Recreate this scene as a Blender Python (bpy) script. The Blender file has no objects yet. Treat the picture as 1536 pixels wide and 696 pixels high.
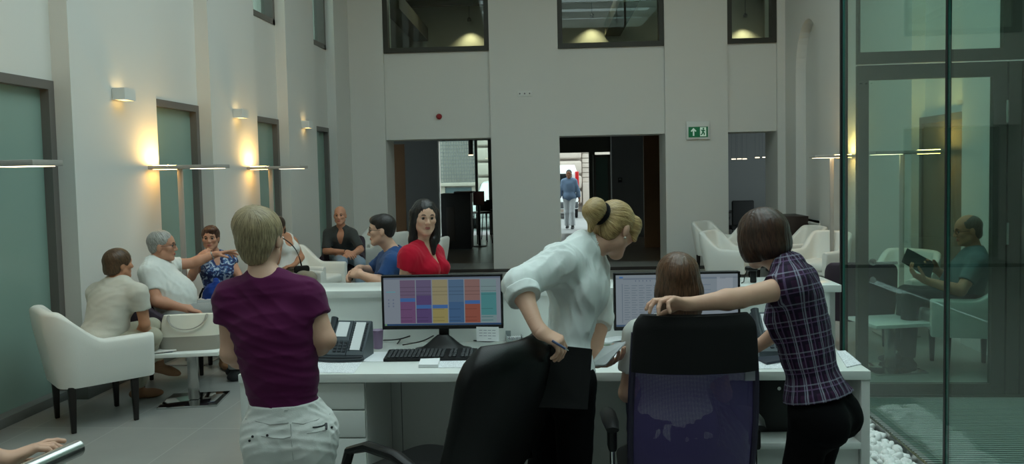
import bpy, bmesh, math, random
import numpy as np
from mathutils import Vector, Matrix

random.seed(7)
RNG = np.random.RandomState(11)
SC = bpy.context.scene
COL = SC.collection
PI = math.pi

# ------------------------------------------------------------------ camera
FPX, PY = 1171.0, 317.0
YAW, PITCH, ROLL = math.radians(4.64), math.radians(2.93), 0.0215
CAM = np.array([0.0, 0.0, 1.72])
_f0 = np.array([-math.sin(YAW) * math.cos(PITCH), math.cos(YAW) * math.cos(PITCH), -math.sin(PITCH)])
_r0 = np.array([math.cos(YAW), math.sin(YAW), 0.0])
_u0 = np.cross(_r0, _f0)
C_R = _r0 * math.cos(ROLL) - _u0 * math.sin(ROLL)
C_U = _u0 * math.cos(ROLL) + _r0 * math.sin(ROLL)
C_F = _f0


def ray(u, v):
    return C_F + C_R * ((u - 768.0) / FPX) - C_U * ((v - PY) / FPX)


def P(u, v, z):
    return CAM + ray(u, v) * z


def onz(u, v, z=0.0):
    d = ray(u, v)
    return CAM + d * ((z - CAM[2]) / d[2])


def onx(u, v, x):
    d = ray(u, v)
    return CAM + d * ((x - CAM[0]) / d[0])


def ony(u, v, y):
    d = ray(u, v)
    return CAM + d * ((y - CAM[1]) / d[1])


def proj(p):
    q = np.asarray(p, float) - CAM
    z = q @ C_F
    return 768 + FPX * (q @ C_R) / z, PY - FPX * (q @ C_U) / z


cam_data = bpy.data.cameras.new('camera')
cam_data.sensor_width = 36.0
cam_data.lens = FPX / 1536.0 * 36.0
cam_data.shift_y = (PY - 348.0) / 1536.0
cam_data.clip_start = 0.05
cam_ob = bpy.data.objects.new('camera', cam_data)
COL.objects.link(cam_ob)
cam_ob.matrix_world = Matrix(((C_R[0], C_U[0], -C_F[0], CAM[0]), (C_R[1], C_U[1], -C_F[1], CAM[1]),
                              (C_R[2], C_U[2], -C_F[2], CAM[2]), (0, 0, 0, 1)))
SC.camera = cam_ob
SC.view_settings.view_transform = 'Standard'
SC.view_settings.look = 'None'
SC.view_settings.gamma = 1.0
SC.view_settings.use_curve_mapping = False


# ------------------------------------------------------------------ materials
def lin(c):
    out = []
    for x in c[:3]:
        x = x / 255.0
        out.append(x / 12.92 if x <= 0.04045 else ((x + 0.055) / 1.055) ** 2.4)
    return (out[0], out[1], out[2], 1.0)


class NT:
    def __init__(self, name):
        self.m = bpy.data.materials.new(name)
        self.m.use_nodes = True
        self.t = self.m.node_tree
        self.t.nodes.clear()
        self.out = self.t.nodes.new('ShaderNodeOutputMaterial')

    def n(self, kind, **kw):
        nd = self.t.nodes.new('ShaderNode' + kind)
        for k, v in kw.items():
            if k.startswith('i_'):
                nd.inputs[k[2:].replace('_', ' ')].default_value = v
            else:
                setattr(nd, k, v)
        return nd

    def l(self, a, b):
        self.t.links.new(a, b)

    def math(self, op, a, b=None, clamp=False):
        nd = self.n('Math', operation=op, use_clamp=clamp)
        for i, x in enumerate((a, b)):
            if x is None:
                continue
            if isinstance(x, (int, float)):
                nd.inputs[i].default_value = x
            else:
                self.l(x, nd.inputs[i])
        return nd.outputs[0]

    def mix(self, fac, a, b):
        nd = self.n('Mix', data_type='RGBA')
        for s, x in ((nd.inputs[0], fac), (nd.inputs[6], a), (nd.inputs[7], b)):
            if isinstance(x, (int, float, tuple)):
                s.default_value = x
            else:
                self.l(x, s)
        return nd.outputs[2]

    def done(self, shader):
        self.l(shader, self.out.inputs['Surface'])
        return self.m


def mat(name, rgb, rough=0.6, metal=0.0, spec=0.4, bump=0.0, bscale=60.0, var=0.0, vscale=8.0, coat=0.0, emit=0.0, emit_rgb=None, sheen=0.0):
    t = NT(name)
    b = t.n('BsdfPrincipled')
    b.inputs['Base Color'].default_value = lin(rgb)
    b.inputs['Roughness'].default_value = rough
    b.inputs['Metallic'].default_value = metal
    b.inputs['Specular IOR Level'].default_value = spec
    b.inputs['Coat Weight'].default_value = coat
    if sheen:
        b.inputs['Sheen Weight'].default_value = sheen
    if emit:
        b.inputs['Emission Color'].default_value = lin(emit_rgb or rgb)
        b.inputs['Emission Strength'].default_value = emit
    tc = t.n('TexCoord')
    if var:
        no = t.n('TexNoise', i_Scale=vscale, i_Detail=4.0)
        t.l(tc.outputs['Object'], no.inputs['Vector'])
        k = lin(rgb)
        lo = tuple(x * (1 - var) for x in k[:3]) + (1,)
        hi = tuple(min(1, x * (1 + var)) for x in k[:3]) + (1,)
        t.l(t.mix(no.outputs['Fac'], lo, hi), b.inputs['Base Color'])
    if bump:
        no = t.n('TexNoise', i_Scale=bscale, i_Detail=3.0)
        t.l(tc.outputs['Object'], no.inputs['Vector'])
        bp = t.n('Bump', i_Strength=bump, i_Distance=0.01)
        t.l(no.outputs['Fac'], bp.inputs['Height'])
        t.l(bp.outputs['Normal'], b.inputs['Normal'])
    return t.done(b.outputs['BSDF'])


def emission(name, rgb, s):
    t = NT(name)
    e = t.n('Emission', i_Strength=s)
    e.inputs['Color'].default_value = lin(rgb)
    return t.done(e.outputs[0])


def pane_mat(name, tint, gloss=1.0, rough=0.0, ior=1.5):
    """thin sheet of tinted glass: what is behind shows through, what is in front is mirrored by Fresnel"""
    t = NT(name)
    tr = t.n('BsdfTransparent')
    tr.inputs['Color'].default_value = lin(tint)
    gl = t.n('BsdfGlossy', i_Roughness=rough)
    fr = t.n('Fresnel')
    ge = t.n('NewGeometry')
    k = t.n('Mix', data_type='FLOAT')
    k.inputs[2].default_value = ior
    k.inputs[3].default_value = 1.0 / ior
    t.l(ge.outputs['Backfacing'], k.inputs[0])
    t.l(k.outputs[0], fr.inputs['IOR'])
    mx = t.n('MixShader')
    t.l(t.math('MULTIPLY', fr.outputs[0], gloss, clamp=True), mx.inputs[0])
    t.l(tr.outputs[0], mx.inputs[1])
    t.l(gl.outputs[0], mx.inputs[2])
    return t.done(mx.outputs[0])


# ------------------------------------------------------------------ objects
def new_ob(name, verts, faces, mats, parent=None, smooth=30, fmat=None, attrs=None):
    me = bpy.data.meshes.new(name)
    me.from_pydata([tuple(map(float, v)) for v in verts] if not isinstance(verts, np.ndarray) else verts.tolist(), [],
                   faces if isinstance(faces, list) else faces.tolist())
    if not isinstance(mats, (list, tuple)):
        mats = [mats]
    for m in mats:
        me.materials.append(m)
    if fmat is not None:
        me.polygons.foreach_set('material_index', np.asarray(fmat, dtype=np.int32))
    if attrs:
        for k, arr in attrs.items():
            arr = np.asarray(arr, np.float32)
            if arr.ndim == 1:
                a = me.attributes.new(k, 'FLOAT', 'POINT')
                a.data.foreach_set('value', arr)
            else:
                a = me.attributes.new(k, 'FLOAT_VECTOR', 'POINT')
                a.data.foreach_set('vector', arr.ravel())
    me.update()
    if smooth:
        me.shade_smooth()
        if smooth < 180:
            me.set_sharp_from_angle(angle=math.radians(smooth))
    o = bpy.data.objects.new(name, me)
    COL.objects.link(o)
    if parent is not None:
        o.parent = parent
    return o


def tag(o, label=None, cat=None, group=None, kind=None):
    if label:
        o['label'] = label
    if cat:
        o['category'] = cat
    if group:
        o['group'] = group
    if kind:
        o['kind'] = kind
    return o


def thing(name, label, cat, loc=(0, 0, 0), rz=0.0, group=None):
    o = bpy.data.objects.new(name, None)
    o.empty_display_size = 0.1
    COL.objects.link(o)
    o.location = tuple(map(float, loc))
    o.rotation_euler = (0, 0, rz)
    return tag(o, label, cat, group)


def kids(o):
    return [c for c in bpy.data.objects if c.parent == o]


def dup(root, loc, rz, label=None, group=None, cat=None):
    r = root.copy()
    COL.objects.link(r)
    r.location = tuple(map(float, loc))
    r.rotation_euler = (0, 0, rz)
    tag(r, label, cat, group)
    for ch in kids(root):
        c = ch.copy()
        COL.objects.link(c)
        c.parent = r
        for g in kids(ch):
            d = g.copy()
            COL.objects.link(d)
            d.parent = c
    return r


class MB:
    """collects shapes and links them as one mesh object"""

    def __init__(self):
        self.v, self.f, self.m = [], [], []
        self.mi = 0

    def _add(self, vs, fs, M=None):
        n = len(self.v)
        if M is not None:
            vs = [M @ Vector(v) for v in vs]
        self.v += [tuple(v) for v in vs]
        self.f += [[n + i for i in f] for f in fs]
        self.m += [self.mi] * len(fs)
        return self

    def bm(self, bm, M=None):
        bm.verts.index_update()
        vs = [v.co.copy() for v in bm.verts]
        fs = [[v.index for v in f.verts] for f in bm.faces]
        bm.free()
        return self._add(vs, fs, M)

    def box(self, c, s, bevel=0.0, seg=2, rot=None, taper=None):
        bm = bmesh.new()
        bmesh.ops.create_cube(bm, size=1.0)
        for v in bm.verts:
            k = 1.0
            if taper is not None and v.co.z < 0:
                k = taper
            v.co = Vector((v.co.x * s[0] * k, v.co.y * s[1] * k, v.co.z * s[2]))
        if bevel > 0:
            bmesh.ops.bevel(bm, geom=bm.edges[:], offset=min(bevel, 0.49 * min(s)), segments=seg, profile=0.5, affect='EDGES')
        M = Matrix.Translation(Vector(tuple(map(float, c))))
        if rot is not None:
            M = M @ rot.to_4x4()
        return self.bm(bm, M)

    def bb(self, lo, hi, bevel=0.0, seg=2):
        return self.box([(a + b) / 2 for a, b in zip(lo, hi)], [abs(b - a) for a, b in zip(lo, hi)], bevel, seg)

    def cyl(self, a, b, r0, r1=None, seg=20, cap=True):
        r1 = r0 if r1 is None else r1
        a, b = Vector(tuple(map(float, a))), Vector(tuple(map(float, b)))
        d = (b - a)
        q = d.to_track_quat('Z', 'Y').to_matrix()
        vs, fs = [], []
        for p, r in ((a, r0), (b, r1)):
            for i in range(seg):
                t = 2 * PI * i / seg
                vs.append(p + q @ Vector((r * math.cos(t), r * math.sin(t), 0)))
        for i in range(seg):
            j = (i + 1) % seg
            fs.append([i, j, seg + j, seg + i])
        if cap:
            fs.append(list(range(seg))[::-1])
            fs.append(list(range(seg, 2 * seg)))
        return self._add(vs, fs)

    def tube(self, pts, r, seg=10, closed=False, flat=1.0):
        pts = [Vector(tuple(map(float, p))) for p in pts]
        n = len(pts)
        rs = r if isinstance(r, (list, tuple)) else [r] * n
        vs, fs = [], []
        up = Vector((0.013, 0.02, 1)).normalized()
        for i, p in enumerate(pts):
            a = pts[i - 1] if (i > 0 or closed) else pts[i]
            b = pts[(i + 1) % n] if (i < n - 1 or closed) else pts[i]
            t = (b - a).normalized()
            s = t.cross(up)
            if s.length < 1e-3:
                s = t.cross(Vector((1, 0, 0)))
            s.normalize()
            w = s.cross(t).normalized()
            for k in range(seg):
                th = 2 * PI * k / seg
                vs.append(p + s * rs[i] * math.cos(th) + w * rs[i] * flat * math.sin(th))
        m = n if closed else n - 1
        for i in range(m):
            j = (i + 1) % n
            for k in range(seg):
                l = (k + 1) % seg
                fs.append([i * seg + k, i * seg + l, j * seg + l, j * seg + k])
        if not closed:
            fs.append(list(range(seg))[::-1])
            fs.append([(n - 1) * seg + k for k in range(seg)])
        return self._add(vs, fs)

    def lathe(self, prof, c=(0, 0, 0), seg=28, M=None):
        vs, fs = [], []
        for r, z in prof:
            for k in range(seg):
                t = 2 * PI * k / seg
                vs.append((c[0] + r * math.cos(t), c[1] + r * math.sin(t), c[2] + z))
        for i in range(len(prof) - 1):
            for k in range(seg):
                l = (k + 1) % seg
                fs.append([i * seg + k, i * seg + l, (i + 1) * seg + l, (i + 1) * seg + k])
        fs.append(list(range(seg))[::-1])
        fs.append([(len(prof) - 1) * seg + k for k in range(seg)])
        return self._add(vs, fs, M)

    def prism(self, poly, h0, h1, axis='z', M=None):
        """poly: list of 2D points (counter-clockwise), extruded along axis from h0 to h1"""
        def put(p, h):
            return {'z': (p[0], p[1], h), 'y': (p[0], h, p[1]), 'x': (h, p[0], p[1])}[axis]
        n = len(poly)
        vs = [put(p, h0) for p in poly] + [put(p, h1) for p in poly]
        fs = [[i, (i + 1) % n, n + (i + 1) % n, n + i] for i in range(n)]
        fs.append(list(range(n))[::-1])
        fs.append(list(range(n, 2 * n)))
        return self._add(vs, fs, M)

    def grid(self, fn, nu, nv, closed_u=False):
        vs = [tuple(fn(i / (nu if closed_u else nu - 1), j / (nv - 1))) for i in range(nu) for j in range(nv)]
        fs = []
        for i in range(nu if closed_u else nu - 1):
            for j in range(nv - 1):
                k = (i + 1) % nu
                fs.append([i * nv + j, k * nv + j, k * nv + j + 1, i * nv + j + 1])
        return self._add(vs, fs)

    def move(self, M):
        self.v = [tuple(M @ Vector(v)) for v in self.v]
        return self

    def build(self, name, mats, parent=None, smooth=35, fix=True, label=None):
        o = new_ob(name, self.v, self.f, mats, parent, 0, fmat=self.m)
        me = o.data
        if fix:
            bm = bmesh.new()
            bm.from_mesh(me)
            bmesh.ops.recalc_face_normals(bm, faces=bm.faces[:])
            bm.to_mesh(me)
            bm.free()
        if smooth:
            me.shade_smooth()
            me.set_sharp_from_angle(angle=math.radians(smooth))
        if label:
            o['label'] = label
        return o


def struct(name, mb, m, parent=None, smooth=35):
    o = mb.build(name, m, parent, smooth)
    if parent is None:
        o['kind'] = 'structure'
    return o


def rotz(a):
    return Matrix.Rotation(a, 3, 'Z')


def frame_M(o, x, y, z):
    """matrix from local axes to world"""
    return Matrix(((x[0], y[0], z[0], o[0]), (x[1], y[1], z[1], o[1]), (x[2], y[2], z[2], o[2]), (0, 0, 0, 1)))


# ------------------------------------------------------------------ implicit surfaces (for bodies, clothes, soft things)
def vec(*a):
    return np.array(a, float)


def nrm(a):
    a = np.asarray(a, float)
    return a / (np.linalg.norm(a) + 1e-12)


def lerp(a, b, t):
    return np.asarray(a, float) * (1 - t) + np.asarray(b, float) * t


def cone(a, b, ra, rb=None, k=0.03, clip=None):
    return dict(t='cone', a=np.asarray(a, float), b=np.asarray(b, float), ra=ra, rb=ra if rb is None else rb, k=k, clip=clip or [])


def ell(c, r, R=None, k=0.03, clip=None):
    return dict(t='ell', c=np.asarray(c, float), r=np.asarray(r, float), R=np.eye(3) if R is None else np.asarray(R, float), k=k, clip=clip or [])


def rbox(c, half, R=None, rad=0.01, k=0.01, clip=None):
    return dict(t='box', c=np.asarray(c, float), r=np.asarray(half, float), rad=rad, R=np.eye(3) if R is None else np.asarray(R, float), k=k, clip=clip or [])


def grow(p, off):
    q = dict(p)
    if q['t'] == 'cone':
        q['ra'] = q['ra'] + off
        q['rb'] = q['rb'] + off
    else:
        q['r'] = q['r'] + off
    return q


def _bounds(p):
    if p['t'] == 'cone':
        r = max(p['ra'], p['rb'])
        return np.minimum(p['a'], p['b']) - r, np.maximum(p['a'], p['b']) + r
    e = np.sqrt(((p['R'] * p['r'][None, :]) ** 2).sum(1)) if p['t'] == 'ell' else np.abs(p['R']) @ p['r']
    return p['c'] - e, p['c'] + e


def _eval(p, X):
    if p['t'] == 'cone':
        ba = p['b'] - p['a']
        L = ba @ ba + 1e-12
        pa = X - p['a']
        h = np.clip((pa @ ba) / L, 0, 1)
        d = np.sqrt(((pa - h[..., None] * ba) ** 2).sum(-1)) - (p['ra'] + (p['rb'] - p['ra']) * h)
    elif p['t'] == 'ell':
        q = (X - p['c']) @ p['R']
        k0 = np.sqrt(((q / p['r']) ** 2).sum(-1))
        k1 = np.sqrt(((q / p['r'] ** 2) ** 2).sum(-1)) + 1e-9
        d = k0 * (k0 - 1) / k1
    else:
        q = np.abs((X - p['c']) @ p['R']) - (p['r'] - p['rad'])
        d = np.sqrt((np.maximum(q, 0) ** 2).sum(-1)) + np.minimum(q.max(-1), 0) - p['rad']
    for c0, n in p['clip']:
        d = np.maximum(d, (X - c0) @ n)
    return d


def wrink(X, seed, freq, aniso=(1, 1, 1)):
    r = np.random.RandomState(seed)
    s = 0
    Y = X * np.asarray(aniso)
    for i in range(4):
        k = nrm(r.normal(size=3)) * freq * (0.7 + 0.7 * i / 3)
        q = nrm(r.normal(size=3)) * freq * 0.6
        w = np.sin(Y @ k + r.uniform(0, 6) + 1.9 * np.sin(Y @ q + r.uniform(0, 6)))
        s = s + (1 - 2 * np.abs(w) ** 0.8) * (0.35 + 0.65 * (np.sin(Y @ q * 0.9 + r.uniform(0, 6)) > -0.2))
    return s / 4


def implicit(prims, h, cuts=(), subs=(), disp=None, pad=0.02):
    """surface of a smooth union of prims, minus subs, cut by planes -> vertices, quads"""
    bs = [_bounds(p) for p in prims]
    lo = np.min([b[0] for b in bs], 0) - pad - 2 * h
    hi = np.max([b[1] for b in bs], 0) + pad + 2 * h
    n = np.ceil((hi - lo) / h).astype(int) + 1
    ax = [lo[i] + h * np.arange(n[i]) for i in range(3)]
    F = np.full(n, 0.5, np.float32)

    def window(b, m):
        i0 = np.clip(np.floor((b[0] - m - lo) / h).astype(int), 0, n)
        i1 = np.clip(np.ceil((b[1] + m - lo) / h).astype(int) + 1, 0, n)
        sl = tuple(slice(a, b_) for a, b_ in zip(i0, i1))
        X = np.stack(np.meshgrid(ax[0][sl[0]], ax[1][sl[1]], ax[2][sl[2]], indexing='ij'), -1)
        return sl, X

    for p, b in zip(prims, bs):
        k = p['k']
        sl, X = window(b, k + 3 * h + 0.012)
        if X.size == 0:
            continue
        d = _eval(p, X)
        a = F[sl]
        hh = np.maximum(k - np.abs(a - d), 0) / max(k, 1e-6)
        F[sl] = np.minimum(a, d) - hh * hh * k * 0.25
    if disp is not None:
        act = np.abs(F) < 0.05
        idx = np.argwhere(act)
        F[act] -= disp(lo + idx * h).astype(np.float32)
    for p in subs:
        sl, X = window(_bounds(p), 3 * h + p['k'])
        if X.size == 0:
            continue
        d = -_eval(p, X)
        a = F[sl]
        k = p['k']
        hh = np.maximum(k - np.abs(a - d), 0) / max(k, 1e-6)
        F[sl] = np.maximum(a, d) + hh * hh * k * 0.25
    if cuts:
        X = np.stack(np.meshgrid(*ax, indexing='ij'), -1)
        for c0, nn in cuts:
            F = np.maximum(F, (X - c0) @ nn)
    # surface nets
    s = F < 0
    S8 = np.stack([s[i:n[0] - 1 + i, j:n[1] - 1 + j, k:n[2] - 1 + k] for i in (0, 1) for j in (0, 1) for k in (0, 1)], -1)
    cnt = S8.sum(-1)
    act = (cnt > 0) & (cnt < 8)
    ids = np.argwhere(act)
    vid = np.full(act.shape, -1, np.int64)
    vid[act] = np.arange(len(ids))
    offs = np.array([(i, j, k) for i in (0, 1) for j in (0, 1) for k in (0, 1)])
    V8 = np.stack([F[ids[:, 0] + o[0], ids[:, 1] + o[1], ids[:, 2] + o[2]] for o in offs], -1)
    acc = np.zeros((len(ids), 3))
    c = np.zeros(len(ids))
    for a in range(8):
        for b in range(a + 1, 8):
            if np.abs(offs[a] - offs[b]).sum() != 1:
                continue
            m = (V8[:, a] < 0) != (V8[:, b] < 0)
            t = V8[m, a] / (V8[m, a] - V8[m, b])
            acc[m] += offs[a] + (offs[b] - offs[a]) * t[:, None]
            c[m] += 1
    verts = lo + h * (ids + acc / c[:, None])
    quads = []
    for axis in range(3):
        o1, o2 = [(1, 2), (2, 0), (0, 1)][axis]
        sl0 = [slice(None)] * 3
        sl1 = [slice(None)] * 3
        sl0[axis] = slice(0, n[axis] - 1)
        sl1[axis] = slice(1, n[axis])
        A, B = s[tuple(sl0)], s[tuple(sl1)]
        e = np.argwhere(A != B)
        e = e[(e[:, o1] > 0) & (e[:, o2] > 0) & (e[:, o1] < n[o1] - 1) & (e[:, o2] < n[o2] - 1)]
        if len(e) == 0:
            continue
        ins = A[e[:, 0], e[:, 1], e[:, 2]]

        def cell(d1, d2):
            q = e.copy()
            q[:, o1] -= d1
            q[:, o2] -= d2
            return vid[q[:, 0], q[:, 1], q[:, 2]]
        q = np.stack([cell(1, 1), cell(0, 1), cell(0, 0), cell(1, 0)], -1)
        q[~ins] = q[~ins][:, ::-1]
        quads.append(q)
    quads = np.concatenate(quads)
    return verts, quads
# ================================================================== MATERIALS
M = {}
M['wall'] = mat('white_plaster', (218, 218, 213), 0.75, bump=0.05, bscale=90)
M['wall_r'] = M['wall']
M['frame'] = mat('grey_metal_frame', (120, 116, 112), 0.45, 0.3)
M['frame_dark'] = mat('dark_metal_frame', (62, 62, 56), 0.5, 0.3)
M['stone_dark'] = mat('grey_stone_skirting', (112, 116, 114), 0.5)
M['black'] = mat('black_plastic', (16, 17, 18), 0.45)
M['black_soft'] = mat('black_fabric', (14, 14, 15), 0.85, bump=0.2, bscale=400)
M['white_lam'] = mat('white_laminate', (232, 236, 232), 0.22, coat=0.2)
M['white_matte'] = mat('white_lacquer', (222, 224, 220), 0.45)
M['steel'] = mat('brushed_steel', (190, 190, 188), 0.25, 1.0)
M['chrome'] = mat('polished_steel', (205, 207, 208), 0.09, 1.0)
M['lamp_grey'] = mat('lamp_grey_metal', (176, 172, 166), 0.4, 0.2)
M['leather_white'] = mat('white_leather', (228, 229, 224), 0.42, bump=0.12, bscale=220)
M['purple_dark'] = mat('dark_plum_upholstery', (52, 40, 52), 0.7, bump=0.15, bscale=300)
M['wood_dark'] = mat('dark_stained_wood', (24, 20, 19), 0.4)
M['paper'] = mat('white_paper', (232, 234, 236), 0.8)
M['dark_wall'] = mat('dark_grey_wall', (112, 114, 114), 0.7)
M['dark_ceiling'] = mat('dark_ceiling', (52, 50, 46), 0.8)
M['wood_panel'] = mat('brown_wood_panel', (108, 76, 46), 0.5, var=0.25, vscale=3)
M['glow_warm'] = emission('warm_lamp_glow', (255, 226, 170), 9.0)
M['glow_white'] = emission('cool_lamp_glow', (255, 250, 235), 6.0)
M['frost'] = mat('frosted_green_glass', (136, 162, 152), 0.16, spec=0.55)
M['win_glass'] = pane_mat('window_glass', (236, 246, 242), 1.0)
M['pane'] = pane_mat('green_tinted_glass', (233, 248, 243), 1.0)
M['pane_edge'] = mat('glass_edge', (70, 128, 120), 0.2, spec=0.6)


def floor_mat():
    t = NT('grey_porcelain_tiles')
    tc = t.n('TexCoord')
    br = t.n('TexBrick', offset=0.0, offset_frequency=2, squash=1.0)
    br.inputs['Scale'].default_value = 1.0
    br.inputs['Brick Width'].default_value = 1.2
    br.inputs['Row Height'].default_value = 0.6
    br.inputs['Mortar Size'].default_value = 0.004
    br.inputs['Mortar Smooth'].default_value = 0.2
    br.inputs['Color1'].default_value = lin((150, 152, 148))
    br.inputs['Color2'].default_value = lin((143, 145, 142))
    br.inputs['Mortar'].default_value = lin((168, 170, 166))
    mp = t.n('Mapping')
    mp.inputs['Rotation'].default_value = (0, 0, math.radians(90))
    mp.inputs['Location'].default_value = (0.3, 0.2, 0)
    t.l(tc.outputs['Object'], mp.inputs[0])
    t.l(mp.outputs[0], br.inputs['Vector'])
    no = t.n('TexNoise', i_Scale=2.2, i_Detail=6.0, i_Roughness=0.7)
    t.l(tc.outputs['Object'], no.inputs['Vector'])
    b = t.n('BsdfPrincipled', i_Roughness=0.34)
    b.inputs['Specular IOR Level'].default_value = 0.45
    dk = t.n('Mix', data_type='RGBA', blend_type='MULTIPLY')
    dk.inputs[0].default_value = 1.0
    ramp = t.n('ValToRGB')
    ramp.color_ramp.elements[0].color = (0.78, 0.78, 0.78, 1)
    ramp.color_ramp.elements[1].color = (1.1, 1.1, 1.1, 1)
    t.l(no.outputs['Fac'], ramp.inputs[0])
    t.l(br.outputs['Color'], dk.inputs[6])
    t.l(ramp.outputs[0], dk.inputs[7])
    t.l(dk.outputs[2], b.inputs['Base Color'])
    return t.done(b.outputs[0])


M['floor'] = floor_mat()
M['floor_dark'] = mat('dark_stone_floor', (98, 90, 78), 0.3, var=0.15, vscale=2)

# ================================================================== LEFT WALL
XD, XP = -4.05, -3.90            # recessed door plane, face of the piers
ZROOF = 6.7


def yL(u, x):
    return onx(u, 270, x)[1]


piers = [(yL(113, XP), yL(239.5, XP)), (yL(321, XP), yL(389.5, XP)), (yL(436, XP), yL(477.5, XP)), (yL(508, XP), 14.6)]
w0 = piers[0][1] - piers[0][0]
pitch_y = piers[1][0] - piers[0][0]
piers = [(piers[0][0] - pitch_y * k, piers[0][0] - pitch_y * k + w0) for k in (4, 3, 2, 1)] + piers
BACKDEEP = 14.6
Z_DOOR, Z_SILL, Z_WTOP = 2.50, 3.78, 5.7
mb = MB()
ends = []
for (a, b) in piers:
    mb.bb((-4.4, a, 0), (XP, b, ZROOF))
    ends.append((a, b))
for i in range(len(piers) - 1):
    a, b = piers[i][1], piers[i + 1][0]
    mb.bb((-4.4, a, Z_DOOR), (XD, b, Z_SILL))
    mb.bb((-4.4, a, Z_WTOP), (XD, b, ZROOF))
struct('wall_left', mb, M['wall'])
# stone plinth round each pier, sill under each door
mb = MB()
for (a, b) in piers[:-1]:
    mb.bb((XD, a - 0.06, 0), (XP + 0.06, b + 0.06, 0.1), 0.004)
mb.bb((XD, piers[-1][0] - 0.06, 0), (XP + 0.06, 13.0, 0.1), 0.004)
struct('baseboard_left', mb, M['stone_dark'])
nd = 0
for i in range(len(piers) - 1):
    a, b = piers[i][1], piers[i + 1][0]
    nd += 1
    o = struct('door_%d' % nd, MB().bb((-4.13, a, 0.07), (-4.11, b - 0.02, Z_DOOR), 0), M['frost'])
    f = MB()
    f.bb((-4.15, a, Z_DOOR - 0.07), (XD + 0.012, b, Z_DOOR))
    f.bb((-4.15, b - 0.065, 0.07), (XD + 0.012, b, Z_DOOR - 0.07))
    f.bb((-4.15, a, 0.07), (XD + 0.012, a + 0.065, Z_DOOR - 0.07))
    f.build('door_frame', M['frame'], o, 0)
    MB().bb((-4.15, a, 0), (XD + 0.04, b, 0.07), 0.003).build('door_sill', M['stone_dark'], o)
    if i >= 3:
        w = struct('window_%d' % nd, MB().bb((-4.16, a + 0.05, Z_SILL + 0.05), (-4.15, b - 0.05, Z_WTOP - 0.05)), M['win_glass'])
        f = MB()
        f.bb((-4.2, a, Z_SILL), (XD + 0.01, b, Z_SILL + 0.075))
        f.bb((-4.2, a, Z_WTOP - 0.075), (XD + 0.01, b, Z_WTOP))
        f.bb((-4.2, a, Z_SILL), (XD + 0.01, a + 0.07, Z_WTOP))
        f.bb((-4.2, b - 0.07, Z_SILL), (XD + 0.01, b, Z_WTOP))
        f.build('window_frame', M['frame'], w, 0)
# corridor closing the rooms behind the upper left windows
mb = MB()
mb.bb((-6.6, -3, 3.3), (-6.5, BACKDEEP, ZROOF))
mb.bb((-6.6, -3, 3.3), (-4.4, BACKDEEP, 3.4))
mb.bb((-6.6, 14.5, 3.3), (-4.4, 14.6, ZROOF))
mb.bb((-4.5, -3.1, 0), (-4.4, BACKDEEP, 3.3))
struct('wall_left_upper_rooms', mb, mat('upper_room_wall', (150, 152, 140), 0.8))

# ================================================================== BACK WALL
BETA = math.radians(2.2)
B0 = onz(741, 404.5, 0.0)
BD = vec(math.cos(BETA), math.sin(BETA), 0)      # along the wall, to the right
BN = vec(-math.sin(BETA), math.cos(BETA), 0)     # away from the room


def bw(u, v):
    """pixel on the pier plane of the back wall -> (s along wall, z)"""
    d = ray(u, v)
    t = ((B0 - CAM) @ BN) / (d @ BN)
    p = CAM + d * t
    return (p - B0) @ BD, p[2]


BM = frame_M(B0, BD, BN, vec(0, 0, 1))           # local x along wall, y into wall, z up
S1a, S1b = bw(579, 230)[0], bw(737, 230)[0]
S2a, S2b = bw(839.5, 230)[0], bw(998.5, 230)[0]
S3a, S3b = bw(1092.3, 230)[0], bw(1166.5, 230)[0]
ZH = bw(790, 205)[1]
ZS = bw(790, 73.5)[1]
TW = 0.75
SL, SR = bw(505, 230)[0] - 0.9, bw(1192, 230)[0] + 0.25
REC = 0.07
mb = MB()
for a, b in ((SL, S1a), (S1b, S2a), (S2b, S3a), (S3b, SR)):
    mb.bb((a, 0, 0), (b, TW, ZROOF))
for a, b in ((S1a, S1b), (S2a, S2b), (S3a, S3b)):
    mb.bb((a, REC, ZH), (b, TW, ZS))
    mb.bb((a, REC, Z_WTOP + 0.1), (b, TW, ZROOF))
mb.move(BM)
struct('wall_back', mb, M['wall'])
for i, (a, b) in enumerate(((S1a, S1b), (S2a, S2b), (S3a, S3b))):
    zt = Z_WTOP + 0.1
    w = struct('window_%d' % (20 + i), MB().bb((a + 0.05, 0.16, ZS + 0.05), (b - 0.05, 0.17, zt - 0.05)).move(BM), M['win_glass'])
    f = MB()
    fw = 0.085
    for lo, hi in (((a, 0.03, ZS), (b, 0.2, ZS + fw)), ((a, 0.03, zt - fw), (b, 0.2, zt)),
                   ((a, 0.03, ZS + fw), (a + fw, 0.2, zt - fw)), ((b - fw, 0.03, ZS + fw), (b, 0.2, zt - fw))):
        f.bb(lo, hi)
    f.move(BM).build('window_frame', M['frame_dark'], w, 0)
# dark strip of flooring along the foot of the back wall
struct('trim_1', MB().bb((SL + 0.95, -0.32, 0.0), (SR - 0.1, 0.02, 0.012)).move(BM), mat('dark_entrance_mat', (44, 38, 36), 0.7))

# ================================================================== RIGHT WALL
XR = 3.62
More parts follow.
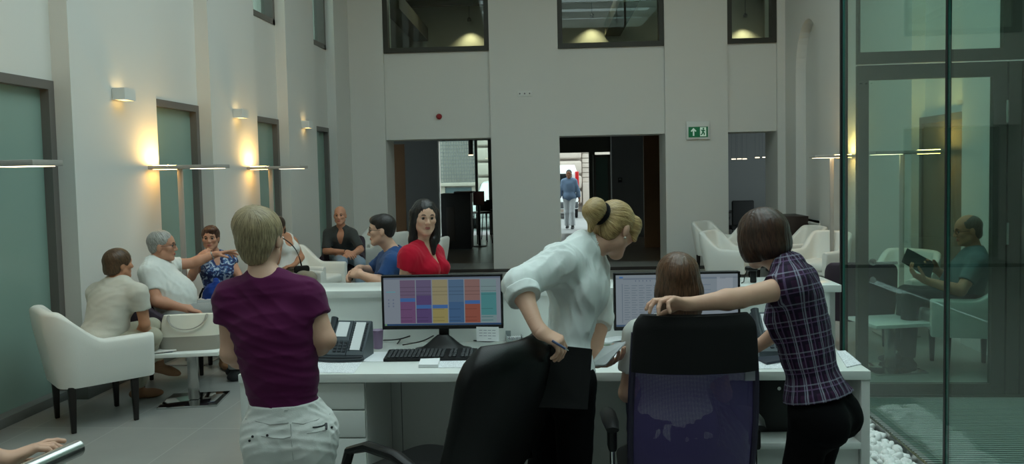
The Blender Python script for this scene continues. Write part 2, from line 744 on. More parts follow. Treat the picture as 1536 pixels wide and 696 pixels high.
# niche opening between Y n0..n1
n1, n0 = onx(1194, 250, XR)[1], onx(1229, 250, XR)[1]
z_n0 = onx(1229, 335, XR)[2]
z_n1 = onx(1211, 28, XR)[2]
rw = []
r_piers = [(13.9, n1), (n0, 8.75), (7.65, 6.45), (5.3, 4.1)]
mb = MB()
mb.bb((XR, n1, 0), (XR + 0.5, 14.4, ZROOF))
mb.bb((XR, 8.75, 0), (XR + 0.5, n0, ZROOF))
mb.bb((XR, 6.45, 0), (XR + 0.5, 7.65, ZROOF))
mb.bb((XR, n0, 0), (XR + 0.5, n1, z_n0))
# arched head over the niche
r = (n1 - n0) / 2
yc = (n0 + n1) / 2
zc = z_n1 - r * 1.25
seg = 20
poly = [(n0, ZROOF), (n0, zc)] + [(yc - r * math.cos(PI * k / seg), zc + 1.25 * r * math.sin(PI * k / seg)) for k in range(1, seg)] + [(n1, zc), (n1, ZROOF)]
for k in range(len(poly) // 2 - 1):
    q = [poly[k], poly[k + 1], poly[-2 - k], poly[-1 - k]]
    if k == 0:
        continue
    mb.prism([poly[k], poly[k + 1], (poly[k + 1][0], ZROOF), (poly[k][0], ZROOF)], XR, XR + 0.5, 'x')
k = len(poly) // 2 - 1
for j in range(1, len(poly) - 2):
    if j >= len(poly) // 2 - 1:
        mb.prism([poly[j], poly[j + 1], (poly[j + 1][0], ZROOF), (poly[j][0], ZROOF)], XR, XR + 0.5, 'x')
mb.bb((XR + 0.16, n0, z_n0), (XR + 0.5, n1, ZROOF))
mb.bb((XR + 0.14, 7.65, Z_DOOR - 0.3), (XR + 0.5, 8.75, ZROOF))
mb.bb((XR + 0.14, 5.3, Z_DOOR - 0.3), (XR + 0.5, 6.45, ZROOF))
struct('wall_right', mb, M['wall_r'])
struct('trim_2', MB().bb((XR - 0.03, n0 - 0.05, z_n0 - 0.03), (XR + 0.16, n1 + 0.02, z_n0)), M['wall'])
M['bronze'] = mat('bronze_door_leaf', (128, 114, 98), 0.35)
for i, (a, b) in enumerate(((7.65, 8.75), (5.3, 6.45))):
    o = struct('door_%d' % (11 + i), MB().bb((XR + 0.1, a, 0.05), (XR + 0.13, b, Z_DOOR - 0.36)), M['bronze'])
    f = MB()
    f.bb((XR + 0.08, a, Z_DOOR - 0.37), (XR + 0.15, b, Z_DOOR - 0.3))
    f.bb((XR + 0.08, a, 0), (XR + 0.15, a + 0.06, Z_DOOR - 0.37))
    f.bb((XR + 0.08, b - 0.06, 0), (XR + 0.15, b, Z_DOOR - 0.37))
    f.build('door_frame', M['frame'], o, 0)

# ================================================================== FLOOR, ROOF
GX = 1.97                                        # edge of the glazed court
YB = onz(1400, 597, 0.0)[1]                      # far edge of the court
mb = MB()
mb.bb((-4.5, -4.0, -0.12), (1.62, 14.6, 0.0))
mb.bb((1.62, YB, -0.12), (4.4, 14.6, 0.0))
struct('floor', mb, M['floor'])
struct('floor_court', MB().bb((1.62, -4, -0.16), (4.4, YB, -0.07)), mat('court_concrete', (120, 124, 120), 0.8))
mb = MB()
SKY = (-2.0, 3.5, -0.1, 8.9)                     # the roof light x0, x1, y0, y1
mb.bb((-4.5, -4, ZROOF), (SKY[0], 14.6, ZROOF + 0.3))
mb.bb((SKY[1], -4, ZROOF), (4.6, 14.6, ZROOF + 0.3))
mb.bb((SKY[0], -4, ZROOF), (SKY[1], SKY[2], ZROOF + 0.3))
mb.bb((SKY[0], SKY[3], ZROOF), (SKY[1], 14.6, ZROOF + 0.3))
for k in range(1, 6):
    y = SKY[2] + (SKY[3] - SKY[2]) * k / 6
    mb.bb((SKY[0], y - 0.04, ZROOF + 0.05), (SKY[1], y + 0.04, ZROOF + 0.25))
struct('ceiling', mb, M['wall'])
mb = MB()
mb.bb((-4.5, -4.2, 0), (4.6, -4.0, ZROOF))
mb.bb((4.4, -4.0, 0), (4.6, 5.3, ZROOF))
struct('wall_front', mb, mat('dim_wall', (150, 150, 146), 0.8))

# ================================================================== GLAZED COURT
M['grating'] = mat('grey_grating', (150, 158, 155), 0.5)
g = thing('floor_grating', 'grey slatted grating covering the floor of the glazed court', 'grating', (GX, 1.2, 0))
mb = MB()
y = 0.0
while 1.2 + y < YB - 0.02:
    mb.bb((0.02, y, -0.025), (2.4, y + 0.017, 0.0))
    y += 0.034
mb.build('slats', M['grating'], g, 0)
mb = MB()
for x in (0.0, 0.8, 1.6, 2.38):
    mb.bb((x, 0, -0.06), (x + 0.02, YB - 1.22, -0.004))
mb.build('edge_bar', M['steel'], g, 0)


def pebbles():
    mb = MB()
    rr = random.Random(5)
    base = bmesh.new()
    bmesh.ops.create_icosphere(base, subdivisions=2, radius=1.0)
    V = [v.co.copy() for v in base.verts]
    Fc = [[v.index for v in f.verts] for f in base.faces]
    base.free()
    n = 0
    for lay in range(2):
        y = 2.4
        while y < 5.7:
            for _ in range(7):
                x = 1.645 + rr.random() * 0.29
                r = rr.uniform(0.018, 0.034)
                q = Matrix.Rotation(rr.random() * 6, 3, Vector((rr.random(), rr.random(), rr.random() + .1)))
                sx, sy, sz = rr.uniform(.8, 1.3), rr.uniform(.8, 1.2), rr.uniform(.6, .9)
                ph = [rr.uniform(0, 6) for _ in range(3)]
                vs = []
                for v in V:
                    k = 1 + 0.16 * math.sin(3 * v.x + ph[0]) * math.sin(3 * v.y + ph[1]) + 0.1 * math.sin(4 * v.z + ph[2])
                    w = q @ Vector((v.x * sx * k, v.y * sy * k, v.z * sz * k))
                    vs.append((x + w.x * r, y + w.y * r, -0.045 + lay * 0.026 + rr.random() * 0.0 + w.z * r))
                mb._add(vs, Fc)
                n += 1
            y += 0.042
    return mb


tag(pebbles().build('white_pebbles', mat('white_pebble', (246, 248, 246), 0.7), None, 60, fix=False),
    'strip of white pebbles between the desk and the glazed court', 'pebbles', kind='stuff')
YP = onx(1421, 300, 2.03)[1]
YC = onx(1265.5, 300, 2.03)[1]
XG = 2.03
pane_ends = [(YC, YP), (YP, YP - (YC - YP)), (YP - (YC - YP), YP - 2 * (YC - YP))]
nw = 30
for i, (a, b) in enumerate(pane_ends):
    o = struct('window_%d' % (nw + i), MB().bb((XG - 0.006, b + 0.012, 0.0), (XG + 0.006, a - 0.012, 6.6)), M['pane'])
    mb = MB().bb((XG - 0.007, b + 0.002, 0.0), (XG + 0.007, b + 0.012, 6.6)).bb((XG - 0.007, a - 0.012, 0.0), (XG + 0.007, a - 0.002, 6.6))
    mb.build('glass_edge', M['pane_edge'], o, 0)
mb = MB()
mb.bb((XG - 0.02, YC - 0.002, 0), (XG + 0.03, YC + 0.03, 6.6))
mb.bb((XG - 0.01, YP - 0.012, 0), (XG + 0.012, YP + 0.012, 6.6))
struct('trim_3', mb, mat('black_joint', (20, 22, 24), 0.5))
# far side of the court: door leaf with a glazed panel, transom above
YF = YB + 0.03


def fx(u, v=300):
    return ony(u, v, YF)


M['court_frame'] = mat('court_door_frame', (74, 72, 66), 0.5)
xl, xa, xb, xh, xe = XG + 0.03, fx(1303)[0], fx(1489)[0], fx(1509)[0], 4.4
zt, zb = fx(1400, 117)[2], fx(1400, 576)[2]
zm = fx(1400, 95)[2]
zu = fx(1400, 75)[2]
# door leaf
dr = struct('door_20', MB().bb((xa - 0.01, YF + 0.02, zb - 0.01), (xb + 0.01, YF + 0.03, zt + 0.01)), M['win_glass'])
mb = MB()
mb.bb((xl, YF, 0.02), (xa, YF + 0.05, zm))
mb.bb((xb, YF, 0.02), (xh, YF + 0.05, zm))
mb.bb((xa, YF, 0.02), (xb, YF + 0.05, zb))
mb.bb((xa, YF, zt), (xb, YF + 0.05, zm))
mb.build('door_frame', M['court_frame'], dr, 0)
hx = fx(1309, 345)
mb = MB()
mb.cyl((hx[0] + 0.0, YF, 1.0), (hx[0], YF - 0.06, 1.0), 0.011)
mb.tube([(hx[0], YF - 0.06, 1.0), (hx[0] + 0.03, YF - 0.065, 1.0), (hx[0] + 0.15, YF - 0.06, 1.0)], 0.011)
mb.cyl((hx[0], YF + 0.001, 1.0), (hx[0], YF - 0.008, 1.0), 0.026)
mb.cyl((hx[0], YF + 0.001, 0.87), (hx[0], YF - 0.008, 0.87), 0.022)
mb.build('door_handle', M['steel'], dr)
mb = MB()
for v in (167, 350):
    q = fx(1510, v)
    mb.cyl((q[0], YF - 0.012, q[2] - 0.08), (q[0], YF - 0.012, q[2] + 0.08), 0.012)
mb.build('door_hinge', M['steel'], dr)
tw = struct('window_40', MB().bb((xa - 0.07, YF + 0.02, zu), (fx(1503)[0], YF + 0.03, 6.6)), M['win_glass'])
mb = MB()
mb.bb((xl, YF, zm + 0.012), (xe, YF + 0.05, zu))
mb.bb((xl, YF, zu), (xa - 0.06, YF + 0.05, 6.6))
mb.bb((fx(1503)[0], YF, zu), (xe, YF + 0.05, 6.6))
mb.bb((xh + 0.012, YF, 0.02), (fx(1531)[0], YF + 0.05, zm))
mb.bb((fx(1531)[0] + 0.01, YF, 0.02), (xe, YF + 0.05, zm))
mb.bb((xl, YF - 0.01, -0.06), (xe, YF + 0.06, 0.02))
mb.build('window_frame', M['court_frame'], tw, 0)

# ================================================================== LOBBY BEHIND THE BACK WALL AND THE STREET
def bp(u, v, depth):
    """pixel -> wall-local (s, z) on the plane lying depth behind the pier face"""
    d = ray(u, v)
    t = ((B0 - CAM) @ BN + depth) / (d @ BN)
    p = CAM + d * t
    return (p - B0) @ BD, p[2]


DF = 7.6                                          # facade depth behind the wall
struct('floor_lobby', MB().bb((SL - 1.5, TW - 0.75 + 0.02, -0.1), (SR + 3, DF, -0.001)).move(BM), M['floor_dark'])
mb = MB()
mb.bb((SL - 1.5, TW, 2.75), (SR + 3, DF + 0.2, 3.2))
struct('ceiling_lobby', mb.move(BM), M['dark_ceiling'])
mb = MB()
# partition left of the first opening, dark wall, wall between the doors, and right-hand partition
a0, a1 = bp(604, 280, 3.0)[0], bp(657, 280, 5.2)[0]
mb.bb((SL - 1.5, 5.2, 0), (a1, 5.4, 2.75))
mb.bb((SL - 1.5, TW, 0), (SL - 1.4, 5.2, 2.75))
q0, q1 = bp(918, 280, 6.2)[0], bp(966, 280, 6.2)[0]
mb.bb((q0, 6.2, 0), (q1 + 0.35, 6.4, 2.75))
mb.bb((SR + 2.9, TW, 0), (SR + 3, DF, 2.75))
k0 = bp(1090, 280, 5.0)[0]
mb.bb((q1 + 0.35, 4.6, 0), (SR + 3, 4.8, 2.75))
mb.bb((q1 + 0.35, TW, 0), (q1 + 0.5, 4.6, 2.75))
struct('wall_lobby', mb.move(BM), M['dark_wall'])
mb = MB()
b0, b1 = bp(592, 280, 3.0)[0], bp(608, 280, 3.0)[0]
mb.bb((b0 - 0.3, 3.0, 0), (b1, 3.08, 2.35))
struct('trim_4', mb.move(BM), M['wood_panel'])
c0, c1 = bp(966, 280, 3.4)[0], bp(996, 280, 3.4)[0]
struct('trim_5', MB().bb((c0, 3.4, 0), (q1 + 0.36, 3.48, 2.5)).move(BM), M['wood_panel'])
# facade: dark frames round an open entrance and a big window
fa = [bp(u, 280, DF)[0] for u in (657, 661, 713, 717, 733, 760, 838, 884, 893, 916)]
ztop, zdoor = 2.75, bp(860, 229, DF)[1]
mb = MB()
mb.bb((fa[4], DF, 0), (fa[6] - 0.25, DF + 0.15, 2.75))
mb.bb((fa[7], DF - 0.02, 0), (fa[8], DF + 0.12, zdoor))
mb.bb((fa[6] - 0.3, DF, zdoor), (q0 + 0.2, DF + 0.15, bp(860, 206, DF)[1]))
mb.bb((fa[2], DF, 0), (fa[3], DF + 0.1, 2.75))
mb.bb((fa[1] - 0.05, DF, 2.58), (fa[4], DF + 0.1, 2.75))
mb.bb((fa[9], DF - 0.1, 0), (q0 + 0.3, DF + 0.15, 2.75))
mb.bb((fa[0] - 0.6, DF, 0), (fa[0], DF + 0.1, 2.75))
mb.bb((fa[6] - 0.35, DF + 0.0, 0), (fa[6] - 0.05, DF + 0.12, zdoor))
struct('wall_facade', mb.move(BM), M['frame_dark'])
struct('trim_6', MB().bb((fa[0], DF - 0.03, 0), (fa[1] - 0.02, DF + 0.1, 2.75)).move(BM), M['white_matte'])
o = struct('window_50', MB().bb((fa[1], DF + 0.04, 0.1), (fa[4], DF + 0.05, 2.6)).move(BM), M['win_glass'])
# open glass door leaf on the right of the entrance
e0, e1 = bp(890, 280, DF - 0.4)[0], bp(916, 280, DF - 0.4)[0]
zd = bp(900, 232, DF - 0.4)[1]
dl = struct('door_30', MB().bb((e0 + 0.06, DF - 0.42, 0.08), (e1 - 0.06, DF - 0.40, zd - 0.08)).move(BM), mat('dark_green_glass', (52, 74, 66), 0.1, spec=0.6))
mb = MB()
mb.bb((e0, DF - 0.44, 0.02), (e0 + 0.07, DF - 0.38, zd)).bb((e1 - 0.07, DF - 0.44, 0.02), (e1, DF - 0.38, zd))
mb.bb((e0, DF - 0.44, zd - 0.08), (e1, DF - 0.38, zd)).bb((e0, DF - 0.44, 0.02), (e1, DF - 0.38, 0.1))
mb.move(BM).build('door_frame', M['frame_dark'], dl, 0)
struct('street', MB().bb((-40, DF + 0.16, -0.12), (40, 60, -0.02)).move(BM), mat('street_asphalt', (150, 150, 150), 0.9, var=0.1, vscale=2))
# building across the street
DS = 19.0


def stone_mat():
    return mat('warm_grey_stone', (182, 168, 158), 0.85, bump=0.4, bscale=18, var=0.12, vscale=4)


M['stone'] = stone_mat()
mb = MB()
mb.bb((-30, DS + 0.02, -0.1), (30, DS + 0.4, 14))
struct('wall_street', mb.move(BM), M['stone'])
s_a, s_b = bp(716, 250, DS)[0], bp(745, 250, DS)[0]
s_e, s_f = bp(826, 250, DS)[0], bp(872, 250, DS)[0]
for a_, b_, lab in ((s_a, s_b, 'rusticated stone pier across the street, right of the grilled window'), (s_e, s_f, 'rusticated stone pier across the street above the white van')):
    rst = thing('masonry_pier', lab, 'masonry', group='masonry piers across the street')
    for k in range(12):
        MB().box(((a_ + b_) / 2, DS - 0.135, 0.59 + k * 0.62), (b_ - a_, 0.3, 0.54), 0.09, 3).move(BM).build('stone_block', M['stone'], rst)
rst = thing('brick_pier', 'banded brick strip on a stone base across the street, left of the glass door', 'masonry')
mb = MB()
s_c, s_d = bp(873, 250, DS)[0], bp(889, 250, DS)[0]
for k in range(26):
    mb.box(((s_c + s_d) / 2, DS - 0.04, 1.3 + k * 0.2), (s_d - s_c, 0.1, 0.18), 0.015, 1)
mb.move(BM).build('brick_strip', M['stone'], rst)
MB().box(((s_c + s_d) / 2, DS - 0.135, 0.6), (s_d - s_c, 0.3, 1.2), 0.02, 1).move(BM).build('stone_base', M['stone'], rst)
# grilled window across the street
gw = thing('grilled_window', 'stone framed street window behind a square iron grille', 'window')
g0, g1 = bp(661, 240, DS - 0.1)[0], bp(712, 240, DS - 0.1)[0]
zg0, zg1 = bp(690, 273, DS - 0.1)[1], bp(690, 205, DS - 0.1)[1] + 0.8
MB().bb((g0, DS - 0.04, zg0), (g1, DS - 0.01, zg1)).move(BM).build('pane', mat('dusty_pane', (198, 186, 180), 0.5), gw, 0)
mb = MB()
k = 0
x = g0
while x < g1:
    mb.bb((x - 0.015, DS - 0.13, zg0), (x + 0.015, DS - 0.1, zg1))
    x += (g1 - g0) / 13
z = zg0
while z < zg1:
    mb.bb((g0, DS - 0.14, z - 0.015), (g1, DS - 0.11, z + 0.015))
    z += 0.155
mb.move(BM).build('grille', mat('iron_grille', (112, 112, 112), 0.6), gw, 0)
mb = MB()
zl = bp(690, 279, DS - 0.1)[1]
mb.bb((g0 - 0.1, DS - 0.3, zl), (g1 + 0.05, DS, zg0 - 0.02), 0.02)
zq = bp(690, 296, DS - 0.1)[1]
mb.bb((g0, DS - 0.1, zq - 0.6), (g0 + 0.15, DS, zl)).bb((g1 - 0.15, DS - 0.1, zq - 0.6), (g1, DS, zl))
mb.move(BM).build('ledge', M['stone'], gw)
MB().bb((g0 + 0.15, DS - 0.03, zq - 0.6), (g1 - 0.15, DS - 0.01, zl - 0.06)).move(BM).build('basement_pane', mat('blue_grey_pane', (92, 104, 110), 0.3), gw, 0)

# ================================================================== UPPER ROOMS BEHIND THE BACK WALL
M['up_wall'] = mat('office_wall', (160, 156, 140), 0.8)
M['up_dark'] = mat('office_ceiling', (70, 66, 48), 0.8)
mb = MB()
mb.bb((SL, 4.6, 3.3), (SR + 0.6, 4.7, ZROOF))
mb.bb((SL - 0.1, TW, 3.3), (SL, 4.7, ZROOF)).bb((SR + 0.5, TW, 3.3), (SR + 0.6, 4.7, ZROOF))
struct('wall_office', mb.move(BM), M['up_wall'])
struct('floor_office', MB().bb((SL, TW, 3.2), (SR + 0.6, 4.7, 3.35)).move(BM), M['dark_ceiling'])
mb = MB()
mb.bb((SL, TW, 5.62), (SR + 0.6, 4.7, 6.0))
for k in range(5):
    z = 5.5
    mb.bb((SL, TW + 0.4 + 0.75 * k, z), (SR + 0.5, TW + 0.55 + 0.75 * k, 5.62))
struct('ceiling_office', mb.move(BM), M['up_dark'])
for k, (u, v, w_) in enumerate(((586, 14, 0.34), (944, 4, 0.36))):
    s, z = bp(u, v, 1.0)
    struct('trim_%d' % (7 + k), MB().bb((s - w_ / 2, 0.95, z), (s + w_ / 2, 4.6, z + 0.3)).move(BM), M['up_dark'])
# ================================================================== ARMCHAIRS (front faces local +y)
def smooth01(t):
    t = max(0.0, min(1.0, t))
    return t * t * (3 - 2 * t)


def tub_shell():
    mb = MB()
    hw, hd, rc = 0.30, 0.30, 0.15
    pts = []
    for k in range(14):
        pts.append((-hw, hd - k / 14 * (2 * hd - rc)))
    for k in range(12):
        a = PI + k / 12 * PI / 2
        pts.append((-hw + rc + rc * math.cos(a), -hd + rc + rc * math.sin(a)))
    for k in range(11):
        pts.append((-hw + rc + k / 10 * (hw - rc), -hd))
    pts = pts + [(-x, y) for x, y in pts[-2::-1]]
    n = len(pts)
    T = 0.075

    def normal(i):
        a, b = pts[max(i - 1, 0)], pts[min(i + 1, n - 1)]
        d = Vector((b[0] - a[0], b[1] - a[1])).normalized()
        return Vector((-d.y, d.x))           # towards the inside

    prof = 16
    rings = []
    for i, (x, y) in enumerate(pts):
        nn = normal(i)
        top = 0.625 + 0.215 * smooth01((0.02 - y) / 0.27)
        top += 0.012 * (1 - (x / hw) ** 2) if y < -0.2 else 0
        ring = []
        for k in range(prof):
            if k <= 5:
                q, h = 0.0, 0.31 + (top - 0.03 - 0.31) * k / 5
            elif k <= 10:
                a = PI - (k - 5) / 5 * PI
                q, h = T / 2 + T / 2 * math.cos(a), top - 0.03 + 0.03 * math.sin(a)
            else:
                q, h = T, top - 0.03 - (top - 0.03 - 0.33) * (k - 10) / 5
            if k == 0:
                q = 0.012
            lean = 0.055 * smooth01((h - 0.4) / 0.44) * smooth01((0.1 - y) / 0.35)
            flare = -0.02 * (1 - smooth01((h - 0.31) / 0.25))
            p = Vector((x, y)) + nn * (q - flare * (1 if k <= 5 else 0))
            ring.append((p.x, p.y - lean, h))
        rings.append(ring)
    vs = [p for r_ in rings for p in r_]
    fs = []
    for i in range(n - 1):
        for k in range(prof):
            l = (k + 1) % prof
            fs.append([i * prof + k, i * prof + l, (i + 1) * prof + l, (i + 1) * prof + k])
    # rounded arm ends
    for i, s in ((0, 1), (n - 1, -1)):
        base = [vs[i * prof + k] for k in range(prof)]
        cx = sum(p[0] for p in base) / prof
        cz = sum(p[2] for p in base) / prof
        prev = [i * prof + k for k in range(prof)]
        for st, (dy, sc) in enumerate(((0.018, 0.95), (0.028, 0.8))):
            cur = []
            for p in base:
                cur.append(len(vs))
                vs.append((cx + (p[0] - cx) * sc, p[1] + dy, cz + (p[2] - cz) * (1 - (1 - sc) * 0.25)))
            for k in range(prof):
                l = (k + 1) % prof
                fs.append([prev[k], prev[l], cur[l], cur[k]])
            prev = cur
        fs.append(prev)
    return mb._add(vs, fs)


def make_armchair(label, shell_m, leg_m, group, seat_m=None):
    t = thing('tub_armchair', label, 'armchair', group=group)
    tub_shell().build('shell', shell_m, t, 50)
    MB().box((0, 0.03, 0.42), (0.46, 0.54, 0.12), 0.04, 4).build('seat_cushion', seat_m or shell_m, t, 60)
    MB().box((0, 0.02, 0.345), (0.47, 0.53, 0.06), 0.02, 2).build('seat_base', shell_m, t, 50)
    for sx in (-1, 1):
        for sy in (-1, 1):
            MB().box((sx * 0.225 + (sx * 0.012), sy * 0.2, 0.16), (0.05, 0.05, 0.32), 0.006, 2, taper=0.62).build('leg', leg_m, t)
    return t


def chair_at(proto, first, u, v, zc, face, label, group=None):
    """face: world direction the chair looks"""
    p = P(u, v, zc)
    return put_chair(proto, first, p[0], p[1], face, label, group)


def put_chair(proto, first, x, y, face, label, group=None):
    rz = math.atan2(face[1], face[0]) - PI / 2
    if first:
        proto.location = (x, y, 0)
        proto.rotation_euler = (0, 0, rz)
        proto['label'] = label
        return proto
    return dup(proto, (x, y, 0), rz, label, group)


WG = 'white tub armchairs of the waiting area'
wc = make_armchair('', M['leather_white'], M['wood_dark'], WG)
L4 = [onz(113, 650), onz(215, 628), onz(170, 607), onz(78, 632)]
c1 = sum(L4) / 4
f1 = nrm((L4[1] - L4[0]) * vec(1, 1, 0))
put_chair(wc, True, c1[0], c1[1], f1, 'white tub armchair nearest the camera, seat of the woman in the cream t-shirt')
C1_C, C1_F = c1, f1
ch = {}


def W(name, u, z, face, label):
    p = P(u, 400, z)
    ch[name] = p
    return put_chair(wc, False, p[0], p[1], nrm(vec(face[0], face[1], 0)), label)


W('p9', 330, 7.45, (0.8, -0.6), 'white tub armchair under the woman in the blue patterned top')
W('p8', 428, 8.92, (0.85, -0.5), 'white tub armchair under the woman in the white tank top')
W('c4', 468, 9.74, (0.97, -0.2), 'empty white tub armchair just left of the bald man')
W('p6', 588, 6.55, (-0.95, 0.2), 'white tub armchair under the man in the blue shirt')
W('c7', 556, 12.75, (-0.45, -0.9), 'white tub armchair against the back wall behind the man in blue')
W('c7b', 575, 11.9, (-0.9, 0.35), 'far white tub armchair between the man in blue and the woman in red')
W('c9', 633, 10.7, (-1.0, 0.12), 'white tub armchair seen edge on behind the woman in red')
W('r1', 1076, 12.55, (0.75, -0.65), 'white tub armchair against the back wall below the exit sign')
W('r2', 1094, 10.6, (0.8, -0.55), 'white tub armchair in front of the one below the exit sign')
W('r3', 1106, 11.75, (-0.9, -0.4), 'white tub armchair mostly hidden behind the bobbed dark hair')
W('r4', 1230, 10.15, (-0.75, -0.66), 'white tub armchair with open seat just left of the glass court corner')
W('r5', 1196, 11.2, (-0.95, -0.3), 'white tub armchair behind the one beside the glass court corner')
W('g1', 1348, 7.75, (-0.75, -0.66), 'empty white tub armchair seen through the green glass left of the reader')
W('g2', 1450, 6.45, (-0.98, 0.18), 'white tub armchair under the man reading behind the green glass')
pc = make_armchair('', M['purple_dark'], M['wood_dark'], 'dark plum tub armchairs')
q = P(256, 470, 6.5)
ch['p10'] = q
put_chair(pc, True, q[0], q[1], nrm(vec(0.93, 0.37, 0)), 'dark plum tub armchair under the grey-haired man in the white t-shirt')
q = P(515, 380, 10.95)
ch['p7'] = q
put_chair(pc, False, q[0], q[1], nrm(vec(0.22, -0.97, 0)), 'dark plum tub armchair under the bald man in the grey top')
q = P(1288, 430, 7.2)
put_chair(pc, False, q[0], q[1], nrm(vec(0.25, 0.96, 0)), 'dark plum tub armchair beside the metal edge of the glass court')

# ================================================================== LOW TABLES
def low_table(label, loc, rz, top=0.42, sx=0.5, sy=0.42):
    t = thing('side_table', label, 'table', loc, rz, 'low white side tables')
    MB().box((0, 0, top - 0.015), (sx, sy, 0.03), 0.004).build('table_top', M['white_lam'], t)
    MB().box((0, 0, top / 2), (0.075, 0.05, top - 0.04), 0.004).build('column', M['steel'], t)
    MB().box((0, 0, 0.008), (0.44, 0.38, 0.016), 0.003).build('base_plate', M['chrome'], t)
    return t


tb = onz(303, 598)
low_table('white side table carrying the cream and grey handbag', (tb[0] - 0.03, tb[1] - 0.06, 0), math.radians(10), 0.42)
TB = vec(tb[0] - 0.03, tb[1] - 0.06, 0)
q = P(560, 410, 8.3)
low_table('white side table between the bald man and the counter, mostly hidden', (q[0], q[1], 0), 0.2)
q = P(1335, 470, 6.5)
low_table('white side table seen through the glass in front of the empty white armchair', (q[0], q[1], 0), 0.2)

# handbag on the table
hb = thing('handbag', 'cream and grey handbag with one curved strap on the side table', 'handbag', (TB[0] + 0.02, TB[1] - 0.02, 0.42), math.radians(12))
M['bag_cream'] = mat('cream_leather', (226, 222, 208), 0.5)
M['bag_grey'] = mat('taupe_leather', (150, 146, 136), 0.5)


def bag_part(z0, z1, col, name):
    def fn(u, v):
        z = z0 + (z1 - z0) * v
        k = z / 0.26
        hx = 0.225 - 0.02 * k + 0.012 * math.sin(v * 3)
        hy = 0.10 * (1 - 0.72 * k ** 1.4) + 0.006
        a = 2 * PI * u
        c, s = math.cos(a), math.sin(a)
        e = 0.45
        return (hx * abs(c) ** e * (1 if c > 0 else -1), hy * abs(s) ** e * (1 if s > 0 else -1), z)
    mb = MB().grid(fn, 48, 10, True)
    n0 = len(mb.v) - 480
    mb.f.append([i * 10 for i in range(48)][::-1])
    mb.f.append([i * 10 + 9 for i in range(48)])
    mb.m += [0, 0]
    return mb.build(name, col, hb, 50)


bag_part(0.0, 0.105, M['bag_grey'], 'bag_bottom')
bag_part(0.105, 0.26, M['bag_cream'], 'bag_body')
# strap over the front
pts = []
for k in range(25):
    a = PI * k / 24
    pts.append((-0.14 * math.cos(a) - 0.02, -0.040 - 0.062 * math.sin(a) ** 0.5, 0.262 - 0.10 * math.sin(a)))
MB().tube(pts, 0.010, 8, flat=0.45).build('strap', M['bag_grey'], hb)
# magazines on the table
for k, (c, lab) in enumerate((((70, 96, 130), 'blue magazine under the white leaflet on the side table'), ((216, 214, 210), 'white leaflet lying on the blue magazine on the side table'))):
    mb = MB().box((0, 0, 0.004), (0.15, 0.21, 0.008), 0.001)
    o = mb.build('magazine', mat('magazine_cover_%d' % k, c, 0.5, var=0.35, vscale=30))
    o.location = (TB[0] - 0.17 + 0.01 * k, TB[1] - 0.09 - 0.02 * k, 0.42 + 0.0085 * k)
    o.rotation_euler = (0, 0, 0.3 + 0.25 * k)
    tag(o, lab, 'magazine')

# ================================================================== FLOOR LAMPS
def floor_lamp(label, y, x_wall, x_end, zc=1.825, pole=None):
    s = 1 if x_end > x_wall else -1
    t = thing('floor_lamp', label, 'floor lamp', ((x_wall + x_end) / 2, y, 0), 0, 'flat-headed floor lamps')
    xw, xe = x_wall - (x_wall + x_end) / 2, x_end - (x_wall + x_end) / 2
    px = (xw + xe) / 2 - s * 0.09 if pole is None else xe - s * pole
    MB().box(((xw + xe) / 2, 0, zc), (abs(xe - xw), 0.26, 0.034), 0.004).build('lamp_head', M['lamp_grey'], t)
    MB().box((px, 0.0, zc / 2), (0.045, 0.028, zc - 0.03), 0.004).build('pole', M['lamp_grey'], t)
    MB().box((px + s * 0.05, 0, 0.006), (0.36, 0.28, 0.012), 0.002).build('base_plate', M['lamp_grey'], t)
    MB().box((xw + s * 0.11, 0.0, zc + 0.0185), (0.16, 0.19, 0.003), 0).build('upper_diffuser', M['glow_up'], t)
    MB().box((xe - s * 0.15, 0, zc - 0.0185), (0.24, 0.2, 0.003), 0).build('lower_diffuser', M['glow_dn'], t)
    MB().box((xw + s * 0.1, 0, zc - 0.0185), (0.14, 0.19, 0.003), 0).build('wall_side_diffuser', M['glow_side'], t, 0)
    return t


M['glow_side'] = emission('lamp_wall_side_glow', (255, 196, 112), 16.0)
M['glow_up'] = emission('lamp_uplight', (255, 205, 120), 65.0)
M['glow_dn'] = emission('lamp_downlight', (255, 232, 188), 5.0)
floor_lamp('flat-headed floor lamp nearest the camera on the left wall', 4.2, -3.66, ony(64, 252, 4.15)[0])
for ue, ve, lab in ((328, 251, 'flat-headed floor lamp behind the grey-haired man'),
                    (452, 252, 'flat-headed floor lamp above the head of the woman in purple')):
    floor_lamp(lab, onx(ue, ve, -3.22)[1] + 0.1, -3.875, -3.22)
floor_lamp('flat-headed floor lamp just left of the glass court corner', 10.5, 3.595, ony(1218, 238, 10.5)[0], pole=0.25)
floor_lamp('flat-headed floor lamp seen through the green glass', 8.05, 3.595, ony(1306, 238, 8.05)[0], pole=0.3)

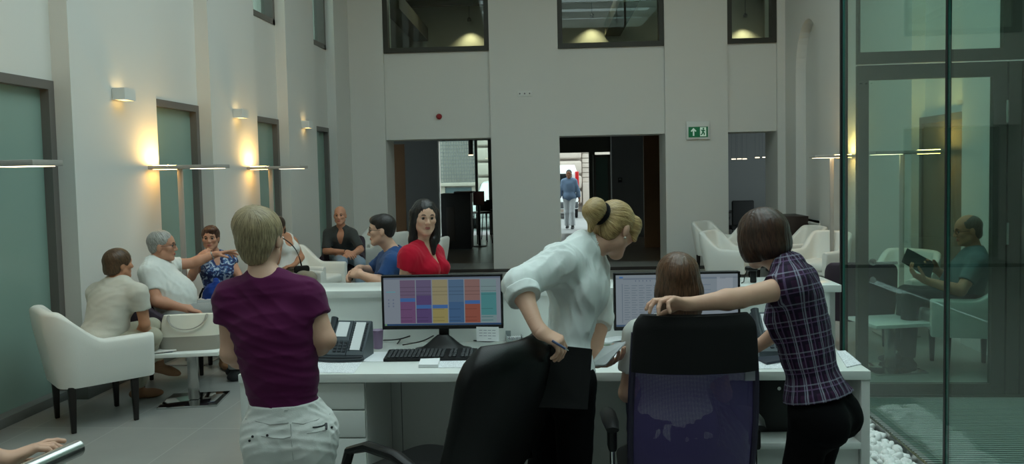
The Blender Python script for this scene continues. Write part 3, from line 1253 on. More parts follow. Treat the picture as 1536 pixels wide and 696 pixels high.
# wall sconces
for k, (a, b) in enumerate(piers[4:7]):
    y = (a + b) / 2
    z = onx((187, 360, 461)[k], (142, 170.5, 187)[k], XP + 0.06)[2]
    t = thing('wall_sconce', ('white box wall light nearest the camera', 'white box wall light in the middle of the row of three',
                              'white box wall light farthest along the left wall')[k], 'wall light', (XP + 0.005, y, z), 0, 'box wall lights')
    mb = MB()
    mb.bb((0, -0.085, -0.05), (0.012, 0.085, 0.05)).bb((0.098, -0.085, -0.05), (0.11, 0.085, 0.05))
    mb.bb((0.012, -0.085, -0.05), (0.098, -0.073, 0.05)).bb((0.012, 0.073, -0.05), (0.098, 0.085, 0.05))
    mb.build('housing', M['white_matte'], t, 0)
    MB().bb((0.012, -0.073, 0.024), (0.098, 0.073, 0.028)).build('upper_lens', M['glow_sc'] if 'glow_sc' in M else M.setdefault('glow_sc', emission('sconce_lens', (255, 214, 140), 4.5)), t, 0)
    MB().bb((0.012, -0.073, -0.044), (0.098, 0.073, -0.04)).build('lower_lens', M['glow_sc'], t, 0)

# ================================================================== RECEPTION DESK
HD = 0.76
DA, DB = onz(357, 562, HD), onz(1306.5, 556.5, HD)
DX = nrm((DB - DA) * vec(1, 1, 0))
DY = vec(-DX[1], DX[0], 0)
DW = np.linalg.norm((DB - DA)[:2])
DRZ = math.atan2(DX[1], DX[0])
DO = vec(DA[0], DA[1], 0)


def dl(p):
    """world -> desk local"""
    q = np.asarray(p) - DO
    return vec(q @ DX, q @ DY, q[2])


def dw(x, y, z):
    return DO + DX * x + DY * y + vec(0, 0, z)


DD = dl(onz(760, 512, HD))[1]
desk = thing('reception_desk', 'long white reception desk with raised counter behind the monitors', 'desk', DO, DRZ)
MB().bb((0, 0, HD - 0.042), (DW, DD, HD), 0.002).build('desk_top', M['white_lam'], desk)
MB().bb((0.002, 0.012, 0), (0.04, DD, HD - 0.042), 0.002).build('side_panel', M['white_matte'], desk)
MB().bb((DW - 0.042, 0.005, 0), (DW - 0.002, DD, HD - 0.042), 0.002).build('side_panel', M['white_matte'], desk)
x_l = dl(onz(540, 565, HD))[0]
x_in = dl(P(574, 600, 4.35))[0]
MB().bb((0.04, DD - 0.05, 0), (DW - 0.042, DD - 0.02, HD - 0.042)).build('modesty_panel', M['white_matte'], desk)
mb = MB()
for u in (585, 601):
    x = dl(P(u, 620, 4.4))[0]
    mb.bb((x, DD - 0.052, 0), (x + 0.004, DD - 0.049, HD - 0.042))
mb.build('panel_joint', M['stone_dark'], desk, 0)
# raised counter
HC = 1.06
cx0, cx1 = 0.02, dl(P(1246, 424, 4.45))[0]
mb = MB().bb((cx0, DD, 0), (cx1 - 0.03, DD + 0.03, HC - 0.04))
mb.build('counter_front', M['white_lam'], desk)
MB().bb((cx0, DD + 0.26, 0), (cx1 - 0.03, DD + 0.3, HC - 0.04)).build('counter_back', M['white_matte'], desk)
MB().bb((cx0, DD - 0.015, HC - 0.04), (cx1, DD + 0.33, HC), 0.002).build('counter_top', M['white_lam'], desk)
MB().bb((cx0, DD, 0), (cx0 + 0.03, DD + 0.3, HC - 0.04)).build('counter_end', M['white_matte'], desk)
MB().bb((cx1 - 0.06, DD, 0), (cx1 - 0.03, DD + 0.3, HC - 0.04)).build('counter_end', M['white_matte'], desk)
# drawer pedestal on the left
ped = thing('drawer_pedestal', 'white three-drawer pedestal under the left end of the desk', 'drawers', DO, DRZ)
MB().bb((0.045, 0.05, 0.0), (x_l, 0.6, HD - 0.046)).build('carcass', M['white_matte'], ped, 0)
zs = [0.03, 0.245, 0.475, HD - 0.05]
zs = [0.03, dl(P(520, 661, 3.78))[2], dl(P(520, 618, 3.78))[2], HD - 0.05]
for k in range(3):
    MB().bb((0.05, 0.03, zs[k] + 0.004), (x_l - 0.003, 0.05, zs[k + 1] - 0.004), 0.002).build('drawer', M['white_lam'], ped)
# low shelf unit on the right
xs0, xs1 = dl(P(1125, 670, 3.6))[0], DW - 0.0
zl = dl(P(1300, 669, 3.6))[2]
lu = thing('low_shelf_unit', 'low white shelf box under the right end of the desk', 'shelf unit', DO, DRZ)
MB().bb((xs0, 0.0, zl - 0.03), (xs1 - 0.044, 0.6, zl), 0.002).build('shelf', M['white_lam'], lu)
MB().bb((xs0, 0.03, 0.0), (xs1 - 0.044, 0.05, zl - 0.03), 0.001).build('front_panel', M['white_matte'], lu)
MB().bb((xs0, 0.05, 0.0), (xs0 + 0.02, 0.6, zl - 0.03)).build('side_panel', M['white_matte'], lu)
# the black computer standing on it
pcu = thing('computer_tower', 'black computer case on the low shelf under the desk', 'computer', dw(xs0 + 0.14, 0.15, zl + 0.001), DRZ)
MB().bb((-0.1, 0, 0), (0.1, 0.4, 0.28), 0.008).build('case', M['black'], pcu)
MB().bb((-0.09, -0.012, 0.02), (0.09, 0.0, 0.26), 0.004).build('front_panel', M['black'], pcu)
MB().cyl((0.05, -0.016, 0.22), (0.05, -0.01, 0.22), 0.009).build('power_button', M['steel'], pcu)
o = MB().box((0, 0, 0.02), (0.3, 0.24, 0.04), 0.006).build('document_tray', M['black'])
o.location = dw(xs0 + 0.45, 0.22, zl + 0.001)
o.rotation_euler = (0, 0, DRZ)
tag(o, 'flat black tray on the low shelf behind the black trousers', 'tray')


# ------------------------------------------------------------------ monitors
def screen_mat(rgb, s=1.0):
    g = sum(rgb) / 3
    return emission('screen_%d_%d_%d' % rgb, tuple(0.86 * c + 0.10 * g for c in rgb), s)


def monitor(label, u0, v0, u1, v1, u2, v2, zc, zbase, base_u, base_v, cells):
    """top-left, top-right, bottom-left pixels of the case"""
    tl, tr, bl = P(u0, v0, zc), P(u1, v1, zc - 0.03), P(u2, v2, zc)
    x = nrm((tr - tl) * vec(1, 1, 0))
    w = np.linalg.norm(tr - tl)
    h = tl[2] - bl[2]
    rz = math.atan2(x[1], x[0])
    mid = (tl + tr) / 2
    t = thing('monitor', label, 'monitor', (mid[0], mid[1], HD + 0.001), rz, 'wide black monitors on the desk')
    zt = tl[2] - HD
    zb_ = zt - h
    b = 0.012
    mb = MB().box((0, 0.02, (zt + zb_) / 2), (w, 0.035, h), 0.006, 3)
    mb.build('case', M['black'], t)
    mb = MB()
    for lo, hi in (((-w / 2, -0.004, zt - b), (w / 2, 0.004, zt)), ((-w / 2, -0.004, zb_), (w / 2, 0.004, zb_ + b * 1.7)),
                   ((-w / 2, -0.004, zb_), (-w / 2 + b, 0.004, zt)), ((w / 2 - b, -0.004, zb_), (w / 2, 0.004, zt))):
        mb.bb(lo, hi, 0.0015, 1)
    mb.build('bezel', M['black'], t, 0)
    # lit screen: flat picture of rectangles
    sw, sh = w - 2 * b, h - 2.7 * b
    mb = MB()
    mats = []

    def rect(x0, y0, x1, y1, rgb, d):
        m = screen_mat(rgb)
        if m not in mats:
            mats.append(m)
        mb.mi = mats.index(m)
        X = lambda q: -sw / 2 + q * sw
        Z = lambda q: zt - b - q * sh
        y = 0.0015 - d * 0.00025
        mb._add([(X(x0), y, Z(y1)), (X(x1), y, Z(y1)), (X(x1), y, Z(y0)), (X(x0), y, Z(y0))], [[0, 1, 2, 3]])
    for c in cells:
        rect(*c)
    mb.build('screen', mats, t, 0, fix=False)
    # stand
    mb = MB()
    mb.box((0, 0.045, zb_ / 2 + 0.06), (0.055, 0.026, zb_ + 0.12), 0.008)
    mb.build('stand_neck', M['black'], t)
    mb = MB()

    def fn(a, v):
        th = 2 * PI * a
        r = 0.155 * (1 - v) ** 0.8 + 0.03 * v
        return (r * math.cos(th), 0.0 + r * 0.5 * math.sin(th), 0.006 + 0.075 * v ** 2.2)
    mb.grid(fn, 40, 10, True)
    mb.f.append([i * 10 + 9 for i in range(40)])
    mb.m.append(0)
    mb.lathe([(0.155, 0), (0.157, 0.004), (0.155, 0.007)], (0, 0, 0), 40)
    for i in range(len(mb.v) - 120, len(mb.v)):
        p = mb.v[i]
        mb.v[i] = (p[0], 0.0 + p[1] * 0.5, p[2])
    mb.build('stand_base', M['black'], t)
    return t


bgc = (108, 118, 128)
cells = [(0, 0, 1, 1, bgc, 0), (0, 0, 1, .035, (82, 94, 110), 1), (0, .965, 1, 1, (34, 60, 92), 1), (.004, .965, .02, 1, (90, 130, 90), 2)]
cols = [((92, 78, 100), (92, 64, 98), .14, .50), ((84, 76, 104), (72, 58, 98), .278, .38), ((126, 120, 90), (128, 120, 72), .417, .60),
        ((66, 92, 118), (52, 82, 116), .556, .52), ((116, 88, 84), (122, 68, 56), .694, .56), ((100, 124, 126), (60, 116, 118), .833, .33)]
for k, (c0_, c1_, x0, yb) in enumerate(cols):
    x1 = x0 + .13
    cells += [(x0, .055, x1, yb, c0_, 1), (x0, yb, x1, .955 if k < 5 else .8, c1_, 1)]
    if k == 5:
        cells.append((x0, .8, x1, .955, c0_, 1))
    for yy in (.2, .29, .36, .66, .83, .9):
        dk = tuple(int(q * .82) for q in (c0_ if yy < yb else c1_))
        cells.append((x0, yy, x1 - (.03 if yy > .5 else 0), yy + .012, dk, 2))
for k, y0 in ((0, .43), (1, .575), (2, .575), (4, .49)):
    x0 = cols[k][2]
    cells.append((x0, y0, x0 + .13, y0 + .075, (52, 88, 140), 3))
cells += [(.02, .29, .1, .305, (70, 140, 150), 2)]
for yy in (.45, .52, .58):
    for xx in (.035, .075):
        cells.append((xx, yy, xx + .012, yy + .03, (88, 98, 116), 2))
M1 = monitor('wide monitor showing six coloured calendar columns', 571.5, 414, 753.5, 411.5, 574, 495.5, 4.24, 0, 667, 520, cells)
g_ = (112, 124, 132)
cells = [(0, 0, 1, 1, g_, 0), (0, .965, 1, 1, (60, 80, 104), 1), (0, .06, 1, .08, (96, 108, 120), 1), (.06, .08, .9, .09, (90, 104, 118), 1),
         (.03, .03, .06, .06, (60, 100, 150), 2), (.83, .06, .96, .5, (126, 136, 144), 1), (.87, .32, .95, .52, (86, 92, 108), 2), (.87, .44, .95, .52, (100, 70, 78), 3)]
for xx in (.16, .19, .22, .25, .28):
    cells.append((xx, .1, xx + .008, .13, (88, 100, 116), 2))
for r_ in range(15):
    for c_ in range(5):
        y0 = .2 + r_ * .047
        cells.append((.07 + c_ * .06, y0, .07 + c_ * .06 + .035 + .012 * ((r_ * 3 + c_) % 2), y0 + .012, (90, 104, 114), 2))
cells += [(.05, .17, .055, .93, (86, 100, 112), 2), (.37, .17, .375, .93, (86, 100, 112), 2)]
for yy in (.2, .3, .36):
    cells.append((.68, yy, .78, yy + .012, (92, 106, 120), 2))
M2 = monitor('wide monitor showing pale grey lists, behind the seated brown-haired head', 920, 410, 1110, 406, 923.5, 497, 4.15, 0, 1015, 520, cells)

# sticky card hanging from the first monitor
q0_, q1_ = P(714.5, 490, 4.20), P(748, 490, 4.18)
x = nrm((q1_ - q0_) * vec(1, 1, 0))
t = thing('note_card', 'white printed card hanging from the corner of the calendar monitor', 'card', (q0_[0], q0_[1], q0_[2]), math.atan2(x[1], x[0]))
wd = np.linalg.norm(q1_ - q0_)
MB().bb((0, -0.002, -0.078), (wd, -0.0005, 0.0)).build('card', M['paper'], t, 0)
mb = MB()
for r_ in range(4):
    for c_ in range(4):
        if r_ == 3 and c_ != 2:
            continue
        mb.bb((0.015 + c_ * 0.024, -0.0026, -0.02 - r_ * 0.015), (0.033 + c_ * 0.024, -0.0021, -0.017 - r_ * 0.015))
mb.build('print_lines', mat('grey_print', (150, 152, 165), 0.8), t, 0)

# ------------------------------------------------------------------ keyboard, phones, cup, papers
def on_desk(u, v):
    return onz(u, v, HD) + vec(0, 0, 0.0012)


def keyboard(label, ua, va, ub, vb, depth=0.16):
    a, b = on_desk(ua, va), on_desk(ub, vb)
    x = nrm(b - a)
    w = np.linalg.norm(b - a)
    t = thing('keyboard', label, 'keyboard', a, math.atan2(x[1], x[0]))
    MB().prism([(0, 0), (depth, 0), (depth, 0.026), (0, 0.014)], 0, w, 'x').build('case', M['black'], t, 0)
    km = mat('key_grey', (52, 55, 58), 0.5)
    n = 21
    blocks = [MB(), MB(), MB()]
    for r_ in range(6):
        for c_ in range(n):
            if c_ in (14, 17) and r_ != 0:
                pass
            kw = (w - 0.03) / n
            yy = 0.012 + r_ * (depth - 0.024) / 6
            zz = 0.014 + 0.012 * yy / depth
            if c_ == 14 or c_ == 17:
                continue
            blocks[0 if c_ < 14 else 1 if c_ < 17 else 2].box((0.015 + (c_ + .5) * kw, yy + 0.011, zz + 0.004), (kw * .86, 0.0185, 0.009), 0.003, 1)
    for mb in blocks:
        mb.build('key_block', km, t, 0)
    return t


keyboard('black keyboard in front of the calendar monitor', 575, 543, 713, 541, 0.165)

t = thing('desk_phone', 'grey office telephone with paper-labelled key module, left of the purple cup', 'telephone', on_desk(503, 540), DRZ - 0.12, 'grey office telephones')
t.scale = (0.9, 0.9, 0.9)
M['phone'] = mat('phone_grey', (78, 86, 92), 0.4)
M['phone_dk'] = mat('phone_dark', (44, 50, 56), 0.45)


def phone_body(t, x0, x1, name, hgt=0.2):
    poly = [(0, 0), (0.17, 0), (0.17, hgt - 0.01), (0.15, hgt), (0.0, 0.03)]
    MB().prism(poly, x0, x1, 'x').build(name, M['phone'], t, 0)


def slope_box(t, name, m, x0, x1, s0, s1, hgt, up=0.003, k=1):
    """box on the sloping face between s0 and s1 (0 front, 1 back)"""
    d = Vector((0, 0.15, hgt - 0.03))
    n = Vector((0, -(hgt - 0.03), 0.15)).normalized()
    o = Vector((0, 0, 0.03))
    a, b = o + d * s0, o + d * s1
    vs = []
    for p in (a, b):
        for h in (-0.002, up):
            for x in (x0, x1):
                vs.append(p + n * h + Vector((x, 0, 0)))
    return vs, [[0, 1, 3, 2], [4, 6, 7, 5], [0, 4, 5, 1], [2, 3, 7, 6], [0, 2, 6, 4], [1, 5, 7, 3]]


def phone_fill(t, x0, x1, kind, hgt):
    if kind == 'module':
        MB()._add(*slope_box(t, '', None, x0 + 0.015, x1 - 0.03, 0.14, 0.95, hgt, 0.003)).build('paper_label', M['paper'], t, 0)
        mb = MB()
        for k in range(12):
            for xx in (x0 + 0.006, x1 - 0.024):
                mb._add(*slope_box(t, '', None, xx, xx + 0.010, 0.12 + k * .07, 0.16 + k * .07, hgt, 0.005))
        mb.build('keys', M['phone_dk'], t, 0)
    else:
        mb = MB()
        for r_ in range(4):
            for c_ in range(3):
                xx = x0 + 0.06 + c_ * 0.028
                mb._add(*slope_box(t, '', None, xx, xx + 0.02, 0.08 + r_ * .085, 0.14 + r_ * .085, hgt, 0.006))
        mb.build('keys', M['phone_dk'], t, 0)
        MB()._add(*slope_box(t, '', None, x0 + 0.05, x1 - 0.02, 0.52, 0.95, hgt, 0.003)).build('display_label', M['paper'], t, 0)
        MB().tube([(x0 + 0.022, 0.02, 0.06), (x0 + 0.022, 0.06, 0.115), (x0 + 0.022, 0.1, 0.15), (x0 + 0.022, 0.15, 0.215)], [0.02, 0.015, 0.015, 0.022], 10).build('handset', M['phone_dk'], t)


phone_body(t, -0.08, 0.06, 'body', 0.2)
phone_fill(t, -0.08, 0.06, 'phone', 0.2)
phone_body(t, 0.065, 0.17, 'key_module', 0.2)
phone_fill(t, 0.065, 0.17, 'module', 0.2)
pts = []
for k in range(22):
    a = k / 21
    pts.append((-0.14 + 0.3 * a, -0.035 - 0.03 * math.sin(PI * a), 0.011))
for k in range(12):
    a = PI * k / 11
    pts.append((0.16 + 0.018 * math.sin(a), -0.035 + 0.022 * (1 - math.cos(a)) / 2, 0.011 + 0.008 * k / 11))
for k in range(22):
    a = 1 - k / 21
    pts.append((-0.14 + 0.3 * a, -0.012 - 0.02 * math.sin(PI * a), 0.019))
MB().tube(pts, 0.0085, 8).build('cord', M['phone_dk'], t)

q = on_desk(1160, 536)
t = thing('desk_phone', 'grey office telephone partly hidden by the arm of the plaid-shirted woman', 'telephone', q, DRZ + 0.05, 'grey office telephones')
phone_body(t, -0.07, 0.1, 'body', 0.2)
phone_fill(t, -0.07, 0.1, 'phone', 0.2)
mb = MB()
mb._add(*slope_box(t, '', None, 0.015, 0.06, 0.6, 0.85, 0.2, 0.006))
mb.build('screen', mat('phone_lcd', (70, 84, 90), 0.3), t, 0)

t = thing('plastic_cup', 'small purple plastic cup right of the left telephone', 'cup', on_desk(567, 522.5))
M['cup'] = NT('purple_translucent_plastic')
_b = M['cup'].n('BsdfPrincipled', i_Roughness=0.25)
_b.inputs['Base Color'].default_value = lin((168, 140, 178))
_b.inputs['Transmission Weight'].default_value = 0.35
M['cup'] = M['cup'].done(_b.outputs[0])
MB().lathe([(0.024, 0), (0.0255, 0.002), (0.032, 0.1), (0.033, 0.101), (0.0315, 0.1), (0.0245, 0.004), (0.001, 0.004)], seg=32).build('cup_body', M['cup'], t)
MB().lathe([(0.0318, 0.097), (0.0338, 0.0985), (0.0338, 0.1015), (0.0318, 0.103)], seg=32).build('rim', M['cup'], t)


def sheet(name, label, corners, cat='paper', thick=0.0006, m=None, z=HD, group=None, lift=0.0):
    pts = [onz(u, v, z) for u, v in corners]
    c = sum(pts) / len(pts)
    mb = MB()
    n = len(pts)
    vs = [(p[0] - c[0], p[1] - c[1], lift) for p in pts] + [(p[0] - c[0], p[1] - c[1], lift + thick) for p in pts]
    fs = [[i, (i + 1) % n, n + (i + 1) % n, n + i] for i in range(n)] + [list(range(n))[::-1], list(range(n, 2 * n))]
    mb._add(vs, fs)
    o = mb.build(name, m or M['paper'], None, 0)
    o.location = (c[0], c[1], z + 0.0012)
    return tag(o, label, cat, group)


def form_mat():
    t = NT('printed_form')
    tc = t.n('TexCoord')
    wv = t.n('TexWave', wave_type='BANDS', bands_direction='Y', i_Scale=26.0, i_Distortion=0.0)
    t.l(tc.outputs['Object'], wv.inputs['Vector'])
    no = t.n('TexNoise', i_Scale=160.0)
    t.l(tc.outputs['Object'], no.inputs['Vector'])
    k = t.math('MULTIPLY', t.math('GREATER_THAN', wv.outputs['Fac'], 0.8), t.math('GREATER_THAN', no.outputs['Fac'], 0.48))
    b = t.n('BsdfPrincipled', i_Roughness=0.8)
    t.l(t.mix(k, lin((230, 233, 236)), lin((150, 152, 158))), b.inputs['Base Color'])
    return t.done(b.outputs[0])


M['form'] = form_mat()
sheet('paper_sheet', 'printed sheet on the desk beside the woman in purple', ((470, 540), (545, 541), (531, 560), (462, 559)), m=M['form'])
sheet('paper_sheet', 'blank white sheet sticking out left of the black keyboard', ((548, 529), (581, 528), (576, 543), (546, 543)))
sheet('paper_sheet', 'white sheet right of the little notepad in front of the keyboard', ((657, 541), (706, 540), (698, 552), (655, 552)), m=M['form'])
t = sheet('notepad', 'small block of white note paper in front of the keyboard', ((631, 543), (660, 542), (657, 552), (628, 552)), 'notepad', 0.016)
sheet('paper_sheet', 'long printed sheet at the far right end of the desk', ((1255, 528), (1268, 527), (1292, 547), (1270, 552)), m=M['form'], thick=0.004)
sheet('paper_sheet', 'printed sheets under the right telephone', ((1128, 533), (1172, 532), (1176, 553), (1130, 554)), m=M['form'])
sheet('folder', 'dark blue folder lying in front of the right telephone', ((1134, 540), (1172, 537), (1175, 544), (1150, 548)), 'folder', 0.012, mat('blue_black_folder', (40, 46, 58), 0.5), lift=0.002)
# clear tray of paper clips
q = on_desk(772, 515)
t = thing('clip_tray', 'clear little tray of paper clips behind the black office chair', 'tray', q, DRZ + 0.15)
mb = MB()
for lo, hi in (((-0.045, -0.06, 0), (0.045, 0.06, 0.004)), ((-0.045, -0.06, 0), (-0.041, 0.06, 0.04)), ((0.041, -0.06, 0), (0.045, 0.06, 0.04)), ((-0.045, 0.056, 0), (0.045, 0.06, 0.06)), ((-0.045, -0.06, 0), (0.045, -0.056, 0.03))):
    mb.bb(lo, hi)
mb.build('tray_shell', mat('clear_grey_plastic', (150, 160, 160), 0.15), t, 0)
mb = MB()
for k in range(7):
    for j in range(2):
        mb.bb((-0.036 + k * 0.011, -0.045 + j * 0.055, 0.006), (-0.030 + k * 0.011, -0.005 + j * 0.055, 0.018 + 0.012 * j))
mb.build('clips', M['paper'], t, 0)
# open notebook and papers near the hand holding sheets
q = on_desk(908, 512)
t = thing('open_notebook', 'open notebook with green edge behind the hand holding papers', 'notebook', q, DRZ + 0.1)
for s in (-1, 1):
    mb = MB().grid(lambda a, b, s=s: (s * a * 0.15, -0.1 + 0.2 * b, 0.012 + 0.012 * math.sin(PI * a * 0.9)), 10, 4)
    mb.grid(lambda a, b, s=s: (s * a * 0.15, -0.1 + 0.2 * b, 0.003), 10, 4)
    mb.bb((min(0, s * 0.15), -0.1, 0.003), (max(0, s * 0.15), 0.1, 0.014))
    mb.build('page_block', M['paper'], t, 40)
MB().bb((-0.155, -0.105, 0), (0.155, 0.105, 0.003)).build('cover', mat('green_cover', (96, 128, 76), 0.6), t, 0)
for k in range(5):
    sheet('paper_sheet', ['lowest loose sheet of the pile beside the open notebook', 'second loose sheet from the bottom beside the open notebook',
                          'middle loose sheet of the pile beside the open notebook', 'second loose sheet from the top beside the open notebook',
                          'topmost loose sheet of the pile beside the open notebook'][k],
          ((880 + 3 * k, 521 + k), (930 + 4 * k, 519 + 2 * k), (948 + 2 * k, 533 + k), (892 + 2 * k, 537 + k)), m=M['form'] if k % 2 else M['paper'], lift=0.0015 * k, group='loose sheets beside the notebook')
# cables behind the monitor
for k, pts in enumerate((((570, 512), (600, 517), (640, 505), (668, 505)), ((596, 517), (612, 506), (628, 512), (652, 501)), ((604, 519), (634, 520), (660, 508), (676, 505)),
                         ((700, 511), (735, 514), (760, 508), (785, 505)))):
    P3 = [on_desk(u, v) + vec(0, 0, 0.005 + 0.03 * (k < 3) * math.sin(PI * i / 3)) for i, (u, v) in enumerate(pts)]
    cv = []
    for i in range(len(P3) - 1):
        p0, p1, p2, p3 = P3[max(i - 1, 0)], P3[i], P3[i + 1], P3[min(i + 2, len(P3) - 1)]
        for j in range(8):
            s = j / 8
            cv.append(0.5 * ((2 * p1) + (-p0 + p2) * s + (2 * p0 - 5 * p1 + 4 * p2 - p3) * s ** 2 + (-p0 + 3 * p1 - 3 * p2 + p3) * s ** 3))
    cv.append(P3[-1])
    o = MB().tube(cv, 0.0038, 6).build('cable', M['black'])
    tag(o, ('black cable running from the purple cup to the monitor stand', 'black cable looping up behind the keyboard',
            'black cable lying flat behind the keyboard, under the others', 'black cable running right from the calendar monitor')[k], 'cable')
# webcam on the counter
q = onz(1130, 424, HC) + vec(0, 0, 0.001)
t = thing('webcam', 'small black camera on a foot on the counter, left of the plaid shirt', 'webcam', q, DRZ - 0.3)
MB().box((0, 0, 0.035), (0.035, 0.03, 0.07), 0.006).build('foot', M['black'], t)
MB().box((-0.01, -0.01, 0.08), (0.07, 0.035, 0.028), 0.01, 3).build('camera_body', M['black'], t)
MB().cyl((-0.02, -0.024, 0.08), (-0.02, -0.034, 0.08), 0.009).build('lens', M['black'], t)
MB().tube([(-0.03, -0.005, 0.075), (-0.045, -0.02, 0.04), (-0.05, -0.03, 0.006), (-0.06, -0.06, 0.004)], 0.003, 6).build('cord', M['black'], t)


# ================================================================== OFFICE CHAIRS (front faces local +y)
def office_base(t, m_base):
    mb = MB()
    mb.cyl((0, 0.02, 0.09), (0, 0.02, 0.42), 0.028)
    mb.build('gas_lift', M['steel'], t)
    for k in range(5):
        a = 2 * PI * k / 5 + 0.3
        d = Vector((math.cos(a), math.sin(a), 0))
        mb = MB().tube([Vector((0, 0.02, 0.11)) + d * 0.03, Vector((0, 0.02, 0.095)) + d * 0.2, Vector((0, 0.02, 0.075)) + d * 0.3], [0.026, 0.022, 0.018], 8)
        o = mb.build('base_leg', m_base, t)
        p = Vector((0, 0.02, 0.028)) + d * 0.3
        s = Vector((-d.y, d.x, 0))
        MB().cyl(p - s * 0.022, p + s * 0.022, 0.028).build('castor', M['black'], o)


def loft(sections, n=40):
    """closed loft through (y, z, halfwidth, thickness, tilt) sections of rounded-rectangle outline"""
    mb = MB()
    vs, fs = [], []
    for (yc, zc, hw, th, bow) in sections:
        for k in range(n):
            a = 2 * PI * k / n
            c, s = math.cos(a), math.sin(a)
            e = 0.5
            x = hw * abs(c) ** 0.35 * (1 if c > 0 else -1) if abs(c) > 1e-9 else 0
            y = th * abs(s) ** e * (1 if s > 0 else -1)
            vs.append((x, yc + y + bow * (x / max(hw, 1e-3)) ** 2, zc))
    for i in range(len(sections) - 1):
        for k in range(n):
            l = (k + 1) % n
            fs.append([i * n + k, i * n + l, (i + 1) * n + l, (i + 1) * n + k])
    fs.append(list(range(n))[::-1])
    fs.append([(len(sections) - 1) * n + k for k in range(n)])
    return mb._add(vs, fs)


M['leather_black'] = mat('black_leather', (11, 11, 12), 0.38, spec=0.28, bump=0.08, bscale=200)
# --- black chair
pc_ = P(720, 560, 2.93)
BC = vec(pc_[0], pc_[1], 0)
BCF = nrm(vec(-0.84, 0.55, 0))
t = thing('office_chair', 'black padded office chair turned away, in front of the white-shirted woman', 'office chair', (BC[0], BC[1], 0),
          math.atan2(BCF[1], BCF[0]) - PI / 2, 'office chairs at the desk')
sec = []
for k in range(25):
    s = k / 24
    z = 0.50 + 0.615 * s
    hw = 0.228 + 0.05 * math.sin(PI * min(1, s * 1.15) * 0.8)
    if s > 0.8:
        hw *= math.sqrt(max(0.02, 1 - ((s - 0.8) / 0.2) ** 2 * 0.62))
    th = 0.05 * (1 if s < 0.88 else max(0.25, 1 - ((s - 0.88) / 0.12) ** 2 * 0.8))
    y = 0.0 - 0.20 * s - 0.05 * math.sin(PI * s)
    sec.append((y, z, hw, th, 0.055))
loft(sec).build('backrest', M['leather_black'], t, 60)
loft([(0.30, 0.44, 0.2, 0.2, 0.0), (0.28, 0.45, 0.24, 0.24, 0), (0.28, 0.52, 0.25, 0.25, 0), (0.28, 0.545, 0.22, 0.22, 0)]).build('seat', M['leather_black'], t, 60)
MB().tube([(0, 0.2, 0.43), (0, 0.0, 0.43), (0, -0.07, 0.5), (0, -0.09, 0.62)], 0.03, 8, flat=0.6).build('back_bar', M['black'], t)
for s in (-1, 1):
    MB().tube([(s * 0.26, 0.42, 0.47), (s * 0.3, 0.44, 0.58), (s * 0.3, 0.40, 0.68), (s * 0.3, 0.3, 0.715), (s * 0.3, 0.15, 0.71), (s * 0.29, 0.03, 0.66), (s * 0.27, -0.02, 0.56)],
              [0.018, 0.02, 0.024, 0.028, 0.028, 0.024, 0.018], 10, flat=0.7).build('armrest', M['leather_black'], t)
office_base(t, M['black'])

# --- purple mesh chair
pc_ = P(1036, 560, 2.98)
PC = vec(pc_[0], pc_[1], 0)
PCF = nrm(C_F * vec(1, 1, 0) + C_R * vec(1, 1, 0) * 0.02)
t = thing('office_chair', 'high-backed office chair with purple mesh and black head panel', 'office chair', (PC[0], PC[1], 0),
          math.atan2(PCF[1], PCF[0]) - PI / 2, 'office chairs at the desk')


def mesh_mat():
    t = NT('purple_mesh_fabric')
    tc = t.n('TexCoord')
    sc = t.n('VectorMath', operation='SCALE')
    sc.inputs['Scale'].default_value = 330.0
    t.l(tc.outputs['Object'], sc.inputs[0])
    sp = t.n('SeparateXYZ')
    t.l(sc.outputs[0], sp.inputs[0])
    hx = t.math('LESS_THAN', t.math('FRACT', sp.outputs[0]), 0.34)
    hz = t.math('LESS_THAN', t.math('FRACT', sp.outputs[2]), 0.34)
    hole = t.math('MULTIPLY', hx, hz)
    b = t.n('BsdfPrincipled', i_Roughness=0.5)
    b.inputs['Base Color'].default_value = lin((72, 58, 112))
    b.inputs['Specular IOR Level'].default_value = 0.35
    b.inputs['Sheen Weight'].default_value = 0.15
    tr = t.n('BsdfTransparent')
    mx = t.n('MixShader')
    t.l(hole, mx.inputs[0])
    t.l(b.outputs[0], mx.inputs[1])
    t.l(tr.outputs[0], mx.inputs[2])
    return t.done(mx.outputs[0])


M['mesh'] = mesh_mat()


def back_y(z):
    s = (z - 0.48) / 0.7
    return -0.02 - 0.10 * s + 0.07 * math.sin(PI * s) * -0.3


def back_hw(z):
    s = (z - 0.48) / 0.7
    return 0.235 - 0.015 * (s - 0.2) + 0.012 * math.sin(PI * s)


mb = MB().grid(lambda u, v: ((2 * u - 1) * (back_hw(0.5 + 0.5 * v) - 0.012), back_y(0.5 + 0.5 * v) + 0.05 * (2 * u - 1) ** 2, 0.5 + 0.5 * v), 24, 30)
mb.build('mesh_back', M['mesh'], t, 60)
for s in (-1, 1):
    MB().tube([(s * (back_hw(z) - 0.008), back_y(z) + 0.05, z) for z in [0.48 + 0.035 * k for k in range(19)]], 0.013, 8).build('back_frame', mat('purple_black_trim', (40, 34, 58), 0.5) if s < 0 else bpy.data.materials['purple_black_trim'], t)
sec = []
for k in range(14):
    s = k / 13
    z = 0.965 + 0.215 * s
    hw = back_hw(min(z, 1.17)) * (1 if s < 0.75 else math.sqrt(max(0.05, 1 - ((s - 0.75) / 0.25) ** 2 * 0.22)))
    sec.append((back_y(z) - 0.0, z, hw, 0.03 if s < 0.85 else 0.022, 0.045))
loft(sec, 48).build('head_panel', M['black_soft'], t, 60)
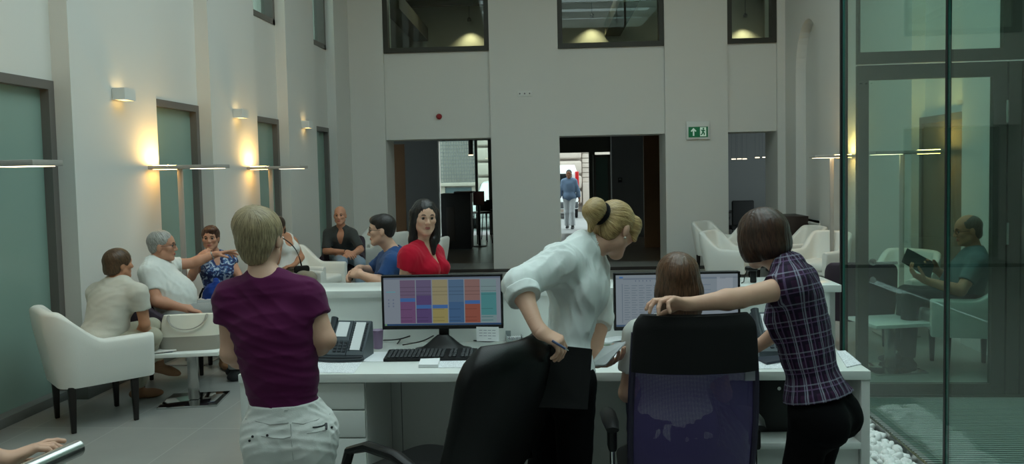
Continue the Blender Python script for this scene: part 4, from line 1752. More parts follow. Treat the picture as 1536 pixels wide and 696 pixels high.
loft([(0.26, 0.43, 0.2, 0.2, 0.0), (0.25, 0.44, 0.245, 0.235, 0), (0.25, 0.49, 0.25, 0.24, 0), (0.25, 0.51, 0.22, 0.21, 0)]).build('seat', M['black_soft'], t, 60)
MB().tube([(0, 0.22, 0.42), (0, 0.05, 0.42), (0, -0.01, 0.45), (0, -0.02, 0.50)], 0.03, 8, flat=0.5).build('back_bar', M['black'], t)
MB().tube([(-0.22, 0.03, 0.49), (-0.1, -0.005, 0.49), (0, -0.018, 0.49), (0.1, -0.005, 0.49), (0.22, 0.03, 0.49)], 0.016, 8).build('back_frame', bpy.data.materials['purple_black_trim'], t)
for s in (-1, 1):
    o = MB().tube([(s * 0.29, 0.10, 0.685), (s * 0.292, 0.16, 0.70), (s * 0.292, 0.27, 0.702), (s * 0.285, 0.35, 0.69)], [0.026, 0.034, 0.034, 0.024], 12, flat=0.5).build('armrest', M['black'], t)
    MB().cyl((s * 0.287, 0.16, 0.44), (s * 0.287, 0.16, 0.60), 0.011).build('arm_post', M['chrome'], o)
    MB().box((s * 0.287, 0.16, 0.64), (0.035, 0.075, 0.11), 0.012).build('arm_sleeve', M['black'], o)
    MB().bb((min(s * 0.2, s * 0.3), 0.13, 0.425), (max(s * 0.2, s * 0.3), 0.19, 0.445)).build('arm_bracket', M['black'], o)
q = P(1115, 552, 2.9)
MB().bb((0.185, back_y(0.93) + 0.024, 0.925), (0.222, back_y(0.93) + 0.027, 0.965)).build('care_label', mat('grey_label', (150, 150, 160), 0.7), t, 0)
office_base(t, M['black'])

# ================================================================== WALL FITTINGS
def wall_thing(name, label, cat, u, v, depth=0.0):
    s, z = bw(u, v)
    p = B0 + BD * s + vec(0, 0, z)
    p = B0 * vec(1, 1, 0) + BD * s + BN * depth + vec(0, 0, z)
    return thing(name, label, cat, p, BETA)


K = 13.75 / FPX
t = wall_thing('exit_sign', 'green and white exit sign with arrow and running figure on the pier', 'sign', 1046.5, 196)
MB().bb((-0.2, -0.045, -0.15), (0.2, -0.002, 0.16), 0.008).build('housing', M['white_matte'], t)
M['sign_green'] = mat('sign_green', (16, 104, 66), 0.4, emit=0.14, emit_rgb=(14, 120, 74))
M['sign_white'] = mat('sign_white', (220, 236, 226), 0.5, emit=0.16, emit_rgb=(210, 240, 222))
MB().bb((-0.165, -0.05, -0.115), (0.165, -0.045, 0.065)).build('green_panel', M['sign_green'], t, 0)
mb = MB()
mb.prism([(-0.092, -0.09), (-0.068, -0.09), (-0.068, 0.0), (-0.048, -0.022), (-0.03, -0.006), (-0.08, 0.046), (-0.13, -0.006), (-0.112, -0.022), (-0.092, 0.0)], -0.054, -0.05, 'y')
mb.build('arrow', M['sign_white'], t, 0)
mb = MB().bb((0.03, -0.052, -0.1), (0.135, -0.05, 0.055))
mb.build('doorway_symbol', M['sign_white'], t, 0)
mb = MB()
mb.cyl((0.088, -0.056, 0.032), (0.088, -0.052, 0.032), 0.014, seg=14)
for a, b, r_ in (((0.088, 0.015), (0.078, -0.03), 0.014), ((0.086, 0.01), (0.115, -0.008), 0.008), ((0.086, 0.01), (0.058, -0.005), 0.008), ((0.058, -0.005), (0.05, 0.014), 0.007),
                 ((0.078, -0.03), (0.105, -0.05), 0.010), ((0.105, -0.05), (0.1, -0.082), 0.009), ((0.078, -0.03), (0.066, -0.06), 0.010), ((0.066, -0.06), (0.042, -0.075), 0.009)):
    mb.tube([(a[0], -0.0545, a[1]), (b[0], -0.0545, b[1])], r_, 8)
mb.build('running_figure', M['sign_green'], t)
t = wall_thing('fire_alarm', 'small round red alarm on the wall above the first opening', 'alarm', 658, 174.5, REC)
MB().cyl((0, -0.002, 0), (0, -0.03, 0), 0.05, 0.05, 24).build('alarm_base', mat('alarm_red', (150, 30, 34), 0.4), t)
MB().cyl((0, -0.03, 0), (0, -0.06, 0), 0.045, 0.03, 24).build('alarm_dome', bpy.data.materials['alarm_red'], t)
t = wall_thing('socket_panel', 'row of three white wall sockets high on the middle pier', 'socket', 787, 140.5)
MB().bb((-0.13, -0.014, -0.05), (0.13, -0.002, 0.05), 0.004).build('plate', M['white_matte'], t)
for k in (-1, 0, 1):
    o = MB().bb((k * 0.085 - 0.034, -0.018, -0.034), (k * 0.085 + 0.034, -0.014, 0.034), 0.003).build('socket', M['white_matte'], t)
    MB().cyl((k * 0.085, -0.0185, 0), (k * 0.085, -0.0175, 0), 0.014).build('socket_hole', mat('socket_dark', (110, 110, 112), 0.5) if k < 0 else bpy.data.materials['socket_dark'], o)
t = wall_thing('wall_sensor', 'small round black sensor high on the left end of the back wall', 'sensor', 515, 84)
MB().cyl((0, -0.002, 0), (0, -0.03, 0), 0.042, 0.042, 24).build('sensor_ring', M['black'], t)
MB().cyl((0, -0.03, 0), (0, -0.05, 0), 0.026, 0.014, 20).build('sensor_lens', M['stone_dark'], t)


# ================================================================== LOBBY FURNITURE, STREET
def lobby(s, d, z=0.0):
    return B0 * vec(1, 1, 0) + BD * s + BN * d + vec(0, 0, z)


s0, z0 = bp(690, 290, 3.6)
kx0, kx1 = bp(661, 300, 3.6)[0], bp(706, 300, 3.6)[0]
t = thing('lobby_kiosk', 'tall black kiosk in the lobby seen through the first opening', 'kiosk', lobby((kx0 + kx1) / 2, 3.6), BETA)
w_ = (kx1 - kx0)
MB().bb((-w_ / 2, 0, 0.02), (w_ / 2, 0.5, z0), 0.01).build('body', M['black'], t)
MB().bb((-w_ / 2 + 0.3, -0.06, z0), (w_ / 2 + 0.05, 0.45, z0 + 0.04), 0.01).build('top', M['black'], t)
MB().bb((-w_ / 2 + 0.12, -0.01, 0.2), (-w_ / 2 + 0.3, 0.0, z0 - 0.3), 0.002).build('panel', mat('dark_brown_panel', (44, 38, 34), 0.5), t)
t = thing('display_stand', 'lobby display with a reddish picture right of the black kiosk', 'display', lobby(bp(716, 300, 4.3)[0] + 0.03, 4.3), BETA)
zz0, zz1 = bp(715, 308, 4.3)[1], bp(715, 287, 4.3)[1]
hw = (bp(723, 300, 4.3)[0] - bp(706, 300, 4.3)[0]) / 2
MB().bb((-hw, 0, zz0), (hw, 0.04, zz1), 0.004).build('display_case', M['black'], t)
MB().bb((-hw + 0.01, -0.004, zz0 + 0.01), (hw - 0.01, 0.0, zz1 - 0.01)).build('picture', mat('reddish_picture', (120, 70, 66), 0.3, var=0.5, vscale=4), t, 0)
MB().cyl((0, 0.02, 0), (0, 0.02, zz0), 0.03).build('post', M['black'], t)
MB().cyl((0, 0.02, 0), (0, 0.02, 0.02), 0.16).build('foot', M['black'], t)


def bar_stool(label, s, d):
    t = thing('bar_stool', label, 'stool', lobby(s, d), BETA + 0.4, 'dark lobby stools')
    MB().box((0, 0, 0.74), (0.36, 0.36, 0.05), 0.02).build('seat', M['black'], t)
    MB().box((0, -0.17, 0.9), (0.34, 0.03, 0.24), 0.01).build('backrest', M['black'], t)
    for a in (-1, 1):
        for b in (-1, 1):
            MB().cyl((a * 0.15, b * 0.15, 0.72), (a * 0.19, b * 0.19, 0), 0.013, seg=10).build('leg', M['black'], t)


bar_stool('dark lobby stool below the reddish display', bp(723, 330, 5.2)[0], 5.2)
bar_stool('dark lobby stool at the right jamb of the first opening', bp(736, 330, 6.1)[0], 6.1)
# pendant tube lamp
t = thing('pendant_lamp', 'grey tube pendant hanging in the first opening', 'pendant lamp', lobby(bp(706, 220, 5.0)[0], 5.0, bp(706, 233, 5.0)[1]), BETA)
MB().cyl((0, 0, 0.012), (0, 0, 0.55), 0.055, seg=20).build('shade', mat('pendant_grey', (70, 72, 70), 0.5), t)
MB().cyl((0, 0, 0.0), (0, 0, 0.012), 0.053, seg=20).build('diffuser', M['glow_warm'], t)
# pendant bar lamps in the third opening
M['glow_bar'] = emission('bar_lamp_glow', (255, 240, 205), 3.0)
for k, (u, v) in enumerate(((1100.5, 239.2), (1109, 239), (1117, 239), (1136, 237), (1147, 236.5))):
    s, z = bp(u, v, 3.6)
    t = thing('bar_pendant', ['leftmost', 'second', 'middle', 'fourth', 'rightmost'][k] + ' of five small glowing bar lamps in the third opening', 'pendant lamp', lobby(s, 3.6, z), BETA, 'bar lamps of the meeting room')
    MB().bb((-0.042, -0.02, 0.0), (0.042, 0.02, 0.018)).build('light_bar', M['glow_bar'], t, 0)
    mb = MB().cyl((-0.045, 0, 0.02), (-0.045, 0, 2.75 - z), 0.003, seg=6).cyl((0.045, 0, 0.02), (0.045, 0, 2.75 - z), 0.003, seg=6)
    mb.build('wire', mat('wire_grey', (80, 80, 84), 0.5) if k == 0 else bpy.data.materials['wire_grey'], t)


def task_chair(label, s, d, rz, proto=None):
    t = thing('meeting_chair', label, 'chair', lobby(s, d), rz, 'dark meeting chairs')
    MB().box((0, 0.0, 0.47), (0.46, 0.46, 0.07), 0.03, 3).build('seat', M['black_soft'], t)
    MB().box((0, -0.24, 0.78), (0.46, 0.06, 0.5), 0.03, 3).build('backrest', M['black_soft'], t)
    for a in (-1, 1):
        MB().tube([(a * 0.25, 0.15, 0.47), (a * 0.26, 0.15, 0.66), (a * 0.26, -0.15, 0.68), (a * 0.25, -0.22, 0.7)], 0.016, 8).build('armrest', M['black'], t)
    for a in (-1, 1):
        for b in (-1, 1):
            MB().cyl((a * 0.2, b * 0.2, 0.45), (a * 0.23, b * 0.23, 0), 0.014, seg=10).build('leg', M['black'], t)


task_chair('dark meeting chair in the third opening, left of the bobbed hair', bp(1108, 300, 2.6)[0], 2.6, BETA + 0.1)
task_chair('dark meeting chair at the right edge of the third opening', bp(1150, 300, 3.0)[0] + 0.25, 2.75, BETA + 0.3)
t = thing('meeting_table', 'dark table behind the chairs in the third opening', 'table', lobby(bp(1128, 300, 3.8)[0] + 0.2, 3.85), BETA)
MB().bb((-0.8, -0.4, 0.71), (0.8, 0.4, 0.74), 0.004).build('table_top', M['wood_dark'], t)
for a in (-1, 1):
    for b in (-1, 1):
        MB().bb((a * 0.74 - 0.03, b * 0.34 - 0.03, 0), (a * 0.74 + 0.03, b * 0.34 + 0.03, 0.71)).build('leg', M['wood_dark'], t)
# dark cabinet under the niche
t = thing('low_cabinet', 'dark low cabinet in the corner below the arched niche', 'cabinet', (XR - 0.02, 12.75, 0), 0)
MB().bb((-0.5, -0.35, 0.04), (0, 0.35, 0.93), 0.006).build('body', mat('brown_black_wood', (48, 38, 36), 0.45), t)
MB().bb((-0.515, -0.34, 0.06), (-0.5, -0.003, 0.91), 0.002).build('cabinet_door', bpy.data.materials['brown_black_wood'], t)
MB().bb((-0.515, 0.003, 0.06), (-0.5, 0.34, 0.91), 0.002).build('cabinet_door', bpy.data.materials['brown_black_wood'], t)
MB().bb((-0.49, -0.34, 0), (-0.02, 0.34, 0.04)).build('plinth', M['black'], t)
# intercom box beside the entrance
t = thing('intercom', 'small dark box on the grey lobby wall right of the entrance', 'intercom', lobby(bp(930, 270, 6.2)[0], 6.2, bp(930, 270, 6.2)[1]), BETA)
MB().bb((-0.05, -0.03, -0.06), (0.05, 0, 0.06), 0.006).build('case', M['black'], t)
MB().bb((-0.03, -0.034, 0.0), (0.03, -0.03, 0.04)).build('speaker_grille', M['stone_dark'], t, 0)


def van(label, s_right, d, hgt):
    """rear of a white van; s_right is its right rear corner"""
    t = thing('delivery_van', label, 'van', lobby(s_right - 0.95, d, -0.02), BETA)
    prof = []
    secs = [(-0.0, 0.35, 0.93), (0.0, 0.6, 0.95), (0.02, 1.2, 0.95), (0.08, 1.7, 0.9), (0.16, 1.95, 0.82), (0.3, hgt, 0.6)]
    vs, fs = [], []
    n = len(secs)
    for side, yy in ((0, 0), (1, 3.8)):
        for (y, z, hw) in secs:
            yv = y if side == 0 else yy
            vs += [(-hw, yv, z), (hw, yv, z)]
    for i in range(n - 1):
        a = 2 * i
        fs += [[a, a + 1, a + 3, a + 2]]
        b = 2 * n + 2 * i
        fs += [[b + 1, b, b + 2, b + 3]]
        fs += [[a + 1, b + 1, b + 3, a + 3], [b, a, a + 2, b + 2]]
    fs += [[2 * (n - 1), 2 * (n - 1) + 1, 2 * n + 2 * (n - 1) + 1, 2 * n + 2 * (n - 1)], [0, 2 * n, 2 * n + 1, 1]]
    o = MB()._add(vs, fs).build('body', mat('van_white', (236, 236, 236), 0.3, coat=0.5), t, 30)
    b = o.modifiers.new('round', 'BEVEL')
    b.width = 0.05
    b.segments = 3
    MB().bb((-0.78, -0.01, 1.15), (-0.03, 0.06, 1.62), 0.02).build('rear_window', mat('van_glass', (24, 30, 34), 0.1), t)
    MB().bb((0.03, -0.01, 1.15), (0.72, 0.06, 1.62), 0.02).build('rear_window', bpy.data.materials['van_glass'], t)
    red = mat('tail_light_red', (176, 30, 34), 0.25, coat=0.5)
    for s in (-1, 1):
        MB().box((s * 0.9, 0.03, 1.38), (0.14, 0.12, 0.62), 0.03, 3).build('tail_light', red, t)
        for y in (0.75, 3.1):
            MB().cyl((s * 0.72, y, 0.31), (s * 0.93, y, 0.31), 0.31, seg=28).build('wheel', M['black'], t)
    MB().box((0, -0.03, 0.5), (1.86, 0.14, 0.22), 0.04, 3).build('bumper', mat('bumper_grey', (70, 72, 74), 0.5), t)
    MB().bb((-0.26, -0.105, 0.46), (0.26, -0.1, 0.57)).build('number_plate', M['paper'], t, 0)


van('white van with a red tail light parked outside the entrance', bp(868, 290, 14.2)[0], 14.2, bp(855, 255, 14.2)[1])


def car(label, s_front, d):
    t = thing('parked_car', label, 'car', lobby(s_front, d, -0.02), BETA + math.radians(80))
    prof = [(0, 0.35), (0.0, 0.62), (0.12, 0.78), (0.95, 0.92), (1.75, 1.42), (2.9, 1.46), (3.7, 1.0), (4.1, 0.92), (4.15, 0.4)]
    MB().prism(prof, -0.85, 0.85, 'y').build('body', bpy.data.materials['van_white'], t, 30).modifiers.new('round', 'BEVEL').width = 0.07
    gl = bpy.data.materials['van_glass']
    MB().prism([(1.02, 0.94), (1.72, 1.38), (1.76, 1.36), (1.08, 0.92)], -0.74, 0.74, 'y').build('windscreen', gl, t, 0)
    MB().prism([(1.15, 0.95), (1.78, 1.36), (2.85, 1.4), (3.5, 0.98)], -0.862, -0.85, 'y').build('side_window', gl, t, 0)
    MB().prism([(1.15, 0.95), (1.78, 1.36), (2.85, 1.4), (3.5, 0.98)], 0.85, 0.862, 'y').build('side_window', gl, t, 0)
    for x in (0.75, 3.35):
        for y in (-0.8, 0.8):
            MB().cyl((x, y - 0.09, 0.31), (x, y + 0.09, 0.31), 0.31, seg=28).build('wheel', M['black'], t)
    MB().box((0.05, -0.6, 0.68), (0.14, 0.3, 0.12), 0.03, 3).build('headlight', M['steel'], t)


car('white car with raked windscreen parked in the street, seen in the first opening', bp(741, 290, 9.6)[0], 9.6)

# ================================================================== STEEL HANDRAIL IN THE CORNER
h0, h1 = onz(117, 672, 0.945), onz(52, 701, 0.945)
d = nrm(h1 - h0)
t = thing('handrail', 'polished steel tube handrail on a glass panel at the lower left corner', 'handrail', (h0[0], h0[1], 0))
a, b = vec(0, 0, h0[2]), h1 - vec(h0[0], h0[1], 0)
b2 = a + nrm(b - a) * 1.3
R_ = 0.024
MB().cyl(a, b2, R_, seg=32).build('tube', M['steel'], t)
MB().cyl(a - d * 0.002, a + d * 0.001, R_ * 0.92, seg=32).build('end_cap', M['chrome'], t)
side = nrm(np.cross(d, vec(0, 0, 1)))
a2 = a + d * 0.05
vs = []
for p in (a2, b2):
    for zz in (p[2] - R_ * 0.6, 0.0):
        for s in (-0.004, 0.004):
            vs.append((p[0] + side[0] * s, p[1] + side[1] * s, zz))
MB()._add(vs, [[0, 1, 3, 2], [4, 6, 7, 5], [0, 4, 5, 1], [2, 3, 7, 6], [0, 2, 6, 4], [1, 5, 7, 3]]).build('glass_panel', M['pane'], t, 0)
RAIL = (h0, h1, d)

# ================================================================== UPPER OFFICE LAMPS AND ADDED FILL
for k, (u, v) in enumerate(((704, 32), (888, 26), (1118, 26))):
    s, z = bp(u, v, 4.35)
    t = thing('wall_washer', ('warm wall light behind the left upper window', 'warm wall light behind the middle upper window', 'warm wall light behind the right upper window')[k], 'ceiling light', lobby(s, 4.35, z), BETA, 'upstairs wall lights')
    MB().lathe([(0.03, 0.0), (0.045, 0.0), (0.05, 0.05), (0.02, 0.09)], seg=20).build('shade', M['frame_dark'], t)
    MB().cyl((0, 0, 0.002), (0, 0, 0.004), 0.03).build('lamp', M['glow_warm'], t)
    MB().cyl((0, 0, 0.085), (0, 0, 5.62 - z), 0.006, seg=8).build('cord', M['black'], t)
    ld = bpy.data.lights.new('office_spot', 'SPOT')
    ld.energy, ld.color, ld.spot_size, ld.spot_blend, ld.shadow_soft_size = 60, (1.0, 0.86, 0.55), math.radians(105), 0.7, 0.02
    lo = bpy.data.objects.new('office_spot', ld)
    COL.objects.link(lo)
    lo.location = tuple(lobby(s, 4.35, z - 0.01))
for s in (S1a + 0.9, S2a + 0.9, S3a + 0.8):  # unseen fill lights added to brighten the rooms behind the upper windows
    ld = bpy.data.lights.new('office_fill', 'AREA')
    ld.energy, ld.color, ld.size = 9, (1.0, 0.95, 0.75), 0.6
    lo = bpy.data.objects.new('office_fill', ld)
    COL.objects.link(lo)
    lo.location = tuple(lobby(s, 2.6, 5.45))
t = thing('ceiling_downlight', 'round glowing ceiling light behind the left upper window', 'ceiling light', lobby(bp(682, 3, 1.9)[0], 1.9, 5.62), BETA)
MB().cyl((0, 0, -0.012), (0, 0, 0.0), 0.1, seg=28).build('glow_disc', M['glow_warm'], t)
MB().lathe([(0.1, -0.014), (0.118, -0.014), (0.118, 0), (0.1, 0)]).build('ring', M['steel'], t)
# ================================================================== PEOPLE
def skin_mat(name, rgb):
    t = NT(name)
    b = t.n('BsdfPrincipled', i_Roughness=0.5)
    b.inputs['Specular IOR Level'].default_value = 0.35
    b.inputs['Subsurface Weight'].default_value = 0.06
    b.inputs['Subsurface Radius'].default_value = (0.012, 0.006, 0.004)
    tc = t.n('TexCoord')
    no = t.n('TexNoise', i_Scale=14.0, i_Detail=3.0)
    t.l(tc.outputs['Object'], no.inputs['Vector'])
    k = lin(rgb)
    t.l(t.mix(no.outputs['Fac'], (k[0] * .93, k[1] * .86, k[2] * .84, 1), (min(1, k[0] * 1.06), k[1] * 1.08, k[2] * 1.08, 1)), b.inputs['Base Color'])
    return t.done(b.outputs[0])


def hair_mat(name, dark, light, rough=0.42):
    t = NT(name)
    b = t.n('BsdfPrincipled', i_Roughness=rough)
    b.inputs['Specular IOR Level'].default_value = 0.45
    at = t.n('Attribute', attribute_name='hv')
    n1 = t.n('TexNoise', i_Scale=9.0, i_Detail=5.0, i_Roughness=0.7)
    t.l(at.outputs['Vector'], n1.inputs['Vector'])
    bp = t.n('Bump', i_Strength=0.35, i_Distance=0.003)
    t.l(n1.outputs['Fac'], bp.inputs['Height'])
    t.l(bp.outputs['Normal'], b.inputs['Normal'])
    r = t.n('ValToRGB')
    r.color_ramp.elements[0].color = lin(dark)
    r.color_ramp.elements[1].color = lin(light)
    r.color_ramp.elements[0].position = 0.33
    r.color_ramp.elements[1].position = 0.72
    t.l(n1.outputs['Fac'], r.inputs[0])
    t.l(r.outputs[0], b.inputs['Base Color'])
    return t.done(b.outputs[0])


def cloth(name, rgb, rough=0.85, bump=0.25, bscale=500, sheen=0.1, var=0.08):
    return mat(name, rgb, rough, spec=0.12, bump=bump, bscale=bscale, var=var, vscale=5, sheen=sheen)


SK = skin_mat('skin_light', (214, 172, 148))
SK_TAN = skin_mat('skin_tanned', (190, 138, 108))
SK_RED = skin_mat('skin_ruddy', (198, 146, 120))
SK_DARK = skin_mat('skin_brown', (128, 86, 64))
LIP = mat('lips', (166, 92, 84), 0.45)
EYE_W = mat('eye_white', (160, 150, 142), 0.25)
EYE_D = mat('eye_iris', (44, 32, 26), 0.2)
BLACKT = cloth('black_trousers', (9, 9, 11), 0.95, bump=0.1, sheen=0.0)


def unit_rows(l, u, f):
    return np.stack([l, u, f], 1)


def ik(a, c, l1, l2, pole):
    a, c, pole = np.asarray(a, float), np.asarray(c, float), np.asarray(pole, float)
    d = c - a
    D = min(np.linalg.norm(d), (l1 + l2) * 0.999)
    d = nrm(d)
    x = (l1 * l1 - l2 * l2 + D * D) / (2 * D)
    h = math.sqrt(max(l1 * l1 - x * x, 0))
    p = pole - (pole @ d) * d
    return a + d * x + nrm(p) * h


UPZ = vec(0, 0, 1)


def seated(x, y, face, S=1.0, seat=0.46, lean=0.06, knees=0.10):
    f = nrm(vec(face[0], face[1], 0))
    l = vec(-f[1], f[0], 0)
    H = vec(x, y, seat + 0.115 * S)
    N = H + UPZ * 0.505 * S - f * lean
    J = dict(seated=True, f=f, l=l, S=S, H=H, N=N, C0=N + UPZ * 0.165 * S + f * 0.035 * S, hf=f, hu=UPZ)
    for s, k in ((1, 'l'), (-1, 'r')):
        J['s' + k] = N - UPZ * 0.05 * S + l * s * 0.165 * S
        J['h' + k] = H + l * s * 0.085 * S
        J['k' + k] = H + f * 0.42 * S + l * s * knees + UPZ * (0.02)
        J['a' + k] = vec(*(J['k' + k] + f * 0.02)[:2], 0.09)
        J['t' + k] = f
    return J


def standing(x, y, face, S=1.0, lean=0.0, spread=0.10):
    f = nrm(vec(face[0], face[1], 0))
    l = vec(-f[1], f[0], 0)
    H = vec(x, y, 0.905 * S)
    N = H + UPZ * 0.505 * S + f * lean
    J = dict(f=f, l=l, S=S, H=H, N=N, C0=N + UPZ * 0.165 * S + f * 0.035 * S, hf=f, hu=UPZ)
    for s, k in ((1, 'l'), (-1, 'r')):
        J['s' + k] = N - UPZ * 0.05 * S + l * s * 0.165 * S
        J['h' + k] = H + l * s * 0.085 * S
        J['k' + k] = vec(x, y, 0.48 * S) + l * s * spread * 0.95 + f * 0.02
        J['a' + k] = vec(x, y, 0.09) + l * s * spread - f * 0.02
        J['t' + k] = f
        J['e' + k] = J['s' + k] - UPZ * 0.29 * S + l * s * 0.05
        J['w' + k] = J['e' + k] - UPZ * 0.24 * S + f * 0.06
    return J


def hand_prims(w, d, n, left, curl=(0.35, 0.45, 0.3), S=1.0, spread=0.06, thumb=0.5, curls=None):
    """w wrist, d direction to the knuckles, n the way the palm faces"""
    d = nrm(d)
    n = nrm(n - (n @ d) * d)
    ts = np.cross(d, n) * (-1 if left else 1)
    out = []
    K = dict(k=0.010)
    L = [0.088, 0.091, 0.086, 0.078]
    off = [0.028, 0.0095, -0.0095, -0.027]
    seg = [(.043, .026, .021), (.047, .029, .022), (.043, .027, .021), (.034, .021, .019)]
    out.append(ell(w + d * 0.045 * S + ts * 0.001, vec(0.040, 0.046, 0.0155) * S, unit_rows(ts, d, n), k=0.015))
    for i in range(4):
        kn = w + (d * L[i] + ts * off[i]) * S - n * 0.003
        out.append(cone(w + (d * 0.012 + ts * off[i] * 0.6) * S, kn, 0.0135 * S, 0.0112 * S, k=0.012))
        c = curls[i] if curls else curl
        th = 0.0
        p = kn
        side = ts * (spread * (1.5 - i))
        for j in range(3):
            th += c[j]
            q = p + nrm(d * math.cos(th) + n * math.sin(th) + side) * seg[i][j] * S
            r0 = (0.0098, 0.0090, 0.0082)[j] * (0.9 if i == 3 else 1) * S
            out.append(cone(p, q, r0, r0 * 0.9, k=0.004))
            p = q
    b = w + (d * 0.018 + ts * 0.022) * S
    d1 = nrm(d * 0.62 + ts * 0.72 * (1.1 - thumb) + n * (0.15 + 0.5 * thumb))
    d2 = nrm(d * 0.85 + ts * 0.40 * (1.1 - thumb) + n * (0.15 + 0.55 * thumb))
    p1 = b + d1 * 0.044 * S
    p2 = p1 + d2 * 0.034 * S
    p3 = p2 + nrm(d2 + n * 0.2 + d * .2) * 0.026 * S
    out += [cone(b, p1, 0.0155 * S, 0.0118 * S, k=0.014), cone(p1, p2, 0.0112 * S, 0.0102 * S, k=0.004), cone(p2, p3, 0.0102 * S, 0.0085 * S, k=0.004)]
    return out


class Human:
    def __init__(self, label, J, skin, fem=True, h=0.010, hh=0.0055, hhand=0.0042, belly=0.0, width=1.0, bust=None, hands=None, face=True, root_z=0.0, hip=1.0):
        self.J, self.S, self.skin, self.fem, self.h = J, J['S'], skin, fem, h
        S = self.S
        g = lambda k: np.asarray(J[k], float)
        H, N = (g('hl') + g('hr')) / 2, g('N')
        self.H, self.N = H, N
        up = nrm(N - H)
        lat = nrm(nrm(g('sl') - g('sr')) + nrm(g('hl') - g('hr')))
        lat = nrm(lat - (lat @ up) * up)
        fwd = np.cross(lat, up)
        self.up, self.lat, self.fwd = up, lat, fwd
        lh = nrm(g('hl') - g('hr'))
        lh = nrm(lh)
        fh = nrm(np.cross(lh, up))
        ls = nrm(g('sl') - g('sr'))
        fs = nrm(np.cross(ls, up))
        R0, R1, R2 = unit_rows(lat, up, fwd), unit_rows(ls, nrm(np.cross(fs, ls)), fs), unit_rows(lh, nrm(np.cross(fh, lh)), fh)
        L = np.linalg.norm(N - H)
        W = width
        wb, db = (0.132, 0.088) if fem else (0.148, 0.105)
        cb, cd = (0.150, 0.098) if fem else (0.172, 0.115)
        pb = (0.165 if fem else 0.158) * hip
        T = []
        T.append(ell(H + up * 0.03 * S, vec(pb * W, 0.115 * S, 0.108 * W * hip) * vec(S, 1, S), R2, k=0.05))
        T.append(ell(lerp(H, N, 0.38), vec(wb * W, 0.15, db * W) * S, R0, k=0.06))
        T.append(ell(lerp(H, N, 0.66), vec(cb * W, 0.165, cd * W) * S, R1, k=0.06))
        sm = (g('sl') + g('sr')) / 2
        T.append(cone(lerp(sm, g('sl'), 0.82), lerp(sm, g('sr'), 0.82), 0.058 * S, k=0.05))
        T.append(cone(lerp(sm, g('sl'), 0.5) - up * 0.05, lerp(sm, g('sr'), 0.5) - up * 0.05, 0.075 * S, k=0.05))
        for s, k in ((1, 'l'), (-1, 'r')):
            T.append(cone(lerp(N, g('s' + k), 0.25) + up * 0.015 * S, lerp(N, g('s' + k), 0.8) + up * 0.0, 0.045 * S, 0.045 * S, k=0.04))
            T.append(ell(H + lh * s * 0.075 * S - fh * 0.055 * S - up * 0.035 * S, vec(0.082, 0.090, 0.074) * S * hip, R2, k=0.05))
        T.append(ell(N - up * 0.028 * S - fwd * 0.004, vec(0.075, 0.040, 0.055) * S, R1, k=0.04))
        if belly:
            T.append(ell(lerp(H, N, 0.3) + fwd * (0.05 + 0.05 * belly) * S, vec(0.14 + 0.02 * belly, 0.15, 0.10 + 0.05 * belly) * S, R0, k=0.08))
        b = (0.055 if fem else 0.0) if bust is None else bust
        if b:
            for s in (1, -1):
                T.append(ell(lerp(H, N, 0.64) + ls * s * 0.07 * S + fs * (0.075) * S, vec(0.062, 0.06, b + 0.012) * S, R1, k=0.04))
        self.torso = T
        self.neck = [cone(N - up * 0.01 * S, np.asarray(J['C0']) - np.asarray(J['hu']) * 0.075 * S - np.asarray(J['hf']) * 0.012 * S, 0.056 * S, (0.050 if fem else 0.057) * S, k=0.035)]
        self.arm, self.leg = {}, {}
        ar = 1.0 if fem else 1.15
        for k in 'lr':
            s, e, w = g('s' + k), g('e' + k), g('w' + k)
            fa = lerp(e, w, 0.25)
            self.arm[k] = [cone(s, e, 0.049 * S * ar * W ** .5, 0.037 * S * ar, k=0.035), cone(e, fa, 0.037 * S * ar, 0.039 * S * ar, k=0.02), cone(fa, w, 0.039 * S * ar, 0.0255 * S * ar, k=0.02)]
            hp, kn, an = g('h' + k), g('k' + k), g('a' + k)
            ca = lerp(kn, an, 0.28)
            self.leg[k] = [cone(hp, kn, 0.084 * S * hip, 0.055 * S, k=0.05), cone(kn, ca, 0.052 * S, 0.056 * S, k=0.03), cone(ca, an, 0.056 * S, 0.036 * S, k=0.03)]
        self.l, self.u, self.f = None, nrm(J['hu']), nrm(J['hf'])
        self.f = nrm(self.f - (self.f @ self.u) * self.u)
        self.l = np.cross(self.u, self.f)
        self.c = np.asarray(J['C0'], float)
        self.hs = (0.98 if fem else 1.03) * S
        V, F = [], []

        def addp(v, f):
            n = sum(len(a) for a in V)
            V.append(v)
            F.append(f + n)
        body = T + self.neck + self.arm['l'] + self.arm['r'] + self.leg['l'] + self.leg['r']
        addp(*implicit(body, h))
        prims, subs = self.head_prims(face)
        addp(*implicit(prims + [dict(self.neck[0], k=0.03)], hh, subs=subs))
        hands = hands or {}
        for k in 'lr':
            o = hands.get(k, {})
            d = o.get('d')
            w, e = g('w' + k), g('e' + k)
            if d is None:
                d = w - e
            n = o.get('n')
            if n is None:
                n = -fwd if k else fwd
                n = (-lat if k == 'l' else lat) * 0.8 - fwd * 0.0 + 1e-3
            hp = hand_prims(w, d, np.asarray(n, float), k == 'l', o.get('curl', (0.35, 0.4, 0.25)), 0.98 * S if fem else 1.06 * S, o.get('spread', 0.06), o.get('thumb', 0.5), o.get('curls'))
            hp.append(cone(lerp(e, w, 0.78), w + nrm(d) * 0.01, lerp(0.039, 0.0255, 0.7) * S * ar, 0.0245 * S * ar, k=0.02))
            addp(*implicit(hp, o.get('h', hhand), pad=0.008))
        V, F = np.concatenate(V), np.concatenate(F)
        base = vec(H[0], H[1], root_z)
        self.base = base
        self.root = thing('person', label, 'person', base)
